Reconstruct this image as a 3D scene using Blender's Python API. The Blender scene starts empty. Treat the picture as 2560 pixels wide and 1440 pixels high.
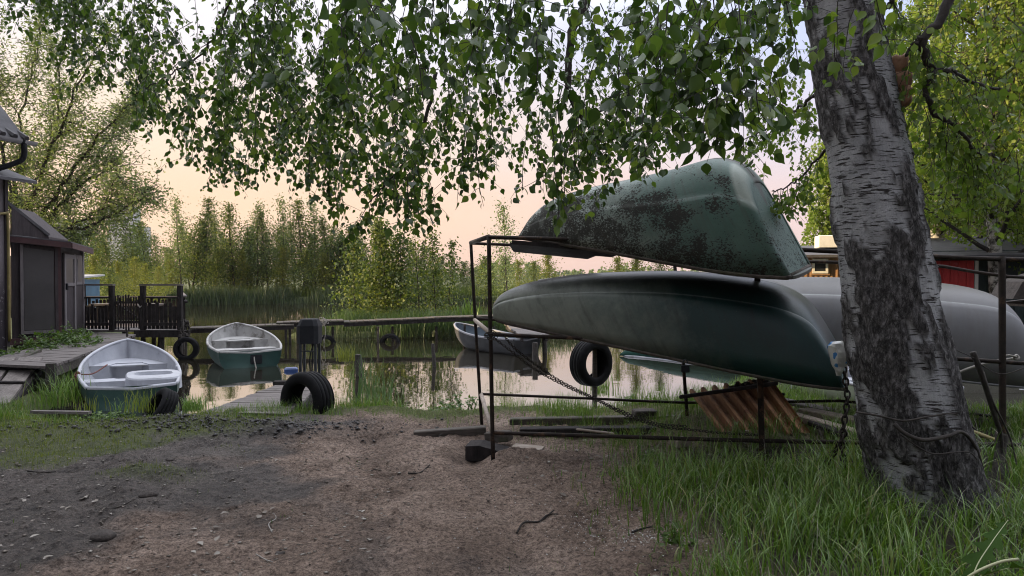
import bpy, math, random
import numpy as np
from mathutils import Vector, Matrix
PI = math.pi
R = math.radians
SC = bpy.context.scene
COL = SC.collection

# ------------------------------------------------------------------ camera
F = 1707.0                      # focal length in photo pixels (2560 wide)
CAMZ = 1.65
PITCH = R(1.007)
cam_d = bpy.data.cameras.new("camera")
cam = bpy.data.objects.new("camera", cam_d)
COL.objects.link(cam)
cam.location = (0, 0, CAMZ)
cam.rotation_euler = (PI / 2 - PITCH, 0, 0)
cam_d.sensor_width = 36.0
cam_d.lens = 36.0 * F / 2560.0
cam_d.clip_start = 0.05
cam_d.clip_end = 6000
SC.camera = cam

# ------------------------------------------------------------------ sky and sun
SUN_AZ, SUN_EL = R(-96), R(11)
world = bpy.data.worlds.new("World")
SC.world = world
world.use_nodes = True
def sky_world():
    nt = world.node_tree
    N, L = nt.nodes, nt.links
    N.clear()
    out = N.new('ShaderNodeOutputWorld'); bg = N.new('ShaderNodeBackground')
    tc = N.new('ShaderNodeTexCoord')
    nrm = N.new('ShaderNodeVectorMath'); nrm.operation = 'NORMALIZE'
    L.new(tc.outputs['Generated'], nrm.inputs[0])
    sep = N.new('ShaderNodeSeparateXYZ'); L.new(nrm.outputs[0], sep.inputs[0])
    def ramp(stops):
        r = N.new('ShaderNodeValToRGB'); e = r.color_ramp.elements
        while len(e) < len(stops): e.new(0.5)
        for i, (p, c) in enumerate(stops):
            e[i].position = p; e[i].color = (*c, 1)
        r.color_ramp.interpolation = 'EASE'
        L.new(sep.outputs['Z'], r.inputs[0]); return r
    near_sun = ramp(SKY_LEFT)
    away = ramp(SKY_RIGHT)
    # azimuth towards the low sun on the left
    dot = N.new('ShaderNodeVectorMath'); dot.operation = 'DOT_PRODUCT'
    dot.inputs[1].default_value = (math.sin(R(-55)), math.cos(R(-55)), 0)
    L.new(nrm.outputs[0], dot.inputs[0])
    mr = N.new('ShaderNodeMapRange'); mr.interpolation_type = 'SMOOTHSTEP'
    mr.inputs['From Min'].default_value = 0.05; mr.inputs['From Max'].default_value = 0.92
    L.new(dot.outputs['Value'], mr.inputs['Value'])
    mix = N.new('ShaderNodeMix'); mix.data_type = 'RGBA'
    L.new(mr.outputs[0], mix.inputs['Factor'])
    L.new(away.outputs[0], mix.inputs['A']); L.new(near_sun.outputs[0], mix.inputs['B'])
    sky = N.new('ShaderNodeTexSky'); sky.sky_type = 'NISHITA'; sky.sun_disc = False
    sky.sun_elevation = SUN_EL; sky.sun_rotation = SUN_AZ
    sky.dust_density = 3.0
    sc = N.new('ShaderNodeVectorMath'); sc.operation = 'SCALE'; sc.inputs['Scale'].default_value = 0.012
    L.new(sky.outputs[0], sc.inputs[0])
    add = N.new('ShaderNodeVectorMath'); add.operation = 'ADD'
    L.new(mix.outputs['Result'], add.inputs[0]); L.new(sc.outputs[0], add.inputs[1])
    # the sky behind the viewer, away from the evening glow, is darker
    back = N.new('ShaderNodeMapRange'); back.interpolation_type = 'SMOOTHSTEP'
    back.inputs['From Min'].default_value = -.5; back.inputs['From Max'].default_value = .5; back.inputs['To Min'].default_value = .30; back.inputs['To Max'].default_value = 1.0
    L.new(sep.outputs['Y'], back.inputs['Value'])
    sb = N.new('ShaderNodeVectorMath'); sb.operation = 'SCALE'; L.new(add.outputs[0], sb.inputs[0]); L.new(back.outputs[0], sb.inputs['Scale'])
    L.new(sb.outputs[0], bg.inputs['Color'])
    bg.inputs['Strength'].default_value = 1.0
    L.new(bg.outputs[0], out.inputs[0])
SKY_LEFT = [(0.0, (.52, .345, .26)), (.09, (.555, .375, .255)), (.20, (.55, .43, .335)), (.32, (.53, .50, .52)), (.48, (.95, .97, 1.03)), (1.0, (2.0, 2.06, 2.25))]
SKY_RIGHT = [(0.0, (.44, .32, .32)), (.09, (.455, .345, .35)), (.20, (.41, .385, .46)), (.32, (.335, .375, .53)), (.48, (.80, .86, 1.0)), (1.0, (2.0, 2.06, 2.25))]
sky_world()
sun_d = bpy.data.lights.new("sun", 'SUN'); sun = bpy.data.objects.new("sun", sun_d); COL.objects.link(sun)
sun_d.energy = 5.0; sun_d.angle = R(0.8); sun_d.color = (1.0, .74, .42)
_s = Vector((math.sin(SUN_AZ) * math.cos(SUN_EL), math.cos(SUN_AZ) * math.cos(SUN_EL), math.sin(SUN_EL)))
sun.rotation_euler = _s.to_track_quat('Z', 'Y').to_euler()
SC.view_settings.view_transform = 'Standard'
SC.view_settings.look = 'None'
SC.view_settings.exposure = 0.92
SC.view_settings.gamma = 1.0
SC.cycles.max_bounces = 8
SC.cycles.transparent_max_bounces = 8
SC.cycles.use_denoising = True
SC.cycles.filter_width = 1.05

# ------------------------------------------------------------------ point helpers
_c, _sn = math.cos(PITCH), math.sin(PITCH)
FWD = np.array([0, _c, -_sn]); UP = np.array([0, _sn, _c]); CAMP = np.array([0, 0, CAMZ])
def P(px, py, D):
    return CAMP + D * (FWD + np.array([1, 0, 0]) * ((px - 1280) / F) + UP * (-(py - 720) / F))
def G(px, py, z):
    r = FWD + np.array([1, 0, 0]) * ((px - 1280) / F) + UP * (-(py - 720) / F)
    return CAMP + r * ((z - CAMZ) / r[2])
def project(p):
    p = np.asarray(p, float) - CAMP
    d = p @ FWD
    d = np.where(np.abs(d) < 1e-6, 1e-6, d)
    return 1280 + F * p[..., 0] / d, 720 - F * (p @ UP) / d, d

# ------------------------------------------------------------------ noise
_perm = np.random.RandomState(7).permutation(65536)
def _hash(i, j, k=0):
    return _perm[(_perm[(_perm[i & 65535] + j) & 65535] + k) & 65535] / 65535.0
def vnoise(x, y, z=None):
    x = np.asarray(x, float); y = np.asarray(y, float)
    xi = np.floor(x).astype(int); yi = np.floor(y).astype(int)
    fx = x - xi; fy = y - yi
    fx = fx * fx * (3 - 2 * fx); fy = fy * fy * (3 - 2 * fy)
    def lay(k):
        a = _hash(xi, yi, k); b = _hash(xi + 1, yi, k); c = _hash(xi, yi + 1, k); d = _hash(xi + 1, yi + 1, k)
        return (a * (1 - fx) + b * fx) * (1 - fy) + (c * (1 - fx) + d * fx) * fy
    if z is None:
        return lay(0) * 2 - 1
    z = np.asarray(z, float); zi = np.floor(z).astype(int); fz = z - zi; fz = fz * fz * (3 - 2 * fz)
    return (lay(zi) * (1 - fz) + lay(zi + 1) * fz) * 2 - 1
def fbm(x, y, o=4, lac=2.03, g=.5):
    s = 0; a = 1
    for i in range(o):
        s = s + a * vnoise(x + 17.3 * i, y - 9.1 * i); a *= g; x = x * lac; y = y * lac
    return s
def sstep(a, b, x):
    t = np.clip((np.asarray(x, float) - a) / (b - a), 0, 1); return t * t * (3 - 2 * t)

# ------------------------------------------------------------------ materials
def new_mat(name):
    m = bpy.data.materials.new(name); m.use_nodes = True
    nt = m.node_tree; nt.nodes.clear()
    return m, nt.nodes, nt.links
def ramp_node(N, stops, interp='LINEAR'):
    r = N.new('ShaderNodeValToRGB'); e = r.color_ramp.elements
    while len(e) < len(stops): e.new(0.5)
    for i, (p, c) in enumerate(stops):
        e[i].position = p; e[i].color = (c, c, c, 1) if isinstance(c, (int, float)) else (*c, 1)
    r.color_ramp.interpolation = interp
    return r
def noise_node(N, L, vec, scale, detail=6, rough=.6, stretch=None, rot=None):
    if stretch or rot:
        mp = N.new('ShaderNodeMapping')
        if stretch: mp.inputs['Scale'].default_value = stretch
        if rot: mp.inputs['Rotation'].default_value = rot
        L.new(vec, mp.inputs[0]); vec = mp.outputs[0]
    n = N.new('ShaderNodeTexNoise'); n.inputs['Scale'].default_value = scale
    n.inputs['Detail'].default_value = detail; n.inputs['Roughness'].default_value = rough
    L.new(vec, n.inputs['Vector']); return n
def mixc(N, L, fac, a, b, mode='MIX'):
    m = N.new('ShaderNodeMix'); m.data_type = 'RGBA'; m.blend_type = mode
    for sock, v in (('Factor', fac), ('A', a), ('B', b)):
        s = m.inputs[sock]
        if hasattr(v, 'is_output') or hasattr(v, 'links'): L.new(v, s)
        elif isinstance(v, (int, float)): s.default_value = v
        else: s.default_value = (*v, 1)
    return m.outputs['Result']
def bump(N, L, h, strength, dist=.01, prev=None):
    b = N.new('ShaderNodeBump'); b.inputs['Strength'].default_value = strength; b.inputs['Distance'].default_value = dist
    L.new(h, b.inputs['Height'])
    if prev is not None: L.new(prev, b.inputs['Normal'])
    return b.outputs[0]
def mottled(name, c1, c2, scale=6, rough=.75, bstr=.4, bscale=60, stretch=None, c3=None, t3=.62, s3=3, metal=0, spec=.5, bdist=.008, rough2=None):
    """two-tone noisy surface with bump; c3 = stain colour in patches"""
    m, N, L = new_mat(name)
    out = N.new('ShaderNodeOutputMaterial'); b = N.new('ShaderNodeBsdfPrincipled'); L.new(b.outputs[0], out.inputs[0])
    tc = N.new('ShaderNodeTexCoord')
    n = noise_node(N, L, tc.outputs['Object'], scale, 8, .65, stretch)
    r = ramp_node(N, [(.32, c1), (.68, c2)]); L.new(n.outputs[0], r.inputs[0])
    col = r.outputs[0]
    if c3 is not None:
        n3 = noise_node(N, L, tc.outputs['Object'], s3, 9, .7)
        r3 = ramp_node(N, [(t3 - .06, 0.0), (t3 + .05, 1.0)]); L.new(n3.outputs[0], r3.inputs[0])
        col = mixc(N, L, r3.outputs[0], col, c3)
    L.new(col, b.inputs['Base Color'])
    nb = noise_node(N, L, tc.outputs['Object'], bscale, 6, .65, stretch)
    L.new(bump(N, L, nb.outputs[0], bstr, bdist), b.inputs['Normal'])
    if rough2 is not None:
        rr = ramp_node(N, [(.35, rough), (.65, rough2)]); L.new(n.outputs[0], rr.inputs[0]); L.new(rr.outputs[0], b.inputs['Roughness'])
    else: b.inputs['Roughness'].default_value = rough
    b.inputs['Metallic'].default_value = metal; b.inputs['Specular IOR Level'].default_value = spec
    return m
def leaf_mat(name, stops, trans=.35, rough=.5, tcol=(1.25, 1.35, .55), spec=.35):
    m, N, L = new_mat(name)
    out = N.new('ShaderNodeOutputMaterial'); b = N.new('ShaderNodeBsdfPrincipled')
    g = N.new('ShaderNodeNewGeometry')
    r = ramp_node(N, stops); L.new(g.outputs['Random Per Island'], r.inputs[0])
    L.new(r.outputs[0], b.inputs['Base Color']); b.inputs['Roughness'].default_value = rough
    b.inputs['Specular IOR Level'].default_value = spec
    t = N.new('ShaderNodeBsdfTranslucent')
    tcn = mixc(N, L, 1.0, r.outputs[0], tcol, 'MULTIPLY'); L.new(tcn, t.inputs['Color'])
    mx = N.new('ShaderNodeMixShader'); mx.inputs[0].default_value = trans
    L.new(b.outputs[0], mx.inputs[1]); L.new(t.outputs[0], mx.inputs[2]); L.new(mx.outputs[0], out.inputs[0])
    return m

MAT = {}
def mats():
    M = MAT
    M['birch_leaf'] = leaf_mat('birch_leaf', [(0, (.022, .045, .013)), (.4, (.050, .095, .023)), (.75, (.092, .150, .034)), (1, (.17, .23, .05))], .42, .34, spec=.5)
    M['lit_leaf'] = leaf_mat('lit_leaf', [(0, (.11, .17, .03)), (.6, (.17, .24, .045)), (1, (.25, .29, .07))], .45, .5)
    M['willow_leaf'] = leaf_mat('willow_leaf', [(0, (.075, .105, .05)), (.6, (.13, .17, .08)), (1, (.20, .24, .12))], .42, .5)
    M['young_leaf'] = leaf_mat('young_leaf', [(0, (.040, .064, .018)), (.5, (.078, .118, .028)), (.85, (.13, .17, .036)), (1, (.21, .23, .05))], .36, .55, (1.2, 1.2, .6))
    M['alder_leaf'] = leaf_mat('alder_leaf', [(0, (.026, .048, .014)), (.6, (.048, .082, .022)), (1, (.09, .125, .03))], .32, .5)
    M['yellow_leaf'] = leaf_mat('yellow_leaf', [(0, (.09, .105, .022)), (.6, (.145, .16, .034)), (1, (.22, .22, .05))], .42, .55)
    M['grass'] = leaf_mat('grass', [(0, (.06, .12, .018)), (.45, (.10, .185, .028)), (.8, (.16, .25, .045)), (.93, (.17, .20, .07)), (1, (.30, .27, .14))], .30, .34, spec=.6)
    M['moss_grass'] = leaf_mat('moss_grass', [(0, (.10, .13, .02)), (.6, (.15, .19, .03)), (1, (.22, .23, .06))], .3, .6)
    M['reed'] = leaf_mat('reed', [(0, (.05, .09, .035)), (.6, (.075, .125, .05)), (1, (.11, .16, .07))], .3, .5)
    M['dark_reed'] = leaf_mat('dark_reed', [(0, (.025, .04, .018)), (.7, (.045, .065, .03)), (1, (.08, .10, .05))], .25, .6)
    M['weed'] = leaf_mat('weed', [(0, (.05, .095, .02)), (1, (.10, .16, .035))], .35, .5)
    M['weed_dark'] = leaf_mat('weed_dark', [(0, (.030, .060, .014)), (1, (.04, .075, .018))], .25, .9, spec=.05)
    M['matt_green'] = mottled('matt_green', (.006, .026, .020), (.010, .040, .031), 5, .85, .2, 60, spec=.15)
    M['old_wood'] = mottled('old_wood', (.075, .064, .060), (.19, .165, .155), 5, .85, .6, 30, (1, 9, 9), (.06, .055, .045), .62, 2.2)
    M['old_wood_y'] = mottled('old_wood_y', (.11, .095, .085), (.25, .22, .205), 5, .85, .6, 30, (9, 1, 9), (.06, .055, .045), .62, 2.2)
    M['dark_wood'] = mottled('dark_wood', (.014, .012, .012), (.040, .034, .033), 6, .85, .5, 30, (3, 3, 1), spec=.2)
    M['rotten_wood'] = mottled('rotten_wood', (.04, .034, .028), (.12, .10, .085), 5, .9, .7, 25, (1, 7, 7), (.05, .06, .03), .6, 4)
    M['pale_wood'] = mottled('pale_wood', (.20, .16, .125), (.36, .30, .25), 5, .8, .5, 28, (1, 9, 9), (.10, .08, .065), .64, 3)
    M['bark_dark'] = mottled('bark_dark', (.018, .015, .013), (.055, .046, .04), 14, .9, .8, 50)
    M['rust'] = mottled('rust', (.011, .008, .006), (.034, .022, .016), 18, .72, .5, 120, None, (.10, .055, .032), .62, 9, metal=.25, spec=.4)
    M['chain'] = mottled('chain', (.018, .015, .013), (.05, .04, .034), 40, .6, .3, 150, metal=.6)
    M['rubber'] = mottled('rubber', (.005, .005, .006), (.012, .012, .013), 12, .75, .25, 90, None, (.045, .042, .038), .70, 5, spec=.12)
    M['paint_green'] = mottled('paint_green', (.007, .032, .027), (.013, .052, .043), 5, .6, .2, 60, None, (.03, .045, .035), .62, 4)
    M['white_fibreglass'] = mottled('white_fibreglass', (.33, .34, .38), (.44, .45, .49), 3.5, .45, .15, 70, None, (.20, .20, .20), .64, 2.6)
    M['dirty_white'] = mottled('dirty_white', (.28, .275, .265), (.44, .43, .42), 4, .55, .25, 60, None, (.13, .12, .105), .58, 3.2)
    M['grey_paint'] = mottled('grey_paint', (.20, .20, .22), (.27, .27, .30), 3.5, .5, .2, 60, None, (.13, .12, .11), .64, 3.5)
    M['blue_grey_paint'] = mottled('blue_grey_paint', (.09, .12, .15), (.15, .185, .22), 3, .5, .2, 50)
    M['black_plastic'] = mottled('black_plastic', (.007, .008, .010), (.014, .015, .019), 6, .62, .15, 60, spec=.2)
    M['dark_steel'] = mottled('dark_steel', (.018, .022, .024), (.04, .046, .048), 8, .55, .2, 80, metal=.4)
    M['orange_sheet'] = mottled('orange_sheet', (.20, .10, .050), (.32, .17, .083), 4, .8, .4, 40, (3, 3, .7), (.13, .055, .03), .60, 6)
    M['rope'] = mottled('rope', (.22, .20, .18), (.36, .34, .31), 30, .9, .6, 120)
    M['fungus'] = mottled('fungus', (.20, .105, .060), (.34, .195, .12), 10, .85, .5, 50, None, (.42, .30, .2), .6, 12)
    M['soil'] = mottled('soil', (.035, .029, .026), (.085, .07, .062), 14, .95, .9, 60, bdist=.02)
    M['mud'] = mottled('mud', (.016, .014, .014), (.05, .045, .044), 30, .6, .8, 90)
    M['chips'] = mottled('chips', (.55, .54, .52), (.75, .74, .72), 20, .8, .2, 60)
    M['dry_leaf'] = leaf_mat('dry_leaf', [(0, (.10, .085, .07)), (.5, (.20, .17, .14)), (1, (.38, .35, .31))], .15, .7, (1, 1, 1))
    M['concrete'] = mottled('concrete', (.30, .30, .31), (.40, .40, .41), 5, .9, .3, 40)
    M['glass_dark'] = mottled('glass_dark', (.02, .022, .026), (.035, .038, .042), 2, .12, .02, 20)
mats()

def sheet_glass():
    m, N, L = new_mat('dusty_pane')
    out = N.new('ShaderNodeOutputMaterial'); b = N.new('ShaderNodeBsdfPrincipled'); L.new(b.outputs[0], out.inputs[0])
    tc = N.new('ShaderNodeTexCoord')
    n = noise_node(N, L, tc.outputs['Object'], 1.6, 6, .6)
    r = ramp_node(N, [(.3, (.050, .046, .048)), (.7, (.085, .078, .080))]); L.new(n.outputs[0], r.inputs[0])
    L.new(r.outputs[0], b.inputs['Base Color']); b.inputs['Roughness'].default_value = .38
    return m
MAT['dusty_pane'] = sheet_glass()

def hull_mat(name, base1, base2, worn, mold, mold_t, bow_wear_glare, keel_dark, gun_bias=.0, rough=.5, seam=None, bumpy=.3, corner=None, bow_mold=0.):
    """painted hull: UV.x runs stern to bow, UV.y keel to gunwale; worn paint, mould and dirt patches, plus sky glare painted at the bow"""
    m, N, L = new_mat(name)
    out = N.new('ShaderNodeOutputMaterial'); b = N.new('ShaderNodeBsdfPrincipled'); L.new(b.outputs[0], out.inputs[0])
    tc = N.new('ShaderNodeTexCoord'); obj = tc.outputs['Object']
    sep = N.new('ShaderNodeSeparateXYZ'); L.new(tc.outputs['UV'], sep.inputs[0])
    n = noise_node(N, L, obj, 3.2, 7, .62)
    r = ramp_node(N, [(.3, base1), (.7, base2)]); L.new(n.outputs[0], r.inputs[0]); col = r.outputs[0]
    # worn, chalky paint towards the bow, with painted-in sky glare on hull_upper
    def math2(op, a, bb):
        q = N.new('ShaderNodeMath'); q.operation = op
        for i, v in enumerate((a, bb)):
            if isinstance(v, (int, float)): q.inputs[i].default_value = v
            else: L.new(v, q.inputs[i])
        return q.outputs[0]
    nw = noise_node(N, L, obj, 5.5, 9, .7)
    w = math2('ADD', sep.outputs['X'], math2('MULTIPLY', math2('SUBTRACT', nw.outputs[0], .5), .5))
    rw = ramp_node(N, [(bow_wear_glare[0], 0.0), (bow_wear_glare[1], bow_wear_glare[2])]); L.new(w, rw.inputs[0])
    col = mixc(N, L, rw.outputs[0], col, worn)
    # dirt band along the keel
    kd = math2('ADD', sep.outputs['Y'], math2('MULTIPLY', math2('SUBTRACT', nw.outputs[0], .5), .35))
    rk = ramp_node(N, [(keel_dark[0], keel_dark[2]), (keel_dark[1], 0.0)]); L.new(kd, rk.inputs[0])
    col = mixc(N, L, rk.outputs[0], col, keel_dark[3])
    if seam is not None:        # pale line along the strake
        rl = ramp_node(N, [(seam[0] - .012, 0.0), (seam[0], seam[1]), (seam[0] + .014, 0.0)]); L.new(sep.outputs['Y'], rl.inputs[0])
        fade = math2('MULTIPLY', rl.outputs[0], math2('MULTIPLY', nw.outputs[0], math2('ADD', sep.outputs['X'], .35)))
        col = mixc(N, L, fade, col, (.42, .45, .43))
    # flaking / mould
    n1 = noise_node(N, L, obj, 3.6, 6, .65); n2 = noise_node(N, L, obj, 58, 9, .72, (1, 1, 1.6))
    f = math2('ADD', math2('MULTIPLY', n1.outputs[0], .55), math2('MULTIPLY', n2.outputs[0], .55))
    f = math2('ADD', f, math2('MULTIPLY', sep.outputs['Y'], gun_bias))
    if bow_mold: f = math2('ADD', f, math2('MULTIPLY', math2('SUBTRACT', sep.outputs['X'], .5), bow_mold))
    rm = ramp_node(N, [(mold_t - .006, 0.0), (mold_t + .012, .92)]); L.new(f, rm.inputs[0])
    col = mixc(N, L, rm.outputs[0], col, mold)
    # rain streaks running down the sides
    nst = noise_node(N, L, tc.outputs['UV'], 1.0, 6, .65, (46, 2.2, 1)); rst = ramp_node(N, [(.50, 0.0), (.72, .5)]); L.new(nst.outputs[0], rst.inputs[0])
    col = mixc(N, L, rst.outputs[0], col, keel_dark[3])
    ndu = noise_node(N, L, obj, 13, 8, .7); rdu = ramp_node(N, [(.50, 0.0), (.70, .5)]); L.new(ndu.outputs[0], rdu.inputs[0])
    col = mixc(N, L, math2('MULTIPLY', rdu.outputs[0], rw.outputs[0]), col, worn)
    # fine scratches
    ns = noise_node(N, L, obj, 60, 3, .5, (1, 1, 6))
    rs = ramp_node(N, [(.70, 0.0), (.76, .35)]); L.new(ns.outputs[0], rs.inputs[0])
    col = mixc(N, L, rs.outputs[0], col, worn)
    if corner is not None:      # paint rubbed pale on the stern corner
        rc = ramp_node(N, [(corner[0], 0.0), (corner[0] + .012, .8), (corner[1] - .012, .8), (corner[1], 0.0)]); L.new(sep.outputs['X'], rc.inputs[0])
        ry = ramp_node(N, [(.06, 0.0), (.14, 1.0), (.60, 1.0), (.68, 0.0)]); L.new(sep.outputs['Y'], ry.inputs[0])
        col = mixc(N, L, math2('MULTIPLY', rc.outputs[0], math2('MULTIPLY', ry.outputs[0], math2('ADD', nw.outputs[0], .35))), col, worn)
    L.new(col, b.inputs['Base Color'])
    rr = ramp_node(N, [(0, rough), (1, .92)]); L.new(rm.outputs[0], rr.inputs[0]); L.new(rr.outputs[0], b.inputs['Roughness'])
    hgt = math2('ADD', math2('MULTIPLY', rm.outputs[0], -.7), math2('MULTIPLY', n2.outputs[0], .6))
    L.new(bump(N, L, hgt, bumpy, .01), b.inputs['Normal'])
    return m
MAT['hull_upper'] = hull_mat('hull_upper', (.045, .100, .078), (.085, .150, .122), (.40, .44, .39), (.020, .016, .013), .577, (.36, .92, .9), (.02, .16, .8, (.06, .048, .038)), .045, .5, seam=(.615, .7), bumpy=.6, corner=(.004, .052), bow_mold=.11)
MAT['hull_mid'] = hull_mat('hull_mid', (.006, .028, .029), (.011, .043, .042), (.235, .25, .205), (.02, .02, .018), .68, (.44, .95, .85), (.16, .54, .88, (.020, .018, .016)), -.02, .42, seam=(.515, 1.0), bumpy=.15)
MAT['hull_grey'] = hull_mat('hull_grey', (.112, .111, .117), (.148, .147, .154), (.19, .19, .19), (.06, .055, .05), .74, (.6, 1.3, .4), (.22, .50, .85, (.105, .098, .09)), 0, .5, seam=(.44, 1.6), bumpy=.12)

def birch_bark():
    m, N, L = new_mat('birch_bark')
    out = N.new('ShaderNodeOutputMaterial'); b = N.new('ShaderNodeBsdfPrincipled'); L.new(b.outputs[0], out.inputs[0])
    tc = N.new('ShaderNodeTexCoord'); uv = tc.outputs['UV']; obj = tc.outputs['Object']
    sep = N.new('ShaderNodeSeparateXYZ'); L.new(obj, sep.inputs[0])
    at = N.new('ShaderNodeAttribute'); at.attribute_name = 'rough_bark'
    nv = noise_node(N, L, obj, 7, 6, .6)
    white = ramp_node(N, [(.3, (.25, .252, .26)), (.7, (.48, .482, .49))]); L.new(nv.outputs[0], white.inputs[0])
    col = white.outputs[0]
    # horizontal lenticels
    nl = noise_node(N, L, obj, 9, 4, .6, (1, 1, 9), (0, R(-7), 0))
    rl = ramp_node(N, [(.55, 0.0), (.60, 1.0)]); L.new(nl.outputs[0], rl.inputs[0])
    col = mixc(N, L, rl.outputs[0], col, (.035, .030, .028))
    nl2 = noise_node(N, L, obj, 22, 4, .6, (1, 1, 7), (0, R(-7), 0))
    rl2 = ramp_node(N, [(.60, 0.0), (.65, .85)]); L.new(nl2.outputs[0], rl2.inputs[0])
    col = mixc(N, L, rl2.outputs[0], col, (.055, .05, .046))
    # rough dark bark plates
    nd = noise_node(N, L, obj, 42, 9, .72, (1, 1, .45))
    nk = noise_node(N, L, obj, 15, 6, .65, (1, 1, .5)); crk = ramp_node(N, [(.455, 0.0), (.495, .8), (.53, 0.0)]); L.new(nk.outputs[0], crk.inputs[0])
    dark = ramp_node(N, [(.34, (.018, .017, .017)), (.5, (.085, .080, .079)), (.66, (.25, .24, .24))]); L.new(nd.outputs[0], dark.inputs[0])
    dk = mixc(N, L, crk.outputs[0], dark.outputs[0], (.008, .007, .007))
    col = mixc(N, L, at.outputs['Fac'], col, dk)
    L.new(col, b.inputs['Base Color']); b.inputs['Roughness'].default_value = .85
    b.inputs['Specular IOR Level'].default_value = .25
    n0 = bump(N, L, crk.outputs[0], -.8, .03)
    n1 = bump(N, L, nd.outputs[0], 1.0, .025, n0)
    n2 = bump(N, L, rl.outputs[0], -.3, .006, n1)
    L.new(n2, b.inputs['Normal'])
    return m
MAT['birch_bark'] = birch_bark()
MAT['far_birch_bark'] = mottled('far_birch_bark', (.36, .34, .32), (.52, .50, .47), 9, .85, .4, 40, (1, 1, 5), (.04, .035, .03), .52, 5)

def ground_mat():
    m, N, L = new_mat('trodden_earth')
    out = N.new('ShaderNodeOutputMaterial'); b = N.new('ShaderNodeBsdfPrincipled'); L.new(b.outputs[0], out.inputs[0])
    g = N.new('ShaderNodeNewGeometry'); pos = g.outputs['Position']
    n = noise_node(N, L, pos, 2.2, 9, .68)
    nf = noise_node(N, L, pos, 34, 8, .72)
    nc = noise_node(N, L, pos, 150, 4, .7)
    at = N.new('ShaderNodeAttribute'); at.attribute_name = 'wet'
    ag = N.new('ShaderNodeAttribute'); ag.attribute_name = 'green'
    dry = ramp_node(N, [(.30, (.16, .112, .086)), (.5, (.36, .270, .215)), (.68, (.56, .435, .36))]); L.new(n.outputs[0], dry.inputs[0])
    wet = ramp_node(N, [(.3, (.040, .034, .031)), (.7, (.135, .116, .106))]); L.new(n.outputs[0], wet.inputs[0])
    col = mixc(N, L, at.outputs['Fac'], dry.outputs[0], wet.outputs[0])
    rf = ramp_node(N, [(.38, (.30, .27, .26)), (.52, (.9, .88, .86)), (.66, (1.3, 1.27, 1.25))]); L.new(nf.outputs[0], rf.inputs[0])
    ap = N.new('ShaderNodeAttribute'); ap.attribute_name = 'pale'
    col = mixc(N, L, ap.outputs['Fac'], col, (.48, .36, .29))
    col = mixc(N, L, .95, col, rf.outputs[0], 'MULTIPLY')
    rc = ramp_node(N, [(.60, 0.0), (.68, 1.0)]); L.new(nc.outputs[0], rc.inputs[0])
    col = mixc(N, L, mixc(N, L, 1.0, rc.outputs[0], (.45, .45, .45), 'MULTIPLY'), col, (.40, .37, .34))
    nm = noise_node(N, L, pos, 75, 6, .75); rmm = ramp_node(N, [(.36, (.35, .33, .32)), (.5, (.95, .95, .95)), (.66, (1.35, 1.33, 1.3))]); L.new(nm.outputs[0], rmm.inputs[0]); col = mixc(N, L, .8, col, rmm.outputs[0], 'MULTIPLY')
    rdk = ramp_node(N, [(.33, 1.0), (.40, 0.0)]); L.new(nc.outputs[0], rdk.inputs[0])
    col = mixc(N, L, rdk.outputs[0], col, (.03, .026, .024))
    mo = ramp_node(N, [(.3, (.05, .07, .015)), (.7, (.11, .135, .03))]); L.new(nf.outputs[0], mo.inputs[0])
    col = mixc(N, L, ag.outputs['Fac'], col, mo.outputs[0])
    ah = N.new('ShaderNodeAttribute'); ah.attribute_name = 'grass_shade'
    col = mixc(N, L, ah.outputs['Fac'], col, (.030, .024, .018))  # soil under the tall grass painted dark as shade between the blades
    L.new(col, b.inputs['Base Color'])
    rr = ramp_node(N, [(0, .95), (1, .55)]); L.new(at.outputs['Fac'], rr.inputs[0]); L.new(rr.outputs[0], b.inputs['Roughness'])
    b.inputs['Specular IOR Level'].default_value = .35
    n1 = bump(N, L, nm.outputs[0], .9, .025, bump(N, L, nf.outputs[0], 1.0, .05)); n2 = bump(N, L, nc.outputs[0], .8, .012, n1)
    L.new(n2, b.inputs['Normal'])
    return m
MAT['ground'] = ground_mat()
MAT['shore'] = mottled('shore', (.045, .055, .02), (.10, .12, .035), 3, .95, .5, 12)
MAT['lake_bed'] = mottled('lake_bed', (.012, .010, .007), (.025, .02, .014), 2, .95, .2, 12)
def water_mat():
    m, N, L = new_mat('water')
    out = N.new('ShaderNodeOutputMaterial'); b = N.new('ShaderNodeBsdfPrincipled'); L.new(b.outputs[0], out.inputs[0])
    b.inputs['Base Color'].default_value = (.020, .017, .011, 1)
    b.inputs['Roughness'].default_value = .025
    b.inputs['IOR'].default_value = 6.0; b.inputs['Specular IOR Level'].default_value = .6
    g = N.new('ShaderNodeNewGeometry')
    n = noise_node(N, L, g.outputs['Position'], 1.6, 3, .5)
    n2 = noise_node(N, L, g.outputs['Position'], 9, 2, .5)
    a = N.new('ShaderNodeMath'); a.operation = 'MULTIPLY_ADD'; a.inputs[1].default_value = .12
    L.new(n2.outputs[0], a.inputs[0]); L.new(n.outputs[0], a.inputs[2])
    L.new(bump(N, L, a.outputs[0], .045, .06), b.inputs['Normal'])
    return m
MAT['water'] = water_mat()

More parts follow.
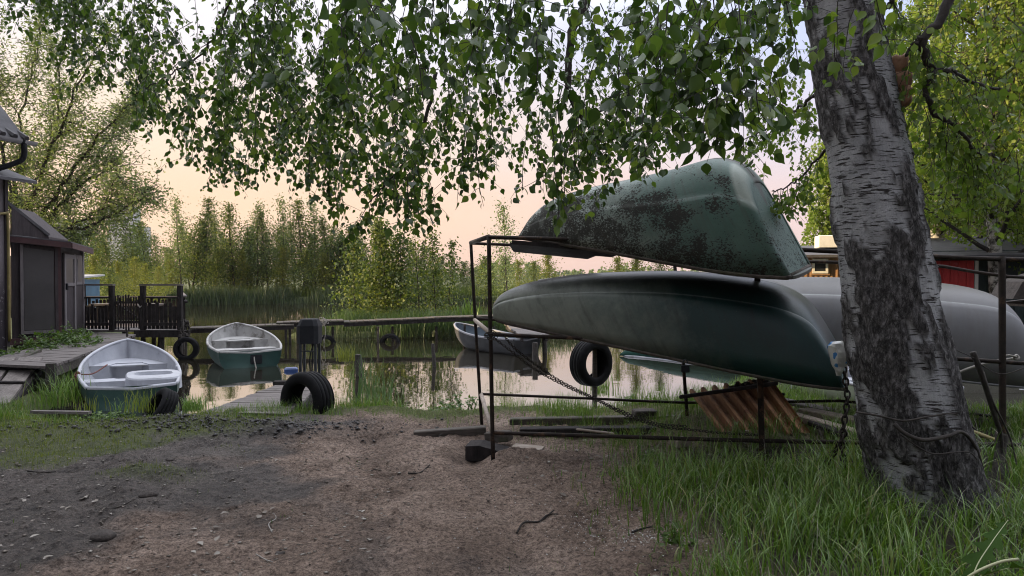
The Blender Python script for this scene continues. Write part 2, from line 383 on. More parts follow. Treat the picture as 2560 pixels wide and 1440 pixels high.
# ------------------------------------------------------------------ object helpers
ORG = {}
def tag(o, label=None, cat=None, group=None, kind=None):
    if label: o['label'] = label
    if cat: o['category'] = cat
    if group: o['group'] = group
    if kind: o['kind'] = kind
    return o
def thing(name, label, cat, loc, group=None):
    o = bpy.data.objects.new(name, None); COL.objects.link(o)
    o.location = [float(v) for v in loc]; o.empty_display_size = .1
    ORG[o.name] = np.array(loc, float)
    return tag(o, label, cat, group)
def build(name, verts, faces, mat, parent=None, smooth=False, origin=None, uvs=None, attrs=None, label=None):
    verts = np.asarray(verts, float).reshape(-1, 3)
    if parent is not None: off = ORG[parent.name]
    elif origin is not None: off = np.asarray(origin, float)
    else:
        lo, hi = verts.min(0), verts.max(0); off = np.array([(lo[0] + hi[0]) / 2, (lo[1] + hi[1]) / 2, lo[2]])
    me = bpy.data.meshes.new(name)
    v = verts - off
    if isinstance(faces, np.ndarray):
        k = faces.shape[1]; nf = len(faces)
        me.vertices.add(len(v)); me.vertices.foreach_set('co', v.astype(np.float32).ravel())
        me.loops.add(nf * k); me.loops.foreach_set('vertex_index', faces.astype(np.int32).ravel())
        me.polygons.add(nf); me.polygons.foreach_set('loop_start', np.arange(0, nf * k, k, dtype=np.int32))
        me.update(calc_edges=True)
    else:
        me.from_pydata(v.tolist(), [], [tuple(int(i) for i in f) for f in faces])
    if uvs is not None:
        uvl = me.uv_layers.new(name='UVMap'); li = np.zeros(len(me.loops), np.int32); me.loops.foreach_get('vertex_index', li)
        uvl.data.foreach_set('uv', np.asarray(uvs, np.float32)[li].ravel())
    for k, a in (attrs or {}).items():
        at = me.attributes.new(k, 'FLOAT', 'POINT'); at.data.foreach_set('value', np.asarray(a, np.float32))
    if smooth: me.polygons.foreach_set('use_smooth', np.ones(len(me.polygons), bool))
    if isinstance(mat, str): mat = MAT[mat]
    me.materials.append(mat); me.update()
    o = bpy.data.objects.new(name, me); COL.objects.link(o)
    if parent is not None: o.parent = parent
    else: o.location = off
    ORG[o.name] = off
    if label: o['label'] = label
    return o
def rotz(a): c, s = math.cos(a), math.sin(a); return np.array([[c, -s, 0], [s, c, 0], [0, 0, 1.]])
def rotx(a): c, s = math.cos(a), math.sin(a); return np.array([[1., 0, 0], [0, c, -s], [0, s, c]])
def roty(a): c, s = math.cos(a), math.sin(a); return np.array([[c, 0, s], [0, 1., 0], [-s, 0, c]])
def unit(v): v = np.asarray(v, float); return v / (np.linalg.norm(v) + 1e-12)
class MB:
    def __init__(s): s.v = []; s.f = []; s.n = 0
    def add(s, v, f):
        v = np.asarray(v, float).reshape(-1, 3); s.v.append(v)
        s.f += [tuple(int(i) + s.n for i in q) for q in f]; s.n += len(v)
    def box(s, c, size, rot=None, bev=0.0):
        x, y, z = np.asarray(size, float) / 2
        b = min(bev, x * .9, y * .9, z * .9)
        if b <= 0:
            v = np.array([[i, j, k] for i in (-x, x) for j in (-y, y) for k in (-z, z)])
            f = [(0, 1, 3, 2), (4, 6, 7, 5), (0, 4, 5, 1), (2, 3, 7, 6), (0, 2, 6, 4), (1, 5, 7, 3)]
        else:   # chamfered along the vertical edges and the top
            ring = np.array([[-x + b, -y], [x - b, -y], [x, -y + b], [x, y - b], [x - b, y], [-x + b, y], [-x, y - b], [-x, -y + b]])
            r2 = ring * np.array([(x - b) / x, (y - b) / y])
            v = np.vstack([np.c_[r2, np.full(8, -z)], np.c_[ring, np.full(8, -z + b)], np.c_[ring, np.full(8, z - b)], np.c_[r2, np.full(8, z)]])
            f = [tuple(range(7, -1, -1)), tuple(range(24, 32))]
            for r in range(3):
                for i in range(8): f.append((r * 8 + i, r * 8 + (i + 1) % 8, r * 8 + 8 + (i + 1) % 8, r * 8 + 8 + i))
        if rot is not None: v = v @ np.asarray(rot).T
        s.add(v + np.asarray(c, float), f); return s
    def beam(s, p0, p1, w, h, up=(0, 0, 1), bev=0.0):
        p0 = np.asarray(p0, float); p1 = np.asarray(p1, float); d = p1 - p0; L = np.linalg.norm(d); x = d / L
        y = unit(np.cross(up, x)); z = np.cross(x, y)
        s.box((p0 + p1) / 2, (L, w, h), np.array([x, y, z]).T, bev); return s
    def tube(s, pts, rad, n=8, cap=True):
        pts = np.asarray(pts, float); m = len(pts)
        rad = np.full(m, rad, float) if np.isscalar(rad) else np.asarray(rad, float)
        t = np.gradient(pts, axis=0); t /= np.linalg.norm(t, axis=1)[:, None] + 1e-12
        ref = np.array([0, 0, 1.]) if abs(t[0, 2]) < .9 else np.array([1., 0, 0])
        nrm = unit(np.cross(t[0], ref)); V = []
        a = np.arange(n) / n * 2 * PI
        for i in range(m):
            nrm = unit(nrm - t[i] * np.dot(nrm, t[i])); bi = np.cross(t[i], nrm)
            V.append(pts[i] + rad[i] * (np.cos(a)[:, None] * nrm + np.sin(a)[:, None] * bi))
        f = [(i * n + j, i * n + (j + 1) % n, (i + 1) * n + (j + 1) % n, (i + 1) * n + j) for i in range(m - 1) for j in range(n)]
        if cap: f += [tuple(range(n - 1, -1, -1)), tuple(range((m - 1) * n, m * n))]
        s.add(np.vstack(V), f); return s
    def prism(s, poly, h0, h1, frame=None):
        """poly: list of 2d points, extruded from h0 to h1 along the 3rd axis; frame = (origin, X, Y, Z)"""
        p = np.asarray(poly, float); n = len(p)
        v = np.vstack([np.c_[p, np.full(n, h0)], np.c_[p, np.full(n, h1)]])
        if frame is not None: o, X, Y, Z = [np.asarray(q, float) for q in frame]; v = o + v[:, :1] * X + v[:, 1:2] * Y + v[:, 2:] * Z
        f = [tuple(range(n - 1, -1, -1)), tuple(range(n, 2 * n))] + [(i, (i + 1) % n, n + (i + 1) % n, n + i) for i in range(n)]
        s.add(v, f); return s
    def build(s, name, mat, parent=None, smooth=False, **k):
        return build(name, np.vstack(s.v), s.f, mat, parent, smooth, **k)
def dup(o, loc, rz=0., sc=1., label=None, group=None):
    """a copy of a thing with copies of its parts"""
    c = o.copy(); COL.objects.link(c)
    c.location = [float(v) for v in loc]; c.rotation_euler = (0, 0, rz); c.scale = (sc, sc, sc) if np.isscalar(sc) else sc
    if label: c['label'] = label
    if group: c['group'] = group
    for ch in o.children:
        d = ch.copy(); COL.objects.link(d); d.parent = c
        for g in ch.children:
            e = g.copy(); COL.objects.link(e); e.parent = d
    return c
def catmull(pts, n):
    """smooth resampling of control points (any dimension) to n samples"""
    p = np.asarray(pts, float); m = len(p)
    q = np.vstack([2 * p[0] - p[1], p, 2 * p[-1] - p[-2]])
    u = np.linspace(0, m - 1 - 1e-9, n); i = u.astype(int); t = (u - i)[:, None]
    a, b, c, d = q[i], q[i + 1], q[i + 2], q[i + 3]
    return .5 * (2 * b + (c - a) * t + (2 * a - 5 * b + 4 * c - d) * t ** 2 + (3 * b - a - 3 * c + d) * t ** 3)

# ------------------------------------------------------------------ leaves and grass
def leaves_mesh(pos, axis, nrm, length, wid, detail=1):
    """many separate leaves in one mesh. axis: base->tip, nrm: blade normal."""
    pos = np.asarray(pos, float); n = len(pos)
    axis = axis / (np.linalg.norm(axis, axis=1)[:, None] + 1e-9)
    side = np.cross(axis, nrm); side /= np.linalg.norm(side, axis=1)[:, None] + 1e-9
    up = np.cross(side, axis)
    length = np.broadcast_to(np.asarray(length, float), (n,)); wid = np.broadcast_to(np.asarray(wid, float), (n,))
    if detail == 0:
        T = np.array([[0, 0, 0], [.42, .5, .10], [1, 0, -.04], [.42, -.5, .10]])
        Fc = np.array([[0, 1, 2, 3]])
        kind = 4
    elif detail == 1:
        T = np.array([[0, 0, 0], [.30, .47, .10], [.58, .40, .10], [1, 0, -.10], [.58, -.40, .10], [.30, -.47, .10], [.45, 0, -.02]])
        Fc = np.array([[0, 1, 6, 5], [1, 2, 3, 6], [6, 3, 4, 5]])
        kind = 4
    else:
        T = np.array([[0, 0, 0], [.07, .20, .05], [.22, .45, .12], [.42, .50, .12], [.62, .36, .09], [.82, .14, .0], [1, 0, -.12],
                      [.82, -.14, .0], [.62, -.36, .09], [.42, -.50, .12], [.22, -.45, .12], [.07, -.20, .05], [.22, 0, 0], [.42, 0, .0], [.62, 0, -.02]])
        Fc = np.array([[0, 1, 2, 12], [0, 12, 10, 11], [12, 2, 3, 13], [12, 13, 9, 10], [13, 3, 4, 14], [13, 14, 8, 9], [14, 4, 5, 6], [14, 6, 7, 8]])
        kind = 4
    V = (pos[:, None, :] + axis[:, None, :] * (T[None, :, :1] * length[:, None, None])
         + side[:, None, :] * (T[None, :, 1:2] * wid[:, None, None]) + up[:, None, :] * (T[None, :, 2:] * wid[:, None, None]))
    k = len(T)
    Fa = (Fc[None] + (np.arange(n) * k)[:, None, None]).reshape(-1, kind)
    return V.reshape(-1, 3), Fa
def rand_dirs(rng, n):
    v = rng.normal(size=(n, 3)); return v / np.linalg.norm(v, axis=1)[:, None]
def blades_mesh(rng, base, h, w, bend, lean=None, seg=4):
    """curved grass blades; base (n,3)"""
    n = len(base); az = rng.uniform(0, 2 * PI, n)
    d = np.c_[np.cos(az), np.sin(az), np.zeros(n)]
    if lean is not None: d = d + lean; d /= np.linalg.norm(d, axis=1)[:, None] + 1e-9
    fa = az + rng.uniform(-.6, .6, n) + PI / 2; s = np.c_[np.cos(fa), np.sin(fa), np.zeros(n)]
    h = np.broadcast_to(np.asarray(h, float), (n,)); w = np.broadcast_to(np.asarray(w, float), (n,)); bend = np.broadcast_to(np.asarray(bend, float), (n,))
    t0 = rng.uniform(.02, .25, n)
    rows = []
    p = base.copy(); ang = t0.copy()
    for k in range(seg + 1):
        t = k / seg
        wk = w * (1 - t ** 1.6) * (.75 + .5 * min(1, t * 3) * .5) * .5
        rows.append(p - s * wk[:, None]); rows.append(p + s * wk[:, None])
        ang = t0 + bend * (t ** 1.5)
        p = p + (d * np.sin(ang)[:, None] + np.array([0, 0, 1.]) * np.cos(ang)[:, None]) * (h / seg)[:, None]
    V = np.stack(rows, 1); k2 = 2 * (seg + 1)
    f = np.array([[2 * i, 2 * i + 1, 2 * i + 3, 2 * i + 2] for i in range(seg)])
    Fa = (f[None] + (np.arange(n) * k2)[:, None, None]).reshape(-1, 4)
    return V.reshape(-1, 3), Fa

# ------------------------------------------------------------------ terrain and water
def shore_right(y): return np.where(y < 12, 2.0 + .6 * (y - 8), 4.4 + .25 * (y - 12))
def shore_left(y): return -6.25 - .5 * (y - 9.3)
def bank_d(x, y):
    d1 = 8.15 + .22 * vnoise(x * 1.1, x * 0 + 3.3) + .10 * vnoise(x * 3.7, x * 0 + 8.1) - y
    d1 = d1 - .75 * sstep(-3.1, -3.7, x) * sstep(-6.6, -6.0, x)          # the little slip the near boat lies in
    d2 = np.where(y > 7.0, (x - shore_right(y)) * .8, -9)
    d3 = np.where(y > 7.0, np.where(y < 22, (shore_left(y) - x) * .8, -9), -9)
    return np.maximum(np.maximum(d1, d2), d3)
def pale_track(x, y):
    s = 0 * x
    for pts in ([(1085, 1150), (1110, 1175), (1140, 1215), (1158, 1262)], [(1165, 1178), (1222, 1214), (1246, 1240), (1292, 1284), (1330, 1330)], [(985, 1300), (1010, 1340), (1000, 1400)]):
        q = [G(px, py, .1) for px, py in pts]
        for p0, p1 in zip(q[:-1], q[1:]):
            dx, dy = p1[0] - p0[0], p1[1] - p0[1]; t = np.clip(((x - p0[0]) * dx + (y - p0[1]) * dy) / (dx * dx + dy * dy), 0, 1)
            d = np.hypot(x - p0[0] - t * dx, y - p0[1] - t * dy); s = np.maximum(s, np.exp(-(d / .06) ** 2))
    return s * (.65 + .35 * vnoise(x * 6, y * 6))
def ground_h(x, y, fine=True):
    x = np.asarray(x, float); y = np.asarray(y, float)
    d = bank_d(x, y)
    h = sstep(-.9, .25, d) * .62 - .50
    land = sstep(-.3, .5, d)
    h = h + .17 * sstep(.7, 2.3, x) * sstep(9.0, 6.4, y) * land
    h = h + .12 * sstep(6.0, 12, x) + .22 * sstep(-7.0, -8.5, x) * sstep(8, 10, y) * land
    h = h + .05 * sstep(-2.2, -3.6, x) * sstep(7.2, 6.2, y) * land
    h = h + .022 * fbm(x * 1.1 + 5, y * 1.1, 3) * land
    if fine:
        r = fbm(x * 5.1, y * 5.1 + 3, 4, 2.1, .58)
        h = h + .013 * r * land * (1 + .7 * sstep(-.3, -1.6, x))
        h = h + .015 * np.abs(fbm(x * 15, y * 15, 3, 2.1, .6)) * land * (.35 + .9 * sstep(-.25, .45, fbm(x * 1.9 + 30, y * 1.9, 3)))
        # wheel ruts running up from the bank
        for a, b, wd, dp in ((-.50, .13, .10, .035), (-.15, -.16, .09, .04), (-1.75, .30, .16, .05), (.25, -.22, .07, .03)):
            xx = a + b * (y - 5) + .06 * vnoise(y * 1.3, y * 0 + a * 7)
            h = h - dp * np.exp(-((x - xx) / wd) ** 2) * sstep(7.4, 6.4, y) * (0.6 + .6 * vnoise(x * 2, y * 2.5))
        h = h + .028 * pale_track(x, y)
        # mound of spoil by the rack post, clods of dark earth by the boat
        h = h + .075 * np.exp(-(((x - .10) / .26) ** 2 + ((y - 5.72) / .2) ** 2)) * (1 + .5 * vnoise(x * 12, y * 12))
        cl = np.exp(-(((x + 3.0) / 1.15) ** 2 + ((y - 6.75) / .34) ** 2))
        h = h + cl * (.05 + .06 * np.abs(fbm(x * 7, y * 7, 3)))
    return h
def make_ground():
    xs = np.unique(np.concatenate([np.linspace(-40, -6.4, 34), np.arange(-6.4, 4.6, .024), np.linspace(4.6, 40, 40)]))
    ys = np.unique(np.concatenate([np.linspace(-12, 2.6, 16), np.arange(2.6, 9.0, .024), np.linspace(9, 60, 60)]))
    X, Y = np.meshgrid(xs, ys); Z = ground_h(X, Y)
    nx, ny = len(xs), len(ys)
    idx = np.arange(nx * ny).reshape(ny, nx)
    f = np.stack([idx[:-1, :-1], idx[:-1, 1:], idx[1:, 1:], idx[1:, :-1]], -1).reshape(-1, 4)
    x, y, z = X.ravel(), Y.ravel(), Z.ravel()
    n1 = fbm(x * 1.4, y * 1.4 + 9, 4)
    wet = sstep(-.15, .35, (-x - 1.75) * .6 + .35 * n1) * .9
    wet = np.maximum(wet, np.exp(-(((x + 3.0) / 1.3) ** 2 + ((y - 6.75) / .42) ** 2)))
    wet = np.maximum(wet, .45 * sstep(.1, .5, .5 * n1 - .1 + .3 * sstep(1.3, 2.4, x)))
    d = bank_d(x, y)
    gr = sstep(.72, .25, d + .3 * n1) * .9
    lg = sstep(-.05, .35, n1 * .6 + .55 * sstep(-2.5, -4.2, x - (y - 6.2) * .7) - .12 + .2 * sstep(5.2, 6.5, y)) * sstep(-2.1, -3.0, x) * sstep(4.9, 5.4, y)
    gr = np.maximum(gr, lg * .8)
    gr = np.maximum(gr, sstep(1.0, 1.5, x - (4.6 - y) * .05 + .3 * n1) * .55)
    gr = np.maximum(gr, sstep(4.2, 5.2, x)); gr = np.maximum(gr, sstep(-7, -8, x))
    o = build('ground', np.c_[x, y, z], f, 'ground', None, True, origin=(0, 0, 0), attrs={'wet': wet, 'green': gr, 'grass_shade': .9 * np.maximum(sstep(1.05, 1.7, x - (4.6 - y) * .05 + .25 * n1) * sstep(5.9, 5.3, y), sstep(3.0, 3.6, x) * sstep(13, 12, y)), 'pale': np.clip(pale_track(x, y), 0, 1) * .8})
    tag(o, 'trodden reddish brown earth in front of the boat rack', 'ground', None, 'structure')
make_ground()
def sheet(name, poly, z, mat, label, kind='structure', cat=None):
    v = np.c_[np.asarray(poly, float), np.full(len(poly), z)]
    o = build(name, v, [tuple(range(len(poly)))], mat, None, False, origin=(0, 0, 0))
    return tag(o, label, cat or name.replace('_', ' '), None, kind)
sheet('lake_bed', [(-3000, -1500), (3000, -1500), (3000, 4500), (-3000, 4500)], -.9, 'lake_bed', 'dark muddy bed under the shallow water')
sheet('water', [(-40, 5), (40, 5), (80, 400), (-160, 400), (-160, 60)], 0.0, 'water', 'still dark water mirroring sky and trees')
def land_sheet(name, outline, z0, mat, label, skirt=1.1, jit=.25):
    p = np.asarray(outline, float); n = len(p)
    q = []
    for i in range(n):
        a, b = p[i], p[(i + 1) % n]; L = np.linalg.norm(b - a); k = int(min(40, max(1, L / .9)))
        for j in range(k): q.append(a + (b - a) * j / k)
    q = np.array(q); ctr = q.mean(0)
    q = q + np.c_[vnoise(q[:, 0] * .8, q[:, 1] * .8), vnoise(q[:, 0] * .8 + 50, q[:, 1] * .8)] * jit
    m = len(q); d = q - ctr; d /= np.linalg.norm(d, axis=1)[:, None]
    inner = q - d * skirt * .6; outer = q + d * skirt
    V = np.vstack([np.c_[outer, np.full(m, -.6)], np.c_[q, np.full(m, .02)], np.c_[inner, np.full(m, z0)]])
    f = [(r * m + i, r * m + (i + 1) % m, (r + 1) * m + (i + 1) % m, (r + 1) * m + i) for r in range(2) for i in range(m)]
    f.append(tuple(range(2 * m, 3 * m)))
    o = build(name, V, f, mat, None, False, origin=(0, 0, 0)); return tag(o, label, name.replace('_', ' '), None, 'structure')
land_sheet('far_shore', [(-120, 34), (-24, 36), (-14, 42), (0, 43.5), (6, 47), (9, 62), (14, 120), (40, 200), (300, 260), (2600, 600), (2600, 4000), (-2600, 4000), (-2600, 400)], .32, 'shore', 'low grassy far bank across the water')
land_sheet('island', [(-5.9, 18.6), (-3.0, 18.2), (-1.1, 18.9), (1.5, 19.0), (4.5, 20.5), (4.2, 23.0), (1.0, 23.6), (-2, 22.2), (-4.6, 20.6)], .14, 'shore', 'small grassy islet behind the long walkway', .5, .3)

# ------------------------------------------------------------------ overturned boats on the rack
def loft_boat(name, label, cat, stations, roll, mat, ns=15, nst=44, n_sec=3.0, seam=.60, group=None, gun_mat='rotten_wood', transom_mat=None, lip=0, keel_r=.012, gun_r=.017):
    S = np.asarray(stations, float)           # u, Kx, Ky, Gx, Gy, GD, halfbeam
    Gp = np.array([P(s[3], s[4], s[5]) for s in S])
    ax = Gp[-1] - Gp[0]; ax[2] = 0; ax = unit(ax)
    away = unit(np.array([ax[1], -ax[0], 0])); away = away if away[1] > 0 else -away
    o_v = -away * math.cos(R(roll)) - np.array([0, 0, 1.]) * math.sin(R(roll))
    d_v = unit(np.cross(o_v, ax)); d_v = d_v if d_v[2] < 0 else -d_v
    Kp = np.array([P(s[1], s[2], s[5] + s[6] * away[1]) for s in S])
    C = catmull(np.c_[S[:, :1], Kp, Gp], nst); u = np.clip(C[:, 0], 0, 1); K = C[:, 1:4]; Gn = C[:, 4:7]
    ss = np.unique(np.r_[np.linspace(0, 1, ns), seam, seam + .012])
    th = ss * PI / 2
    def half(i, sg):
        v = Gn[i] - K[i]; a, b, c = v @ o_v, v @ d_v, v @ ax
        nn = n_sec - (n_sec - 2.1) * max(0, (u[i] - .55) / .45)
        hh = 1 - np.cos(th) ** (2 / nn); hh[-1] = 1
        off = np.where(ss > seam + .006, .011, 0.)
        return K[i] + (np.sin(th) ** (2 / nn) * a + off)[:, None] * o_v * sg + hh[:, None] * b * d_v + (hh ** 1.1)[:, None] * c * ax
    rows, uv = [], []
    for i in range(nst):
        n_, f_ = half(i, 1), half(i, -1)
        rows.append(np.vstack([f_[::-1], n_[1:]])); uv.append(np.c_[np.full(2 * len(ss) - 1, u[i]), np.r_[ss[::-1], ss[1:]]])
    rows = np.array(rows); m = rows.shape[1]; V = rows.reshape(-1, 3)
    f = [(i * m + j, i * m + j + 1, (i + 1) * m + j + 1, (i + 1) * m + j) for i in range(nst - 1) for j in range(m - 1)]
    base = V.mean(0).copy(); base[2] = V[:, 2].min()
    t = thing(name, label, cat, base, group)
    hull = build('hull', V, f, mat, t, True, uvs=np.vstack(uv))
    sm = hull.modifiers.new('thick', 'SOLIDIFY'); sm.thickness = .014; sm.offset = -1
    # transom board closing the stern
    ring = rows[0]; cen = ring.mean(0)
    kk = 5; TV, TU = [], []
    for q in range(kk):
        w = q / kk; TV.append(ring * (1 - w) + cen * w); TU.append(np.c_[np.zeros(m), np.r_[ss[::-1], ss[1:]]])
    TV = np.vstack(TV + [cen[None]]); TU = np.vstack(TU + [np.array([[0, .6]])])
    tf = [(q * m + j, q * m + (j + 1) % m, (q + 1) * m + (j + 1) % m, (q + 1) * m + j) for q in range(kk - 1) for j in range(m)]
    tf += [((kk - 1) * m + j, (kk - 1) * m + (j + 1) % m, kk * m) for j in range(m)]
    tr = build('transom', TV, tf, transom_mat or mat, t, False, uvs=TU)
    sm = tr.modifiers.new('thick', 'SOLIDIFY'); sm.thickness = .016; sm.offset = 0
    g = MB(); g.tube(np.vstack([rows[:, 0], rows[::-1, -1][1:]]) + d_v * .004, gun_r, 7)
    g.tube([rows[0, 0], (rows[0, 0] + rows[0, -1]) / 2 + d_v * .004, rows[0, -1]], gun_r * .95, 7)
    g.build('gunwale', gun_mat, t, True)
    k = MB(); k.tube(K[2:-1] - d_v * .004, keel_r, 6); k.build('keel', mat, t, True)
    if lip:
        p, q = rows[0, -1], rows[0, 0]; e = -ax * lip; m9 = MB(); a9 = np.linspace(0, PI, 12)
        edge = [p + (q - p) * (1 - math.cos(z)) / 2 + e * math.sin(z) ** .6 for z in a9]
        V9 = np.vstack([edge, [v + d_v * .022 for v in edge]]); m9.add(V9, [tuple(range(12)), tuple(range(23, 11, -1))] + [(i, i + 12, (i + 1) % 12 + 12, (i + 1) % 12) for i in range(12)]); m9.build('stern_lip', mat, t)
    return t
UPPER = [(0, 1890, 458, 1974, 690, 4.56, .34), (.02, 1868, 428, 1966, 691, 4.54, .42), (.05, 1838, 408, 1945, 690, 4.58, .48), (.12, 1785, 402, 1880, 686, 4.68, .55), (.3, 1690, 428, 1775, 673, 4.84, .58), (.5, 1580, 453, 1650, 651, 5.08, .56),
         (.7, 1470, 476, 1525, 628, 5.36, .46), (.85, 1388, 503, 1410, 609, 5.62, .30), (.95, 1338, 540, 1340, 598, 5.78, .14), (1, 1303, 588, 1302, 593, 5.88, .02)]
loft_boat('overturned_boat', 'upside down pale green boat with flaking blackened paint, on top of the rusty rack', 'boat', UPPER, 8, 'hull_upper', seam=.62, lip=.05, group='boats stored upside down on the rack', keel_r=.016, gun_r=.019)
MID = [(0, 2100, 925, 2113, 971, 4.72, .47), (.02, 2078, 862, 2112, 970, 4.73, .48), (.05, 2046, 800, 2106, 969, 4.75, .50), (.09, 2010, 752, 2090, 968, 4.77, .52), (.15, 1960, 722, 2050, 964, 4.80, .54),
       (.25, 1890, 703, 1970, 952, 4.87, .57), (.45, 1740, 685, 1810, 921, 5.06, .58), (.62, 1600, 683, 1660, 889, 5.27, .53), (.78, 1450, 690, 1500, 855, 5.5, .42), (.9, 1335, 708, 1360, 826, 5.72, .27), (.97, 1264, 734, 1268, 806, 5.86, .14), (1, 1239, 760, 1238, 797, 5.92, .06)]
loft_boat('overturned_boat', 'upside down dark green boat with a dusty bow, on the middle shelf of the rack', 'boat', MID, 4, 'hull_mid', seam=.52, group='boats stored upside down on the rack')
GREY = [(0, 2552, 935, 2578, 969, 5.72, .45), (.03, 2537, 880, 2574, 968, 5.73, .47), (.06, 2514, 810, 2560, 966, 5.75, .5), (.09, 2490, 760, 2540, 964, 5.77, .52), (.14, 2440, 727, 2500, 960, 5.8, .55),
        (.25, 2340, 712, 2380, 947, 5.86, .56), (.45, 2150, 701, 2170, 915, 6.0, .55), (.65, 1900, 697, 1900, 880, 6.15, .5), (.85, 1560, 693, 1560, 800, 6.35, .36), (.95, 1400, 697, 1400, 760, 6.5, .2), (1, 1346, 703, 1344, 735, 6.6, .05)]
loft_boat('overturned_boat', 'upside down light grey boat partly hidden behind the birch trunk', 'boat', GREY, 5, 'hull_grey', seam=.45, group='boats stored upside down on the rack', gun_mat='grey_paint', keel_r=.006)
def grey_rope():
    m = MB(); a = [P(2378, 945, 5.80), P(2400, 930, 5.76), P(2440, 915, 5.72), P(2490, 902, 5.68), P(2528, 897, 5.66), P(2541, 893, 5.66)]
    m.tube(catmull(a, 24), .011, 7)
    kn = [P(2541, 893, 5.65) + .018 * np.array([math.cos(t), .4 * math.sin(2 * t), math.sin(t)]) for t in np.linspace(0, 4 * PI, 26)]
    m.tube(kn, .010, 6); m.tube(catmull([P(2541, 892, 5.64), P(2520, 888, 5.62), P(2498, 895, 5.62)], 8), .008, 6)
    tag(m.build('rope', 'rope', None, True), 'pale rope knotted to the stern of the grey boat', 'rope')
grey_rope()

# ------------------------------------------------------------------ boat rack of rusty pipe
def rack():
    fl = lambda z, px: None
    A = lambda px, py, D: P(px, py, D)
    DL, DR = 5.69, 5.0
    def fd(px):      # depth of the front row at image column px
        k = (px - 1280) / F; t = (k * DL + .16) / (3.75 + .69 * k); return DL - .69 * t
    def rd(px):      # rear row
        x0, y0, x1, y1 = -.31, 7.05, 4.6, 6.35; k = (px - 1280) / F
        t = (k * y0 - x0) / ((x1 - x0) - k * (y1 - y0)); return y0 + t * (y1 - y0)
    t = thing('boat_rack', 'rusty pipe rack with two tiers holding the upturned boats', 'boat rack', P(1600, 1120, 5.9))
    def bar(name, pts, r, fr='f', square=False):
        q = [P(x, y, fd(x) if fr == 'f' else (rd(x) if fr == 'r' else e)) for (x, y, *rest) in pts for e in [rest[0] if rest else 0]]
        m = MB()
        if square: m.beam(q[0], q[-1], r * 2, r * 2, (.3, 1, .2), .004)
        else: m.tube(q if len(q) == 2 else catmull(q, 14), r, 10)
        m.build(name, 'rust', t, not square)
    bar('post', [(1222, 590), (1226, 830), (1233, 1165)], .018)
    bar('post', [(1177, 606), (1190, 830), (1205, 1072)], .017, 'r')
    bar('post', [(1686, 655), (1700, 800), (1722, 1098)], .017, 'r')
    bar('post', [(1893, 684), (1905, 1125)], .022, 'f', True)
    bar('post', [(2505, 640), (2506, 900), (2506, 1215)], .024)
    bar('rail', [(1220, 593), (1600, 604), (2035, 626), (2330, 641), (2505, 648), (2720, 652)], .018)
    bar('rail', [(1176, 608), (1420, 620), (1700, 645), (2100, 656), (2330, 663), (2505, 690), (2720, 700)], .016, 'r')
    bar('rail', [(1228, 836), (1440, 845), (1900, 862), (2505, 905), (2720, 915)], .016)
    bar('rail', [(1187, 797), (1420, 806), (1900, 835), (2700, 880)], .016, 'r')
    bar('rail', [(1230, 1082), (1500, 1090), (1900, 1102), (2505, 1112), (2720, 1116)], .016)
    bar('rail', [(1203, 985), (1450, 995), (1750, 1007), (2100, 1002)], .014, 'r')
    bar('rail', [(2100, 1002), (2407, 1033), (2700, 1062)], .014, 'r')
    for y0, y1, nm in ((607, 592, 'cross_rail'), (800, 834, 'cross_rail'), (986, 1078, 'cross_rail')):
        m = MB(); xr = {607: 1177, 800: 1187, 986: 1203}[y0]; xf = {592: 1222, 834: 1227, 1078: 1230}[y1]
        m.tube([P(xr, y0, rd(xr)), P(xf, y1, fd(xf))], .021, 10)
        m.build(nm, 'pale_wood' if y0 != 607 else 'rust', t, True)
    return fd, rd
rack_fd, rack_rd = rack()
def plank(name, label, quad_pts, thick, mat, cat='plank', group=None, parent=None):
    """a board from four corner points of its upper face"""
    q = np.asarray(quad_pts, float); nrm = unit(np.cross(q[1] - q[0], q[3] - q[0])); nrm = nrm if nrm[2] > 0 else -nrm
    V = np.vstack([q, q - nrm * thick]); f = [(0, 1, 2, 3), (7, 6, 5, 4), (0, 4, 5, 1), (1, 5, 6, 2), (2, 6, 7, 3), (3, 7, 4, 0)]
    o = build(name, V, f, mat, parent)
    if parent is None: tag(o, label, cat, group)
    return o
plank('plank', 'dark board lying under the bow of the topmost boat', [P(1280, 600, 5.75), P(1560, 622, 5.45), P(1530, 633, 5.75), P(1280, 612, 6.1)], .035, 'dark_wood')
plank('plank', 'short dark board under the topmost boat on the rear rail', [P(1275, 606, 6.2), P(1500, 628, 6.0), P(1470, 640, 6.3), P(1285, 622, 6.6)], .03, 'dark_wood')

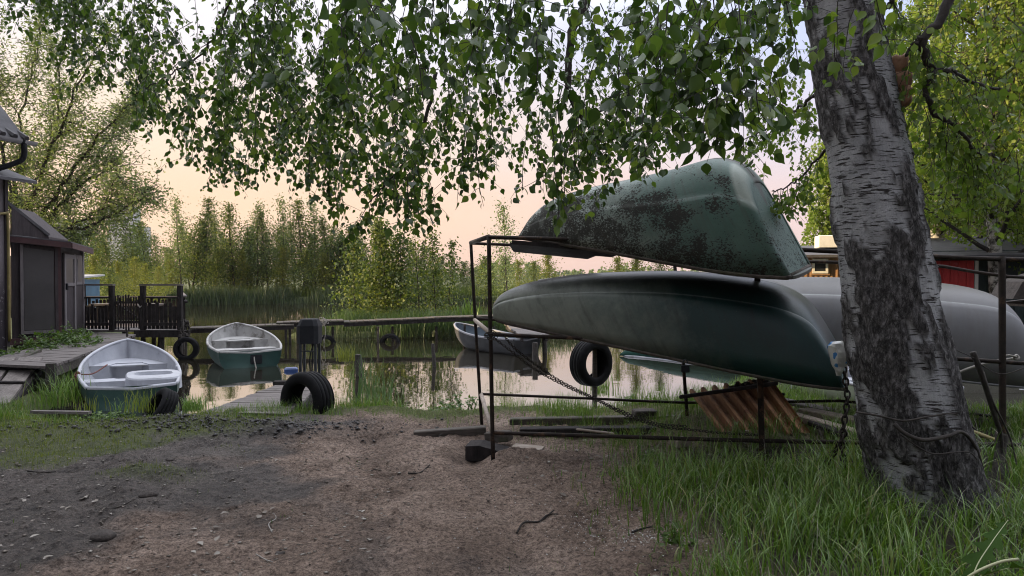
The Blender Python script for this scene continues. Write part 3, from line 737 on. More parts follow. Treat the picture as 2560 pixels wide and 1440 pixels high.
# ------------------------------------------------------------------ boats afloat
def afloat(name, label, stern, yaw, L, B, H, sheer, outer, inner, zk=-.12, trim=0., seats=((.30, .07, False), (.55, .07, True)), box=None, bow_seat=True, rim=None, group=None, heel=0., tw=.80):
    sx, sy = stern; ca, sa = math.cos(yaw), math.sin(yaw)
    def W(p):
        p = np.asarray(p, float).reshape(-1, 3)
        q = p.copy(); hl = math.sin(heel)
        q[:, 2] = p[:, 2] + p[:, 1] * hl + trim * p[:, 0]
        return np.c_[sx + ca * q[:, 0] - sa * q[:, 1], sy + sa * q[:, 0] + ca * q[:, 1], zk + q[:, 2]]
    t = thing(name, label, 'rowing boat', W([[L * .45, 0, 0]])[0], group)
    us = np.r_[np.linspace(0, .85, 20), np.linspace(.87, 1, 12)]; ss = np.linspace(0, 1, 11)
    def sec(u, inset, sgn, smax=1.0):
        b = B * (tw + (1 - tw) * math.sin(min(1, u / .42) * PI / 2)) if u < .42 else B * max(0, 1 - ((u - .42) / .58) ** 2.5) ** .75
        zg = H * (1 + sheer * max(0, (u - .30) / .70) ** 1.7 + .04 * (1 - u) ** 2)
        k = max(0, (u - .55) / .45); z0 = zg * .55 * k ** 2.2 + inset * .8
        b = max(.0, b - inset)
        th = ss * PI / 2; n = 2.5 - .5 * k
        y = b * np.sin(th) ** (2 / n); z = z0 + (zg - z0) * (1 - np.maximum(0, np.cos(th)) ** (2 / n))
        z[-1] = zg
        x = u * L + np.zeros_like(y) + (-inset * .9 if u > .97 else (inset if u < .02 else 0)) + (u ** 6) * .05 * L * (z / zg - .6) - (1 - u) ** 6 * .10 * (z - 0)
        return np.c_[x, sgn * y, z]
    def shell(inset):
        rows = [np.vstack([sec(u, inset, 1)[::-1], sec(u, inset, -1)[1:]]) for u in us]
        return np.array(rows)
    ro = shell(0.); ri = shell(.028); m = ro.shape[1]
    def faces(n): return [(i * m + j, i * m + j + 1, (i + 1) * m + j + 1, (i + 1) * m + j) for i in range(n - 1) for j in range(m - 1)] + [tuple(range(m))]
    uv = np.vstack([np.c_[np.full(m, u), np.r_[ss[::-1], ss[1:]]] for u in us])
    build('hull', W(ro.reshape(-1, 3)), faces(len(us)), outer, t, True, uvs=uv)
    build('inner_shell', W(ri.reshape(-1, 3)), faces(len(us)), inner, t, True, uvs=uv)
    g = MB(); path = np.vstack([ro[:, 0], ro[::-1, -1][1:]]); path2 = np.vstack([ri[:, 0], ri[::-1, -1][1:]])
    mid = (path + path2) / 2; g.tube(W(mid), .024, 8)
    g.tube(W(np.vstack([mid[0], (mid[0] + mid[-1]) / 2 + np.array([0, 0, -.035]), mid[-1]])), .022, 8)
    g.build('gunwale', rim or inner, t, True)
    def yw(u, z):
        r = sec(u, .03, 1); o = np.argsort(r[:, 2]); return float(np.interp(z, r[o, 2], r[o, 1]))
    for (u, w, notch) in seats:
        z = H * .72; m2 = MB(); x0 = u * L; hw = .12
        y0, y1 = yw(u - .03, z), yw(u + .03, z)
        pl = [(x0 - hw, -y0), (x0 + hw, -y1), (x0 + hw, -y1 * .35), (x0 + hw - (.05 if notch else 0), -y1 * .28), (x0 + hw - (.05 if notch else 0), y1 * .28), (x0 + hw, y1 * .35), (x0 + hw, y1), (x0 - hw, y0)]
        m2.prism(pl, z - w, z); V = np.vstack(m2.v); build('seat', W(V), m2.f, inner, t)
    # floor
    zf = H * .16; fp = [(u * L, yw(u, zf + .02) * .98) for u in np.linspace(.03, .72, 8)]
    m3 = MB(); m3.prism([(x, -y) for x, y in fp] + [(x, y) for x, y in fp[::-1]], zf - .02, zf); build('floor_board', W(np.vstack(m3.v)), m3.f, inner, t)
    if bow_seat:     # moulded bow locker with a sunk foot well
        z = H * .92; pts = [(u * L, yw(u, z)) for u in np.linspace(.70, .955, 9)]
        outer_p = [(x, -y) for x, y in pts] + [(x, y) for x, y in pts[::-1]]
        xa = pts[0][0]; ya = pts[0][1]
        m4 = MB(); m4.prism(outer_p[:1] + outer_p[1:], z - .02, z)
        m4.prism([(xa - .02, -ya), (xa + .015, -ya), (xa + .015, -ya * .55), (xa + .20, -ya * .38), (xa + .20, ya * .38), (xa + .015, ya * .55), (xa + .015, ya), (xa - .02, ya), (xa - .02, ya * .52), (xa + .17, ya * .35), (xa + .17, -ya * .35), (xa - .02, -ya * .52)], z - .22, z + .012)
        build('bow_locker', W(np.vstack(m4.v)), m4.f, inner, t)
        m5 = MB(); m5.prism([(xa - .015, -ya * .5), (xa + .165, -ya * .34), (xa + .165, ya * .34), (xa - .015, ya * .5)], z - .06, z - .05)
    if box:          # rounded stern locker lid
        bx, by, bl, bw = box; m6 = MB()
        a = np.linspace(0, 2 * PI, 28, endpoint=False); sup = lambda c: np.sign(c) * np.abs(c) ** .55
        ring = np.c_[bx + bl * sup(np.cos(a)), by + bw * sup(np.sin(a))]
        z = H * 1.10
        hs = [(z - .16, 1.02), (z - .02, 1.0), (z, .96), (z + .004, .70), (z - .045, .62), (z - .05, .2)]
        V = np.vstack([np.c_[(ring - [bx, by]) * k * (np.array([.62, 1.0]) if i >= 3 else 1) + [bx + (.04 if i >= 3 else 0), by], np.full(28, zz)] for i, (zz, k) in enumerate(hs)])
        f6 = [(r * 28 + j, r * 28 + (j + 1) % 28, (r + 1) * 28 + (j + 1) % 28, (r + 1) * 28 + j) for r in range(len(hs) - 1) for j in range(28)] + [tuple(range((len(hs) - 1) * 28, len(hs) * 28))]
        build('stern_locker', W(V), f6, inner, t)
    for sg in (1, -1):   # rowlocks
        u = .46; p = W([[u * L, sg * (B - .02), H * 1.06]])[0]; m7 = MB()
        m7.box(p + [0, 0, -.01], (.09, .06, .05), rotz(yaw), .01)
        m7.build('rowlock', inner, t)
    return t, W
T1, W1 = afloat('rowing_boat', 'white rowing boat with dark green outside, drawn up beside the plank ramp', (-4.72, 8.48), R(120.5), 2.75, .62, .44, .54, 'paint_green', 'white_fibreglass', zk=-.17, trim=.045, heel=.02, seats=((.20, .06, False), (.46, .07, True)), box=(.62, -.26, .34, .33), group='rowing boats on the water')
T2, W2 = afloat('rowing_boat', 'stained white rowing boat with green stern, floating by the walkway', (-4.72, 12.3), R(117), 2.7, .66, .44, .52, 'paint_green', 'dirty_white', zk=-.15, trim=.04, seats=((.24, .06, False), (.48, .07, True)), group='rowing boats on the water')
MAT['dull_alloy'] = mottled('dull_alloy', (.030, .031, .034), (.055, .056, .060), 3, .7, .2, 50, spec=.2)
T3, W3 = afloat('rowing_boat', 'slim grey aluminium rowing boat with blue seats, moored behind the rack', (.30, 14.4), R(133), 2.35, .50, .40, .55, 'dull_alloy', 'blue_grey_paint', zk=-.08, seats=((.22, .06, False), (.6, .06, False)), bow_seat=False, rim='grey_paint', group='rowing boats on the water')
MAT['pale_green_paint'] = mottled('pale_green_paint', (.30, .36, .26), (.44, .48, .38), 4, .5, .2, 50, None, (.16, .19, .12), .6, 4)
T4, W4 = afloat('rowing_boat', 'white rowing boat with mossy outside, on the bank behind the birch', (4.52, 7.45), R(101), 2.5, .58, .40, .45, 'pale_green_paint', 'white_fibreglass', zk=.0, seats=((.3, .06, False), (.62, .06, False)), group='rowing boats on the water')
T5, W5 = afloat('rowing_boat', 'teal rowing boat of which only the bow tip shows at the left edge', (-8.0, 8.2), R(-16), 2.2, .5, .34, .35, 'paint_green', 'dirty_white', zk=.0, group='rowing boats on the water')
GB = [(0, 1860, 880, 1880, 925, 11.9, .34), (.3, 1790, 872, 1800, 913, 12.5, .38), (.6, 1690, 868, 1700, 902, 13.1, .34), (.85, 1610, 870, 1612, 892, 13.75, .2), (1, 1566, 874, 1548, 887, 14.1, .04)]
loft_boat('overturned_boat', 'overturned green boat with white rim lying low at the water behind the tyre', 'boat', GB, 24, 'matt_green', nst=20, seam=.6, gun_mat='white_fibreglass', gun_r=.028)
def mooring_lines():
    a = W1([[.95, .62, .47]])[0]; b = P(268, 912, 9.9)
    m = MB(); s = catmull([a, (a + b) / 2 + [0, 0, -.06], b], 12); m.tube(s, .010, 6)
    for k in range(2): m.tube([a + .03 * np.array([math.cos(q), .7 * math.sin(q), .9 * math.sin(q) - k * .5]) for q in np.linspace(0, 2 * PI, 12)], .010, 5)
    m.tube(catmull([a, a + [.02, -.05, -.1], a + [.05, -.06, -.2]], 6), .012, 6)
    MAT['red_rope'] = mottled('red_rope', (.10, .035, .03), (.17, .07, .055), 40, .9, .6, 120)
    tag(m.build('mooring_rope', 'red_rope', None, True), 'reddish rope tying the drawn up white boat to the ramp', 'rope')
    m = MB(); c = W2([[0, -.06, .40]])[0]; m.tube(catmull([c, c + [.03, -.06, -.12], c + [.08, -.10, -.30], c + [.10, -.12, -.52]], 10), .012, 6); m.tube(catmull([c + [-.33, 0, -.03], c + [-.30, -.06, -.25], c + [-.27, -.08, -.52]], 8), .010, 6)
    tag(m.build('mooring_rope', 'rope', None, True), 'frayed pale rope hanging from the green stern of the stained white boat', 'rope')
    m = MB(); c = W2([[-.02, -.10, .30]])[0]; m.box(c + [0, -.01, 0], (.20, .03, .17), rotz(R(27)), .01); tag(m.build('motor_bracket', 'black_plastic'), 'dark motor plate on the stern of the stained white boat', 'bracket')
mooring_lines()

# ------------------------------------------------------------------ jetties, walkway, ramp
def planked(name, label, c0, c1, c2, c3, n, thick, mat, cat, gap=.012, seed=1, posts=(), beams=True, group=None, bearer_mat='dark_wood', h_beam=.10):
    """c0->c1 near edge, c3->c2 far edge; boards run across (c0-c1 direction), laid one after the other to the far edge"""
    c0, c1, c2, c3 = [np.asarray(c, float) for c in (c0, c1, c2, c3)]; rng = np.random.RandomState(seed)
    base = (c0 + c1 + c2 + c3) / 4; t = thing(name, label, cat, (base[0], base[1], min(0.0, base[2])), group)
    m = MB(); L = np.linalg.norm((c3 - c0 + c2 - c1) / 2); g = gap / L
    for i in range(n):
        a = i / n + g / 2; b = (i + 1) / n - g / 2; e0, e1 = rng.uniform(-.02, .02, 2); dz = rng.uniform(-.004, .004, 4)
        q = [c0 + (c3 - c0) * a, c1 + (c2 - c1) * a, c1 + (c2 - c1) * b, c0 + (c3 - c0) * b]
        wv = unit(c1 - c0); q = [q[0] + wv * e0, q[1] + wv * e1, q[2] + wv * e1, q[3] + wv * e0]
        q = [p + [0, 0, d] for p, d in zip(q, dz)]
        low = [p - [0, 0, thick] for p in q]
        m.add(np.array(q + low), [(0, 1, 2, 3), (7, 6, 5, 4), (0, 4, 5, 1), (1, 5, 6, 2), (2, 6, 7, 3), (3, 7, 4, 0)])
    m.build('decking', mat, t)
    if beams:
        for k, (p, q) in enumerate(((c0, c3), (c1, c2))):
            w = unit(c1 - c0) * (.05 if k == 0 else -.05); mb = MB()
            mb.beam(p + w - [0, 0, thick + h_beam / 2 + .003], q + w - [0, 0, thick + h_beam / 2 + .003], .05, h_beam); mb.build('bearer', bearer_mat, t)
    for (fx, fy) in posts:
        p = c0 + (c1 - c0) * fx + ((c3 - c0) * (1 - fx) + (c2 - c1) * fx) * fy
        mb = MB(); z = p[2] - thick - .008
        mb.tube([(p[0] + rng.uniform(-.04, .04), p[1], -.7), (p[0] + rng.uniform(-.02, .02), p[1], z * .4), (p[0], p[1], z)], [.045, .05, .045], 8); mb.build('pile', 'bark_dark', t, True)
    return t
planked('plank_ramp', 'weathered grey plank ramp leading up to the jetty platform', G(-60, 908, .45), G(126, 916, .46), G(340, 836, .50), G(222, 829, .50), 26, .035, 'old_wood', 'ramp', seed=3, posts=((.97, .02), (.97, .35), (.97, .7), (.5, .05), (.97, .97)), h_beam=.13, bearer_mat='rotten_wood')
def gangplank():
    tl, tr, br, bl = G(-150, 893, .49), G(112, 893, .49), G(26, 1010, .10), G(-260, 1010, .10)
    t = thing('gangplank', 'steep boarding ramp of four wide planks with two cross battens', 'ramp', (bl + br) / 2)
    for i in range(4):
        a, b = i / 4 + .012, (i + 1) / 4 - .022
        plank('board', None, [tl + (tr - tl) * a, tl + (tr - tl) * b, bl + (br - bl) * b, bl + (br - bl) * a], .035, 'old_wood_y', parent=t)
    nrm = unit(np.cross(tr - tl, tl - bl)); nrm = nrm if nrm[2] > 0 else -nrm
    for f in (.30, .60):
        m = MB(); p, q = tl + (bl - tl) * f, tr + (br - tr) * f; m.beam(p + nrm * .014, q + nrm * .014, .04, .025, nrm); m.build('batten', 'dark_wood', t)
    m = MB(); m.beam(tr + nrm * -.08, br + nrm * -.08, .05, .10, nrm); m.build('bearer', 'dark_wood', t)
gangplank()
def stump(px, py, D, z0, z1, r, label, lean=(0, 0), name='mooring_post', mat='bark_dark', group='posts standing in the water'):
    p = P(px, py, D); m = MB()
    m.tube([(p[0] - lean[0] * .5, p[1], z0), (p[0], p[1], (z0 + z1) / 2), (p[0] + lean[0], p[1] + lean[1], z1)], [r, r * 1.05, r * .9], 9)
    return tag(m.build(name, mat, None, False), label, 'post', group)
stump(128, 905, 9.0, -.4, .50, .07, 'thick mossy post at the foot of the plank ramp')
stump(318, 840, 13.0, .2, .62, .02, 'small peg at the edge of the plank ramp near the platform')
def platform():
    z = .55; D = 13.9
    x0, x1 = -8.9, P(458, 800, D)[0]; y1 = 16.8; x2 = P(470, 800, y1)[0]
    t = planked('jetty_platform', 'dark wooden jetty platform standing on piles beside the shed', (x0, D, z), (x1, D, z), (x2, y1, z), (x2 - 2.6, y1, z), 24, .04, 'old_wood', 'jetty', seed=5, posts=((.62, .03), (.80, .03), (.965, .03), (.97, .5), (.97, .97), (.7, .5), (.45, .05)))
    m = MB(); m.beam((P(338, 820, D)[0], D - .045, z - .075), (x1 + .02, D - .045, z - .075), .05, .14); m.build('fascia', 'dark_wood', t)
    return x2 - 2.6, x1, D, y1, z
px0, px1, pD, py1, pz = platform()
def railing(name, label, p0, p1, zt, zm, zp, n, group, pick_top, posts=(0, 1), top=True, rngs=1, w=.045):
    """posts, rails and pickets of one straight run; pickets are one part"""
    p0 = np.asarray(p0, float); p1 = np.asarray(p1, float); rng = np.random.RandomState(rngs)
    t = thing(name, label, 'railing', (p0 + p1) / 2, group); d = unit(p1 - p0); zb = p0[2]
    for f in posts:
        q = p0 + (p1 - p0) * f; m = MB(); m.beam(q + [0, 0, .002], q + [0, 0, zt - zb - .021], .085, .085, d); m.build('post', 'dark_wood', t)
    back = np.array([d[1], -d[0], 0]) * .035
    if top: m = MB(); m.beam(p0 - d * .05 + [0, 0, zt - zb], p1 + d * .05 + [0, 0, zt - zb], .10, .035); m.build('handrail', 'old_wood', t)
    m = MB(); m.beam(p0 + back + [0, 0, zm - zb], p1 + back + [0, 0, zm - zb], .06, .035); m.build('rail', 'dark_wood', t)
    m = MB(); m.beam(p0 + back + [0, 0, .12], p1 + back + [0, 0, .12], .035, .06); m.build('rail', 'dark_wood', t)
    m = MB()
    for i in range(n):
        q = p0 + (p1 - p0) * ((i + .5) / n) - back * .2; h = pick_top - zb + rng.uniform(-.05, .05)
        m.beam(q + [0, 0, .02], q + d * rng.uniform(-.01, .01) + [0, 0, h], w, .016, np.array([d[1], -d[0], 0]))
    m.build('pickets', 'dark_wood', t)
    return t
def gx(px, D): return (px - 1280) / F * D
zt, zm = P(0, 712, pD)[2], P(0, 744, pD)[2]
railing('railing', 'dark railing panel between the shed and the picket gate', (gx(206, pD), pD, pz), (gx(279, pD), pD, pz), zt, zm, 0, 8, 'railings round the jetty platform', P(0, 765, pD)[2], (0, 1), True, 3, .05)
railing('railing', 'dark railing panel right of the picket gate', (gx(357, pD), pD, pz), (gx(450, pD), pD, pz), zt, zm, 0, 9, 'railings round the jetty platform', P(0, 762, pD)[2], (0, 1), True, 4, .07)
railing('railing', 'dark side railing running back along the open edge of the platform', (px1 - .06, pD + .16, pz), (P(467, 0, py1)[0] - .04, py1 - .2, pz), zm + .02, zm - .1, 0, 22, 'railings round the jetty platform', zm - .03, (.33, .66, 1), True, 5, .06)
railing('railing', 'dark rear railing at the back of the platform', (px0 + .1, py1 - .1, pz), (P(467, 0, py1)[0] - .15, py1 - .1, pz), P(0, 742, py1)[2], P(0, 765, py1)[2], 0, 26, 'railings round the jetty platform', P(0, 748, py1)[2], (0, .3, .6, 1), True, 6, .06)
def gate():
    t = thing('picket_gate', 'low picket gate with a diagonal brace in the platform railing', 'gate', (gx(318, pD), pD, pz + .03))
    a, b = gx(285, pD), gx(350, pD); m = MB(); rng = np.random.RandomState(3)
    for i in range(10):
        x = a + (b - a) * (i + .5) / 10; m.box((x, pD, pz + .03 + .33), (.026, .018, .68 + rng.uniform(-.06, .06)))
    m.build('pickets', 'dark_wood', t)
    for z in (.16, .56): q = MB(); q.box(((a + b) / 2, pD + .025, pz + z), (b - a, .025, .05)); q.build('rail', 'dark_wood', t)
    q = MB(); q.beam((a + .02, pD + .05, pz + .54), (b - .02, pD + .05, pz + .20), .022, .05, (0, 1, 0)); q.build('brace', 'dark_wood', t)
    q = MB(); q.tube([(b - .03, pD - .03, pz + .52), (b + .02, pD - .05, pz + .46), (b + .05, pD - .03, pz + .50)], .012, 6); q.build('latch', 'rope', t, True)
gate()
def bench():
    t = thing('bench', 'plain dark bench behind the railing on the platform', 'bench', (-8.9, 15.8, pz))
    m = MB(); m.box((-8.9, 15.8, pz + .44), (1.6, .34, .04)); m.build('seat', 'old_wood', t)
    for x in (-9.5, -8.3): q = MB(); q.box((x, 15.8, pz + .21), (.06, .28, .41)); q.build('leg', 'dark_wood', t)
bench()
def walkway():
    a0, b0 = P(470, 822, 16.0), P(1255, 792, 18.2)
    t = thing('walkway', 'long narrow wooden walkway on thin piles crossing the water', 'walkway', ((a0 + b0) / 2 * [1, 1, 0]))
    d = unit((b0 - a0) * [1, 1, 0]); w = np.array([-d[1], d[0], 0])
    segs = [(470, 822, 16.0, 735, 812, 16.6), (690, 808, 16.7, 860, 802, 17.0), (860, 806, 17.0, 1085, 796, 17.6), (1085, 795, 17.6, 1262, 790, 18.25)]
    rng = np.random.RandomState(2)
    for (xa, ya, da, xb, yb, db) in segs:
        p, q = P(xa, ya, da), P(xb, yb, db); m = MB(); n = int(np.linalg.norm(q - p) / .16)
        for i in range(n):
            c = p + (q - p) * (i + .5) / n + w * .28; m.box(c + [0, 0, rng.uniform(-.003, .003)], (np.linalg.norm(q - p) / n - .012, .62 + rng.uniform(-.03, .03), .03), rotz(math.atan2(d[1], d[0])))
        m.build('decking', 'rotten_wood', t)
        m = MB(); m.beam(p - [0, 0, .065] + w * .03, q - [0, 0, .065] + w * .03, .05, .09); m.build('bearer', 'dark_wood', t)
    for px in (560, 660, 712, 722, 742, 750, 830, 980, 1090, 1180, 1235):
        f = (px - 470) / 785; p = a0 + (b0 - a0) * f; m = MB(); p = P(px, 840, p[1]) * [1, 1, 0]
        m.tube([(p[0] + rng.uniform(-.05, .05), p[1] + .08, -.7), (p[0], p[1] + .08, .2), (p[0], p[1] + .08, P(px, 812, p[1])[2] - .05)], .034, 7); m.build('pile', 'bark_dark', t, True)
walkway()
planked('side_jetty', 'short plank landing beside the grey aluminium boat', G(1300, 838, .43), G(1372, 836, .43), G(1330, 806, .45), G(1262, 808, .45), 9, .04, 'old_wood', 'jetty', seed=8, posts=((.1, .1), (.9, .1), (.5, .5), (.9, .8)))
stump(1338, 850, 13.2, -.5, .36, .06, 'dark pile under the short plank landing', group='posts standing in the water')
planked('near_jetty', 'low sloping plank jetty running from the bank into the water', G(505, 1030, .13), G(720, 1034, .13), G(800, 962, .12), G(690, 963, .12), 13, .035, 'old_wood', 'jetty', seed=9, posts=((.1, .4), (.9, .4), (.1, .95), (.9, .95)))
m_ = MB(); m_.box(G(716, 952, .12) + [0, 0, -.03], (.36, .12, .06), rotz(.1), .006); tag(m_.build('plank', 'dark_wood'), 'short dark plank across the far end of the low jetty', 'plank')
m_ = MB(); m_.box(G(728, 935, .14) + [0, 0, .05], (.20, .16, .10), rotz(.3), .02); MAT['blue_plastic'] = mottled('blue_plastic', (.02, .05, .16), (.03, .07, .22), 6, .4, .1, 40); tag(m_.build('plastic_tub', 'blue_plastic'), 'small dark blue tub on the low jetty beside the tyre', 'tub')
for (px, py, D, z1, r, lab, ln) in ((1087, 900, 12.4, .42, .035, 'rusty leaning stake with a broken top in open water', (-.04, 0)), (899, 900, 11.2, .36, .06, 'split grey stump rising beside the tall water plants', (-.03, 0)), (1160, 870, 16.0, .52, .03, 'thin dark stake close to the bow of the grey aluminium boat', (.02, 0)), (395, 862, 14.3, .40, .04, 'bent pile under the edge of the jetty platform', (.05, 0)), (945, 872, 16.6, .42, .03, 'dark stake that carries the right hand walkway tyre', (0, 0))):
    stump(px, py, D, -.6, z1, r, lab, ln)

# ------------------------------------------------------------------ tyres
def tyre(label, c, Ro, w, axis, ri=.60, mat='rubber', group='old tyres used as fenders', name='tyre', grooves=4):
    prof = []
    hw = w / 2
    for (x, r) in ((-.80, ri), (-.97, ri + .06), (-1.0, .76), (-.98, .88), (-.86, .955), (-.74, .985)): prof.append((x * hw, r * Ro))
    gx_ = np.linspace(-.62, .62, grooves)
    for gq in gx_:
        for dx, rr in ((-.055, .995), (-.04, .955), (.04, .955), (.055, .995)): prof.append(((gq + dx) * hw, rr * Ro))
    for (x, r) in ((.74, .985), (.86, .955), (.98, .88), (1.0, .76), (.97, ri + .06), (.80, ri)): prof.append((x * hw, r * Ro))
    # inside wall
    for (x, r) in ((.74, ri + .02), (.80, .78), (.6, .90), (-.6, .90), (-.80, .78), (-.74, ri + .02)): prof.append((x * hw, r * Ro))
    prof = np.array(prof); n = 56; a = np.arange(n) / n * 2 * PI
    z = unit(axis); x = unit(np.cross((0, 0, 1), z)); y = np.cross(z, x)
    V = np.vstack([np.asarray(c, float) + z * p + (r * np.cos(a))[:, None] * x + (r * np.sin(a))[:, None] * y for p, r in prof]); k = len(prof)
    f = [(i * n + j, i * n + (j + 1) % n, ((i + 1) % k) * n + (j + 1) % n, ((i + 1) % k) * n + j) for i in range(k) for j in range(n)]
    return tag(build(name, V, f, mat, None, True), label, 'tyre', group)
tyre('large worn tyre half sunk upright in the bank by the low jetty', P(768, 1003, 7.95), .345, .26, (-.52, -.86, .05))
tyre('tyre leaning on the green stern of the drawn up white boat', P(400, 1022, 8.1), .25, .18, (-.65, -.6, .55))
tyre('tyre chained to the corner of the jetty platform', P(466, 872, 13.55), .235, .17, (.15, -1, .05))
tyre('tyre hanging below the walkway just behind the black motor cover', P(814, 863, 16.8), .255, .17, (.30, -1, 0))
tyre('tyre hanging below the walkway in front of the islet grass', P(975, 860, 17.0), .26, .16, (-.10, -1, 0))
tyre('tyre fixed on a stake between the rack and the water', P(1478, 907, 8.3), .285, .22, (.62, -.80, .02))
tyre('grey ribbed tyre standing by the yellow platform', P(2575, 1003, 9.2), .20, .30, (-.6, -.8, 0), mat='grey_paint', grooves=6)
stump(1487, 930, 8.38, -.1, .78, .032, 'weathered stake carrying the tyre between rack and water', (.0, 0), mat='rotten_wood')
def tyre_chain():
    m = MB(); p = P(462, 800, 13.75); q = P(466, 846, 13.6); rng = np.random.RandomState(3)
    for k in range(5):
        s = catmull([p + rng.normal(0, .02, 3), (p + q) / 2 + rng.normal(0, .05, 3), q + rng.normal(0, .03, 3)], 14); m.tube(s, .012, 5)
    for k in range(26): c = p + (q - p) * rng.uniform(0, 1) + rng.normal(0, .035, 3); m.box(c, (.05, .04, .05), rotz(rng.uniform(0, 3)) @ rotx(rng.uniform(0, 3)))
    tag(m.build('fender_rope', 'bark_dark'), 'tangled dark rope holding the tyre at the platform corner', 'rope')
tyre_chain()
def wire_hang():
    m = MB(); p = P(808, 808, 16.7); m.tube(catmull([p, p + [-.06, 0, -.2], p + [.02, 0, -.45], p + [.0, 0, -.75]], 10), .008, 5); m.tube(catmull([p, p + [.06, 0, -.15], p + [.02, 0, -.5]], 8), .008, 5)
    for k in range(10): a = np.random.RandomState(k).normal(0, .05, (3, 3)); m.tube(catmull(p + a + [0, 0, .03], 6), .008, 4)
    tag(m.build('rope', 'rope', None, True), 'loose wire looped over the walkway beside the black motor cover', 'rope')
wire_hang()

# ------------------------------------------------------------------ black motor cover on its stand
def motor():
    c = P(775, 925, 10.3); c = np.array([c[0], c[1], .12])
    t = thing('motor_stand', 'black boxy motor cover on thin steel legs at the end of the low jetty', 'motor stand', c)
    zb, zt_ = P(0, 858, 10.3)[2], P(0, 797, 10.3)[2]; w = 26 / F * 10.3
    m = MB(); ring = lambda k, ch: np.array([(-k + ch, -k), (k - ch, -k), (k, -k + ch), (k, k - ch), (k - ch, k), (-k + ch, k), (-k, k - ch), (-k, -k + ch)])
    lv = [(zb, w * .96, .05), (zb + .02, w, .055), (zt_ - .10, w, .055), (zt_ - .015, w * .80, .05), (zt_, w * .74, .05), (zt_, .001, .0)]
    V = np.vstack([np.c_[ring(k, ch) + c[:2], np.full(8, z)] for z, k, ch in lv])
    f = [(r * 8 + i, r * 8 + (i + 1) % 8, (r + 1) * 8 + (i + 1) % 8, (r + 1) * 8 + i) for r in range(5) for i in range(8)] + [tuple(range(7, -1, -1))]
    m.add(V, f); m.build('cover', 'black_plastic', t)
    for sx in (-1, 1):
        for sy in (-1, 1):
            q = MB(); q.beam((c[0] + sx * w * .72, c[1] + sy * .10, -.25), (c[0] + sx * w * .72, c[1] + sy * .10, zb + .003), .035, .035, (0, 1, 0)); q.build('leg', 'dark_steel', t)
    q = MB(); q.beam((c[0] - w * .6, c[1] - .1, zb - .11), (c[0] + w * .6, c[1] - .1, zb - .11), .02, .02); q.build('brace', 'dark_steel', t)
    q = MB(); q.tube(catmull([(c[0] + .03, c[1], zb), (c[0] + .06, c[1] - .06, zb - .2), (c[0] + .02, c[1] - .05, -.05)], 10), .012, 6); q.tube(catmull([(c[0] + .07, c[1] - .05, zb), (c[0] + .02, c[1] - .08, zb - .25), (c[0] + .05, c[1] - .05, -.05)], 10), .010, 6); q.build('cable', 'black_plastic', t, True)
motor()

# ------------------------------------------------------------------ house and annex on the left
def siding_mat():
    m, N, L = new_mat('membrane_wall')
    out = N.new('ShaderNodeOutputMaterial'); b = N.new('ShaderNodeBsdfPrincipled'); L.new(b.outputs[0], out.inputs[0])
    g = N.new('ShaderNodeTexCoord'); n = noise_node(N, L, g.outputs['Object'], 1.2, 6, .6)
    sep = N.new('ShaderNodeSeparateXYZ'); L.new(g.outputs['Object'], sep.inputs[0])
    r = ramp_node(N, [(.3, (.024, .018, .026)), (.7, (.055, .044, .055))]); L.new(n.outputs[0], r.inputs[0])
    # rows of small printed marks
    nn = noise_node(N, L, g.outputs['Object'], 22, 2, .5, (1, 1, .7)); rr = ramp_node(N, [(.62, 0.0), (.65, .6)]); L.new(nn.outputs[0], rr.inputs[0])
    hm = N.new('ShaderNodeMapRange'); hm.inputs['From Min'].default_value = 1.9; hm.inputs['From Max'].default_value = 1.3; L.new(sep.outputs['Z'], hm.inputs['Value'])
    mk = N.new('ShaderNodeMath'); mk.operation = 'MULTIPLY'; L.new(hm.outputs[0], mk.inputs[0]); L.new(rr.outputs[0], mk.inputs[1])
    up = mixc(N, L, hm.outputs[0], (.17, .145, .16), r.outputs[0])
    L.new(mixc(N, L, mk.outputs[0], up, (.26, .23, .25)), b.inputs['Base Color']); b.inputs['Roughness'].default_value = .55
    return m
MAT['membrane_wall'] = siding_mat()
MAT['maroon'] = mottled('maroon', (.040, .016, .018), (.075, .03, .032), 5, .7, .4, 40)
MAT['shed_board'] = mottled('shed_board', (.028, .021, .023), (.060, .046, .050), 4, .8, .5, 30, (6, 6, 1))
MAT['pale_frame'] = mottled('pale_frame', (.12, .105, .11), (.19, .17, .175), 6, .75, .4, 40, (4, 4, 1))
MAT['roofing'] = mottled('roofing', (.05, .048, .052), (.095, .09, .098), 5, .8, .4, 30)
MAT['tile'] = mottled('tile', (.025, .022, .024), (.05, .045, .048), 8, .7, .4, 40)
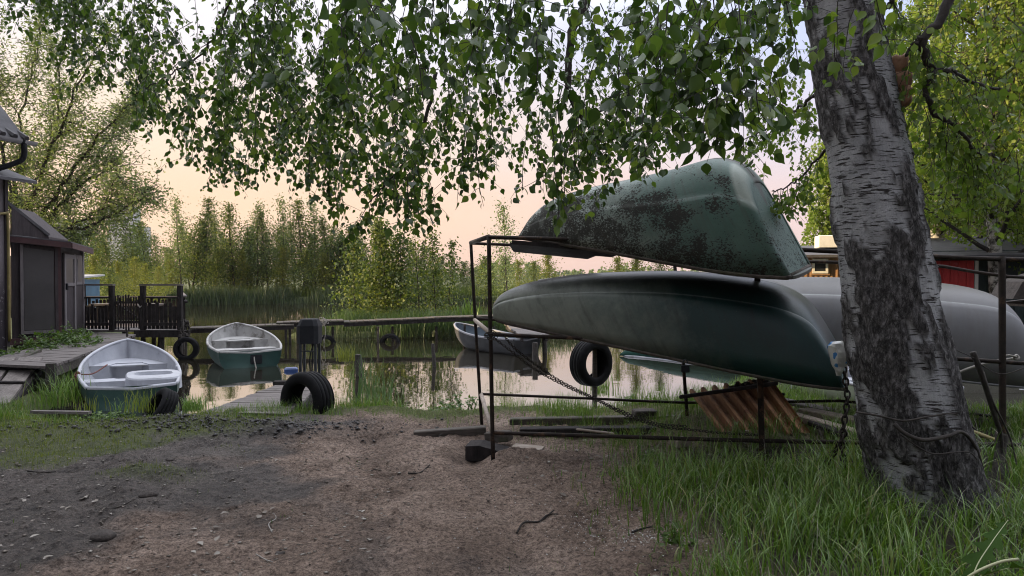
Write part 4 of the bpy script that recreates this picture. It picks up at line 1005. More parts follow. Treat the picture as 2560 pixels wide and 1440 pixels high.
def house():
    A = np.array([-8.52, 11.5, 0]); d = unit(np.array([-2.0, -6.5, 0])); n = np.array([-d[1], d[0], 0]) * -1; n = n if n[0] > 0 else -n   # wall runs from A towards the viewer
    far = -d; Lw = 17.5; Wd = 7.0; b = -n
    t = thing('house', 'dark house with a gutter and eave, cut off by the left edge', 'house', A + d * Lw / 2 + b * Wd / 2)
    def pt(s, w, z): return A + d * s + b * w + np.array([0, 0, z])
    ze, zr = 3.32, 7.5  # ridge made tall and walls run on unseen to shade the foreground
    m = MB(); V = [pt(0, 0, .3), pt(Lw, 0, .3), pt(Lw, Wd, .3), pt(0, Wd, .3), pt(0, 0, ze), pt(Lw, 0, ze), pt(Lw, Wd, ze), pt(0, Wd, ze), pt(0, Wd / 2, zr - .1), pt(Lw, Wd / 2, zr - .1)]
    m.add(np.array(V), [(0, 1, 5, 4), (1, 2, 6, 9, 5), (2, 3, 7, 6), (3, 0, 4, 8, 7), (0, 3, 2, 1)]); m.build('wall', 'membrane_wall', t)
    ov = .45
    # lower pent roof over the wall and the upper main roof
    m = MB(); V = [pt(-.30, -.34, ze - .05), pt(Lw, -.34, ze - .05), pt(Lw, .5, ze + .24), pt(-.30, .5, ze + .24)]; V = V + [v - np.array([0, 0, .05]) for v in V]
    m.add(np.array(V), [(0, 1, 2, 3), (7, 6, 5, 4), (0, 4, 5, 1), (1, 5, 6, 2), (2, 6, 7, 3), (3, 7, 4, 0)]); m.build('pent_roof', 'roofing', t)
    z2 = 3.95
    m = MB(); V = [pt(.02, .25, ze), pt(Lw, .25, ze), pt(Lw, Wd - .25, ze), pt(.02, Wd - .25, ze), pt(.02, .25, z2 + .1), pt(Lw, .25, z2 + .1), pt(Lw, Wd - .25, z2 + .1), pt(.02, Wd - .25, z2 + .1)]
    m.add(np.array(V), [(0, 1, 5, 4), (1, 2, 6, 5), (2, 3, 7, 6), (3, 0, 4, 7)]); m.build('upper_wall', 'shed_board', t)
    m = MB()
    for sgn, w0 in ((1, -.20), (-1, Wd + .20)):
        V = [pt(-.25, w0, z2), pt(Lw, w0, z2), pt(Lw, Wd / 2, zr + .35), pt(-.25, Wd / 2, zr + .35)]; V = V + [v - np.array([0, 0, .08]) for v in V]
        m.add(np.array(V), [(0, 1, 2, 3), (7, 6, 5, 4), (0, 4, 5, 1), (1, 5, 6, 2), (2, 6, 7, 3), (3, 7, 4, 0)])
    rf = m.build('roof', 'roofing', t)
    tl = MB()
    for i in range(60):
        s = -.22 + i * .2; tl.tube([pt(s, -.22, z2 + .03), pt(s, .5, z2 + .43)], .05, 6)
    tl.build('tiles', 'tile', t)
    g = MB(); a = np.linspace(PI, 2 * PI, 9); pr = np.c_[np.cos(a), np.sin(a)] * .065; pr = np.vstack([pr, (np.c_[np.cos(a), np.sin(a)] * .058)[::-1]])
    g.prism(pr, -.32, Lw, (pt(0, -.28, z2 - .02), -n, np.array([0, 0, 1.]), d))
    MAT['gutter'] = mottled('gutter', (.16, .155, .16), (.25, .24, .25), 5, .45, .2, 40)
    gt = g.build('gutter', 'gutter', t, False)
    k = MB()
    for s in (-.1, .35, .8, 1.5, 2.2): k.prism(np.vstack([np.c_[np.cos(a), np.sin(a)] * .072, (np.c_[np.cos(a), np.sin(a)] * .064)[::-1]]), s, s + .04, (pt(0, -.28, z2 - .02), -n, np.array([0, 0, 1.]), d))
    k.build('bracket', 'black_plastic', gt)
    q = MB(); q.tube(catmull([pt(-.12, -.28, z2 - .06), pt(-.12, -.28, z2 - .28), pt(-.05, -.20, z2 - .40), pt(.4, .1, z2 - .66), pt(.8, .1, z2 - .8)], 14), .045, 8); q.build('downpipe', 'black_plastic', t, True)
    q = MB(); e = -n * .04
    q.tube(catmull([pt(.22, -.05, 2.66), pt(.03, -.05, 2.70), pt(-.005, -.05, 2.62), pt(-.005, -.05, 1.6), pt(-.005, -.05, .55)], 24), .022, 7)
    MAT['brass_pipe'] = mottled('brass_pipe', (.16, .125, .04), (.23, .185, .07), 8, .6, .3, 40); q.build('pipe', 'brass_pipe', t, True)
    q = MB(); q.box(pt(.0, -.012, 1.9), (.05, .05, 2.9), rotz(math.atan2(d[1], d[0]))); q.build('corner_trim', 'shed_board', t)
house()
def annex():
    a0 = G(30, 838, .52); D0 = a0[1]
    B0 = P(30, 838, 12.2); B1 = P(150, 834, 12.75); B2 = P(207, 818, 13.85)
    zb = .50
    T0, T1_, T2 = P(30, 592, 12.2)[2], P(152, 607, 12.75)[2], P(207, 622, 13.85)[2]
    p0, p1, p2 = B0 * [1, 1, 0], B1 * [1, 1, 0], B2 * [1, 1, 0]; b3 = p0 + (p2 - p1) * 1.6 + np.array([-.3, .6, 0])
    t = thing('shed_annex', 'low lean-to shed with a big dusty pane and a narrow door', 'shed', p1 + [0, 0, zb])
    def w(p, z): return p + np.array([0, 0, z])
    m = MB(); m.add(np.array([w(p0, zb), w(p1, zb), w(p2, zb), w(b3, zb), w(p0, T0), w(p1, T1_), w(p2, T2), w(b3, T0 + .1)]), [(0, 1, 5, 4), (1, 2, 6, 5), (2, 3, 7, 6), (3, 0, 4, 7), (0, 3, 2, 1), (4, 5, 6, 7)]); m.build('wall', 'shed_board', t)
    d1 = unit(p1 - p0); n1 = np.array([d1[1], -d1[0], 0]); L1 = np.linalg.norm(p1 - p0)
    d2 = unit(p2 - p1); n2 = np.array([d2[1], -d2[0], 0]); L2 = np.linalg.norm(p2 - p1)
    def board(name, pa, d, n, s0, s1, z0, z1, th, mat, off=.0, par=None, z1b=None):
        z1b = z1 if z1b is None else z1b; q = MB()
        V = [pa + d * s0 + n * off + [0, 0, z0], pa + d * s1 + n * off + [0, 0, z0], pa + d * s1 + n * off + [0, 0, z1b], pa + d * s0 + n * off + [0, 0, z1]]
        V = V + [v + n * th for v in V]; q.add(np.array(V), [(3, 2, 1, 0), (4, 5, 6, 7), (0, 1, 5, 4), (1, 2, 6, 5), (2, 3, 7, 6), (3, 0, 4, 7)]); return q.build(name, mat, par if par is not None else t)
    tz = lambda s: T0 + (T1_ - T0) * s / L1
    # big framed pane
    s0, s1 = .165 * L1, L1 * .955
    wn = board('window', p0, d1, n1, s0, s1, zb + .10, tz(s0) - .12, .03, 'shed_board', .002, None, tz(s1) - .12)
    board('pane', p0, d1, n1, s0 + .06, s1 - .06, zb + .17, tz(s0) - .17, .008, 'dusty_pane', .033, wn, tz(s1) - .17)
    for (u0, u1) in ((s0, s0 + .05), (s1 - .05, s1)): board('frame', p0, d1, n1, u0, u1, zb + .10, tz(u0) - .12, .022, 'pale_frame' if u0 == s0 else 'shed_board', .0335, wn)
    board('frame', p0, d1, n1, s0 + .05, s1 - .05, zb + .10, zb + .16, .022, 'pale_frame', .0335, wn)
    board('corner_post', p0, d1, n1, L1 - .085, L1 + .02, zb, T1_ - .04, .035, 'maroon', .003)
    board('sill', p0, d1, n1, -.05, L1 + .03, zb - .08, zb + .03, .05, 'maroon', .004)
    # door side
    dr = board('door', p1, d2, n2, .10 * L2, .58 * L2, zb + .02, T2 - .12, .03, 'shed_board', .002)
    board('pane', p1, d2, n2, .17 * L2, .51 * L2, zb + 1.02, T2 - .22, .006, 'dusty_pane', .033, dr)
    for (z0, z1) in ((zb + .96, zb + 1.02), (T2 - .22, T2 - .14)): board('rail', p1, d2, n2, .10 * L2, .58 * L2, z0, z1, .02, 'pale_frame', .0335, dr)
    for (u0, u1) in ((.10, .165), (.515, .58)): board('stile', p1, d2, n2, u0 * L2, u1 * L2, zb + .06, T2 - .13, .018, 'pale_frame', .0345, dr)
    q = MB(); q.box(p1 + d2 * .14 * L2 + n2 * .07 + [0, 0, zb + .95], (.03, .03, .12)); q.build('handle', 'black_plastic', dr)
    wd = board('window', p1, d2, n2, .68 * L2, .96 * L2, zb + .98, T2 - .14, .02, 'pale_frame', .002)
    board('pane', p1, d2, n2, .73 * L2, .91 * L2, zb + 1.05, T2 - .22, .006, 'dusty_pane', .023, wd)
    board('side_board', p1, d2, n2, .66 * L2, .98 * L2, zb + .03, zb + .96, .018, 'shed_board', .002)
    board('end_post', p1, d2, n2, .965 * L2, 1.02 * L2, zb, T2 - .04, .03, 'pale_frame', .003)
    # roof: overhanging lean-to sheet with a maroon fascia
    up = np.array([0, 0, 1.])
    r0, r1, r2 = p0 + n1 * .14 - d1 * .1 + up * (T0 + .03), p1 + n1 * .16 + n2 * .16 + up * (T1_ + .02), p2 + n2 * .16 + d2 * .12 + up * (T2 + .02)
    r3 = b3 + up * (T0 + .08); m = MB(); V = [r0, r1, r2, r3]; V = V + [v - up * .02 for v in V]
    m.add(np.array(V), [(0, 1, 2, 3), (7, 6, 5, 4), (0, 4, 5, 1), (1, 5, 6, 2), (2, 6, 7, 3), (3, 7, 4, 0)]); m.build('roof', 'roofing', t)
    m = MB(); m.beam(r0 - up * .075, r1 - up * .075, .025, .10); m.beam(r1 - up * .075 + d2 * .02, r2 - up * .075, .025, .10); m.build('fascia', 'maroon', t)
    # boarded gable rising behind the lean-to
    g0 = P(30, 592, 12.9); g1 = P(36, 516, 12.9); g2 = P(122, 592, 13.5)
    m = MB(); V = [g0 * [1, 1, 0] + up * (T0 - .1), g2 * [1, 1, 0] + up * (T0 - .2), g2, g1 + [-.06, 0, 0]]; V = V + [v + np.array([-.4, 1.2, 0]) for v in V]
    m.add(np.array(V), [(0, 1, 2, 3), (7, 6, 5, 4), (0, 4, 5, 1), (1, 5, 6, 2), (2, 6, 7, 3), (3, 7, 4, 0)]); m.build('gable', 'shed_board', t)
    m = MB(); m.beam(g1 + up * .04 + [-.12, -.03, .04], g2 + up * .03, .06, .05); m.build('verge', 'roofing', t)
    for f in (.1, .5, .9):
        q = MB(); c = p0 + (p1 - p0) * f; q.box(c + np.array([.0, .15, .25]), (.22, .22, .42), rotz(.2)); q.build('footing', 'soil', t)
annex()
def far_left_shed():
    t = thing('blue_shed', 'blue corrugated metal shed behind the platform', 'shed', P(215, 745, 25) * [1, 1, 0] + [0, 0, .3])
    MAT['blue_metal'] = mottled('blue_metal', (.025, .075, .12), (.04, .11, .17), 3, .5, .2, 20)
    c = P(150, 742, 25); m = MB()
    for i in range(26): m.box((c[0] - 1.9 + i * .09, c[1], 1.0), (.07, .05, 1.15)); m.box((c[0] - 1.86 + i * .09, c[1] + .02, 1.0), (.05, .03, 1.14))
    m.box((c[0] - .75, c[1] + .9, .97), (2.3, 1.7, 1.1)); m.build('wall', 'blue_metal', t)
    m = MB(); m.box((c[0] - .75, c[1] + .85, 1.62), (2.6, 2.0, .06), rotx(.06)); m.build('roof', 'concrete', t)
far_left_shed()

# ------------------------------------------------------------------ sheds on the right
def right_buildings():
    MAT['warm_board'] = mottled('warm_board', (.24, .135, .07), (.36, .215, .115), 5, .8, .5, 30, (6, 6, 1), (.14, .08, .05), .62, 4)
    MAT['white_trim'] = mottled('white_trim', (.62, .60, .55), (.74, .72, .68), 6, .6, .2, 40)
    MAT['red_door'] = mottled('red_door', (.42, .018, .022), (.56, .035, .035), 4, .55, .3, 30, (5, 5, 1))
    MAT['green_board'] = mottled('green_board', (.028, .042, .042), (.05, .068, .066), 5, .7, .4, 30, (6, 6, 1))
    c = P(2005, 700, 19); yaw = R(-16); Rm = rotz(yaw); u = Rm @ np.array([1., 0, 0]); n = Rm @ np.array([0, -1., 0]); up = np.array([0, 0, 1.])
    z0, z1 = .25, P(0, 640, 19)[2]; o = np.array([c[0] - 1.6, c[1] + .4, 0]); Lb = 5.2
    t = thing('board_shed', 'brown board shed with one small white window', 'shed', o + u * Lb / 2 + up * z0)
    m = MB(); m.box(o + u * Lb / 2 - n * 1.5 + up * (z0 + z1) / 2, (Lb, 3.0, z1 - z0), Rm); m.build('wall', 'warm_board', t)
    m = MB()
    for i in range(40): m.box(o + u * (i + .5) * Lb / 40 + n * .012 + up * (z0 + z1) / 2, (.035, .022, z1 - z0 - .01), Rm)
    m.build('batten', 'warm_board', t)
    wx = (P(2056, 665, 18.4) - o) @ u
    wc = o + u * wx + n * .03 + up * P(0, 665, 18.6)[2]; w = MB(); w.box(wc, (.50, .05, .50), Rm); wi = w.build('window', 'warm_board', t)
    for dx, dz, sx, sz in ((-.17, 0, .06, .40), (.17, 0, .06, .40), (0, .17, .28, .06), (0, -.17, .28, .06)):
        q = MB(); q.box(wc + u * dx + up * dz + n * .035, (sx, .03, sz), Rm); q.build('frame', 'white_trim', wi)
    q = MB(); q.box(wc + n * .027, (.28, .012, .28), Rm); q.build('pane', 'glass_dark', wi)
    m = MB(); m.box(o + u * Lb / 2 - n * 1.3 + up * (z1 + .18), (Lb + .5, 3.9, .07), Rm @ rotx(R(6))); m.build('roof', 'roofing', t)
    m = MB(); m.box(o + u * (Lb * .52) - n * 1.6 + up * (z1 + .45), (.95, .8, .36), Rm, .02); m.build('chimney', 'white_trim', t)
    # dark green store with the red door
    D = 13.2; o2 = P(2270, 700, D) * [1, 1, 0]; yaw2 = R(-18); R2 = rotz(yaw2); u2 = R2 @ np.array([1., 0, 0]); n2 = R2 @ np.array([0, -1., 0])
    L2 = 4.6; zt2 = P(0, 628, D)[2]
    t = thing('green_store', 'dark green plank store with a bright red door', 'shed', o2 + u2 * L2 / 2 + up * .25)
    m = MB(); m.box(o2 + u2 * L2 / 2 - n2 * 1.4 + up * (zt2 + .2) / 2, (L2, 2.8, zt2 - .2), R2); m.build('wall', 'green_board', t)
    m = MB()
    for i in range(30): m.box(o2 + u2 * (i + .5) * L2 / 30 + n2 * .012 + up * (zt2 + .2) / 2, (.03, .022, zt2 - .21), R2)
    m.build('batten', 'green_board', t)
    dx = (P(2372, 690, D) - o2) @ u2
    m = MB(); m.box(o2 + u2 * dx + n2 * .045 + up * 1.08, (.66, .05, 1.72), R2); dr = m.build('door', 'red_door', t)
    for s in (-1, 1): q = MB(); q.box(o2 + u2 * (dx + s * .37) + n2 * .045 + up * 1.1, (.06, .06, 1.82), R2); q.build('door_frame', 'white_trim', t)
    for k in range(5): q = MB(); q.box(o2 + u2 * (dx - .264 + k * .132) + n2 * .078 + up * 1.08, (.118, .014, 1.70), R2); q.build('board', 'red_door', dr)
    q = MB(); q.box(o2 + u2 * (dx + .18) + n2 * .095 + up * 1.25, (.05, .03, .12), R2); q.build('handle', 'brass_pipe', dr)
    q = MB(); q.box(o2 + u2 * 2.1 + n2 * .03 + up * 1.15, (.07, .05, 1.7), R2); q.build('post', 'white_trim', t)
    for z in (1.33, .68): q = MB(); q.box(o2 + u2 * 3.1 + n2 * .04 + up * z, (2.0, .04, .06), R2); q.build('rail', 'white_trim', t)
    m = MB(); m.box(o2 + u2 * L2 / 2 - n2 * 1.2 + up * (zt2 + .12), (L2 + .5, 3.6, .07), R2 @ rotx(R(8))); m.build('roof', 'roofing', t)
    # tall dark barn half hidden by the birches
    b = P(2330, 640, 24) * [1, 1, 0]; t = thing('barn', 'tall dark barn half hidden behind the birches', 'barn', b + [2, 0, .3])
    zt3 = P(0, 470, 24)[2]
    m = MB(); m.box(b + [1.8, 2, (zt3 + .3) / 2], (4.2, 4, zt3 - .3), rotz(-.1)); m.build('wall', 'roofing', t)
    m = MB(); m.prism([(-2.5, 0), (2.5, 0), (0, 1.5)], -2.3, 2.3, (b + [1.8, 2, zt3], np.array([1., 0, 0]), up, np.array([0, 1., 0]))); m.build('roof', 'roofing', t)
    # yellow mesh platform
    t = thing('mesh_platform', 'low platform topped with yellow perforated mesh', 'platform', P(2500, 1040, 8.3) * [1, 1, 0] + [0, 0, .2])
    MAT['yellow_mesh'] = yellow_mesh()
    zq = .22; q = [G(2396, 1004, zq + .12), G(2640, 1065, zq + .02), G(2640, 985, zq + .2), G(2410, 985, zq + .16)]
    q = [P(2388, 1003, 8.6), P(2640, 1058, 7.6), P(2640, 1000, 9.3), P(2440, 985, 9.8)]
    plank('mesh_top', None, q, .015, 'yellow_mesh', parent=t)
    m = MB(); m.beam(q[0] - [0, 0, .06], q[1] - [0, 0, .06], .03, .08); m.build('edge_board', 'pale_wood', t)
    for k in range(4):
        c = q[0] + (q[1] - q[0]) * (.08 if k == 0 else .95) if k < 2 else q[3] + (q[2] - q[3]) * (.1 if k == 2 else .9)
        m = MB(); m.tube([c * [1, 1, 0] + [0, 0, -.1], c - [0, 0, .10]], .035, 8); m.build('leg', 'rust', t, True)
    t = thing('stone_lid', 'slanted brown slab propped at the right edge', 'slab', P(2600, 745, 8.5))
    m = MB(); m.prism([(0, 0), (.5, .0), (.5, .34), (.12, .22)], 0, .6, (P(2532, 748, 8.6), np.array([1., 0, 0]), up, np.array([.2, 1., 0]))); m.build('slab', 'soil', t)
    m = MB(); m.box(P(2585, 750, 8.9) - [0, 0, .03], (.62, .7, .03), roty(-.1)); m.build('edge_board', 'old_wood', t)
    m = MB(); m.tube([P(2600, 760, 8.9), P(2600, 1010, 8.9)], .04, 8); m.build('post', 'rust', t, True)
def yellow_mesh():
    m, N, L = new_mat('yellow_mesh')
    out = N.new('ShaderNodeOutputMaterial'); b = N.new('ShaderNodeBsdfPrincipled'); L.new(b.outputs[0], out.inputs[0])
    g = N.new('ShaderNodeTexCoord'); v = N.new('ShaderNodeTexVoronoi'); v.inputs['Scale'].default_value = 30; v.inputs['Randomness'].default_value = .1
    L.new(g.outputs['Object'], v.inputs['Vector'])
    r = ramp_node(N, [(.18, (.09, .07, .02)), (.30, (.62, .44, .10))]); L.new(v.outputs['Distance'], r.inputs[0]); L.new(r.outputs[0], b.inputs['Base Color']); b.inputs['Roughness'].default_value = .5
    return m
right_buildings()
def towers():
    m, N, L = new_mat('tower_wall'); out = N.new('ShaderNodeOutputMaterial'); bs = N.new('ShaderNodeBsdfPrincipled'); L.new(bs.outputs[0], out.inputs[0])
    tc = N.new('ShaderNodeTexCoord'); mp = N.new('ShaderNodeMapping'); mp.inputs['Rotation'].default_value = (R(90), 0, 0); L.new(tc.outputs['Object'], mp.inputs[0])
    bk = N.new('ShaderNodeTexBrick'); bk.offset = 0; bk.inputs['Scale'].default_value = 1; bk.inputs['Brick Width'].default_value = 3.2; bk.inputs['Row Height'].default_value = 3.0; bk.inputs['Mortar Size'].default_value = .75; bk.inputs['Mortar Smooth'].default_value = 0
    bk.inputs['Color1'].default_value = (.12, .13, .16, 1); bk.inputs['Color2'].default_value = (.18, .20, .23, 1); bk.inputs['Mortar'].default_value = (.38, .40, .43, 1)
    L.new(mp.outputs[0], bk.inputs['Vector']); L.new(bk.outputs['Color'], bs.inputs['Base Color']); MAT['tower_wall'] = m
    for (x0, x1, yt, D, lab, step) in ((270, 329, 515, 620, 'slim grey apartment tower seen far off above the trees', 1), (60, 192, 548, 560, 'broad grey apartment block seen far off behind the willow', 0)):
        a, b = P(x0, yt, D), P(x1, yt, D); z = a[2]; w = b[0] - a[0]
        t = thing('apartment_tower', lab, 'apartment building', ((a[0] + b[0]) / 2, D + 8, 0), 'apartment buildings on the horizon')
        m = MB(); m.box(((a[0] + b[0]) / 2, D + 8, z / 2), (w, 16, z)); m.box((a[0] + w * .3, D + 8, z + 1.2), (w * .3, 8, 2.4)); m.build('wall', 'tower_wall', t)
        if step:
            m = MB(); m.box((b[0] + w * .22, D + 9, z * .36), (w * .44, 14, z * .72)); m.build('wing', 'tower_wall', t)
towers()

# ------------------------------------------------------------------ trees
def wob_path(rng, p, d, L, n=6, wob=.12, grav=0.0, up=0.0):
    p = np.asarray(p, float).copy(); d = unit(d); pts = [p.copy()]
    for i in range(n):
        d = unit(d + rng.normal(0, wob, 3) + np.array([0, 0, up - grav])); p = p + d * (L / n); pts.append(p.copy())
    return np.array(pts)
class Crown:
    def __init__(s): s.p, s.a, s.n, s.l, s.w = [], [], [], [], []
    def add(s, p, a, n, l, w): s.p.append(p); s.a.append(a); s.n.append(n); s.l.append(l); s.w.append(w)
    def build(s, name, mat, parent, detail):
        p, a, n, l, w = [np.concatenate(q) for q in (s.p, s.a, s.n, s.l, s.w)]
        V, Fc = leaves_mesh(p, a, n, l, w, detail); return build(name, V, Fc, mat, parent, False)
def scatter_leaves(rng, cr, path, n, spread, size, aspect=.7, droop=.5, var=.35):
    t = rng.uniform(0, len(path) - 1.001, n); i = t.astype(int); f = (t - i)[:, None]
    p = path[i] * (1 - f) + path[i + 1] * f + rng.normal(0, spread, (n, 3))
    a = rand_dirs(rng, n); a[:, 2] = a[:, 2] * .7 - droop; l = size * rng.uniform(1 - var, 1 + var, n)
    cr.add(p, a, rand_dirs(rng, n), l, l * aspect)
def young_tree(rng, base, H, r0, width, nb, nl, size, mats_, f0=.12, label=None, group=None, slim=1.0, lean=.03, name='young_tree', aspect=.75, detail=0):
    base = np.asarray(base, float); t = thing(name, label, 'tree', base, group)
    tr = wob_path(rng, base - [0, 0, .3], (rng.normal(0, lean), rng.normal(0, lean), 1), H + .3, 9, .035, up=.05)
    m = MB(); m.tube(tr, np.linspace(r0, r0 * .15, 10), 6); cr = Crown(); br = MB()
    for k in range(nb):
        f = f0 + (1 - f0) * ((k + rng.uniform(0, 1)) / nb); q = f * 9; i = int(min(8, q)); p = tr[i] * (1 - (q - i)) + tr[i + 1] * (q - i)
        L = width * ((1 - f) ** .62 * 1.05 + .10) * rng.uniform(.45, 1.35) * (.5 + .5 * min(1, (f - f0) * 3 + .3)); az = k * 2.4 + rng.normal(0, .6); el = rng.uniform(.25, .95)
        path = wob_path(rng, p, (math.cos(az), math.sin(az), math.tan(el) * .8), L, 4, .16); br.tube(path, np.linspace(r0 * .28 * (1.1 - f), .004, 5), 4, False)
        scatter_leaves(rng, cr, path, int(nl / nb * (L / width + .35)), .07 + L * .17, size, aspect)
    scatter_leaves(rng, cr, tr[7:], int(nl * .05), .10, size, aspect)
    m.v += br.v; m.f += [tuple(q + m.n for q in f) for f in br.f]; m.build('trunk', mats_[0], t, True); cr.build('crown', mats_[1], t, detail)
    return t
def far_trees():
    rng = np.random.RandomState(11)
    protos = []
    specs = [(5.4, .075, 1.75, 30, 3000, .105, 'young_leaf'), (6.2, .08, 1.65, 34, 3300, .105, 'young_leaf'), (4.6, .045, 1.7, 28, 3000, .11, 'yellow_leaf'), (5.8, .05, 1.7, 30, 2100, .10, 'willow_leaf'), (3.6, .04, 1.7, 28, 3000, .11, 'young_leaf'), (4.6, .07, 2.3, 34, 4200, .11, 'alder_leaf')]
    for (H, r, w, nb, nl, sz, lm) in specs: protos.append((H, young_tree(rng, (0, 0, 0), H, r, w, nb, nl, sz, ('bark_dark', lm), .12 if H < 5 else .24, 'x', None)))
    lab = {0: 'bushy green sapling in the dense row along the far bank', 1: 'tall pointed sapling rising out of the row along the far bank', 2: 'yellowish sunlit sapling in the row along the far bank', 3: 'thin airy grey green sapling in the row along the far bank', 4: 'low round young tree filling the row along the far bank', 5: 'broad dark alder standing among the saplings of the far bank'}
    used = set()
    def put(k, px, D, h, label=None, group='saplings along the far bank', zb=.25):
        H, o = protos[k]; s = h / H; loc = P(px, 700, D); loc = (loc[0], loc[1], zb)
        sc = (s * rng.uniform(.9, 1.15), s * rng.uniform(.9, 1.15), s); rz = rng.uniform(0, 6.28)
        if k not in used: o.location = loc; o.rotation_euler = (0, 0, rz); o.scale = sc; o['label'] = label or lab[k]; o['group'] = group; used.add(k); return o
        return dup(o, loc, rz, sc, label or lab[k], group)
    h2z = lambda yt, D: P(0, yt, D)[2] - .25
    # main row, crown tops read along the skyline (column, top row, depth, kind)
    row = [(452, 500, 46, 3), (478, 548, 45, 0), (503, 497, 46, 1), (545, 535, 46.5, 3), (588, 512, 45, 0), (640, 512, 45.5, 3), (672, 530, 46, 0), (716, 498, 46, 3), (762, 500, 45.4, 1), (792, 505, 46.5, 3), (835, 545, 46, 0), (880, 565, 46, 4), (905, 575, 47, 0),
           (425, 640, 47, 2), (400, 655, 46, 2), (545, 620, 44.4, 4), (605, 628, 44.6, 2), (705, 620, 44.8, 2), (765, 625, 44.7, 4), (815, 635, 44.8, 2), (940, 600, 49, 0), (985, 585, 50, 3),
           (1015, 600, 49, 0), (1060, 615, 50, 4), (1095, 640, 50, 0), (1130, 635, 52, 3), (1160, 655, 53, 4), (1195, 652, 55, 0), (1225, 660, 56, 4), (475, 560, 50, 0), (540, 570, 51, 1), (615, 565, 52, 0), (690, 565, 52, 1), (735, 560, 52, 0), (815, 565, 52, 1), (860, 580, 52, 0), (890, 600, 52, 4), (498, 585, 48, 0), (562, 580, 48.5, 0), (575, 600, 47.5, 4), (628, 595, 48, 4), (655, 580, 49, 0), (704, 590, 49, 4), (780, 590, 48, 4), (806, 595, 48.5, 0), (850, 610, 48, 4), (440, 600, 50, 0), (418, 620, 50, 4), (515, 590, 45.5, 5), (618, 575, 47, 5), (845, 600, 46, 5), (900, 625, 46.5, 5), (1040, 640, 52, 5), (1180, 665, 54, 5)]
    for (px, yt, D, k) in row: put(k, px + rng.uniform(-3, 3), D, h2z(yt, D))
    # left of the sky gap: trees behind the shed
    left = [(225, 560, 40, 0), (252, 590, 38, 4), (285, 600, 37, 0), (310, 590, 41, 1), (335, 610, 38, 4), (355, 555, 42, 1), (378, 560, 41, 0), (398, 590, 43, 3), (205, 585, 36, 0), (240, 640, 33, 2)]
    for (px, yt, D, k) in left: put(k, px, D, h2z(yt, D), 'green young tree behind the platform, left of the open sky', 'trees behind the jetty platform')
    for (px, yt, D, k) in [(300, 655, 30, 2), (335, 645, 31, 2), (365, 660, 32, 2), (275, 672, 29, 4), (395, 668, 34, 2), (255, 668, 35, 4)]: put(k, px, D, h2z(yt, D), 'low yellow green bush behind the jetty platform', 'bushes behind the jetty platform')
    # right of the rack posts, seen over and between the boats
    for (px, yt, D, k, lab2) in [(1272, 510, 27, 3, 'very thin airy sapling just left of the topmost boat'), (1262, 640, 40, 4, 'dark leafy shrub behind the rack posts'), (1300, 650, 33, 2, 'yellowish bush right of the rack posts, above the dusty bow'), (1375, 632, 30, 2, 'small yellowish sapling between the two rack tiers'), (1335, 652, 60, 4, 'distant dark shrub between the two rack tiers'), (1215, 640, 42, 4, 'dark leafy shrub left of the rack posts'),
                                 (1590, 628, 24, 2, 'yellowish sapling in the gap under the topmost boat'), (1650, 622, 24.5, 0, 'green sapling in the gap under the topmost boat'), (1540, 640, 26, 2, 'lowest sapling in the gap under the topmost boat')]: put(k, px, D, h2z(yt, D), lab2, 'saplings seen through the rack', .2)
far_trees()
def island_trees():
    rng = np.random.RandomState(5)
    spec = [(930, 800, 20.0, 560, .035, .75, 1500, 'leafy sapling on the islet, tallest of those left of the rack'), (965, 812, 19.6, 545, .04, .85, 1900, 'dense bright sapling in the middle of the islet'), (1003, 812, 19.4, 585, .03, .7, 1300, 'slender sapling leaning beside the dense one on the islet'), (890, 806, 20.6, 600, .03, .75, 1400, 'bushy sapling at the left end of the islet'),
            (1050, 800, 20.4, 535, .022, .38, 420, 'bare stemmed thin sapling on the islet'), (1024, 800, 21.2, 640, .02, .4, 380, 'short thin stem on the islet under hanging birch leaves'), (1092, 796, 21.0, 575, .03, .65, 900, 'yellowish sapling at the right end of the islet'), (1118, 796, 22.0, 600, .028, .55, 700, 'small green sapling at the right tip of the islet'), (1075, 800, 22.2, 640, .03, .6, 700, 'low leafy sapling behind the right end of the islet')]
    for (px, pyb, D, yt, r, w, nl, lab) in spec:
        b = P(px, 800, D) * [1, 1, 0] + [0, 0, .1]; H = P(px, yt, D)[2] - .1
        young_tree(rng, b, H, r, w, 24, int(nl * 1.25), .085, ('bark_dark', 'young_leaf'), .16, lab, 'saplings on the islet')
island_trees()
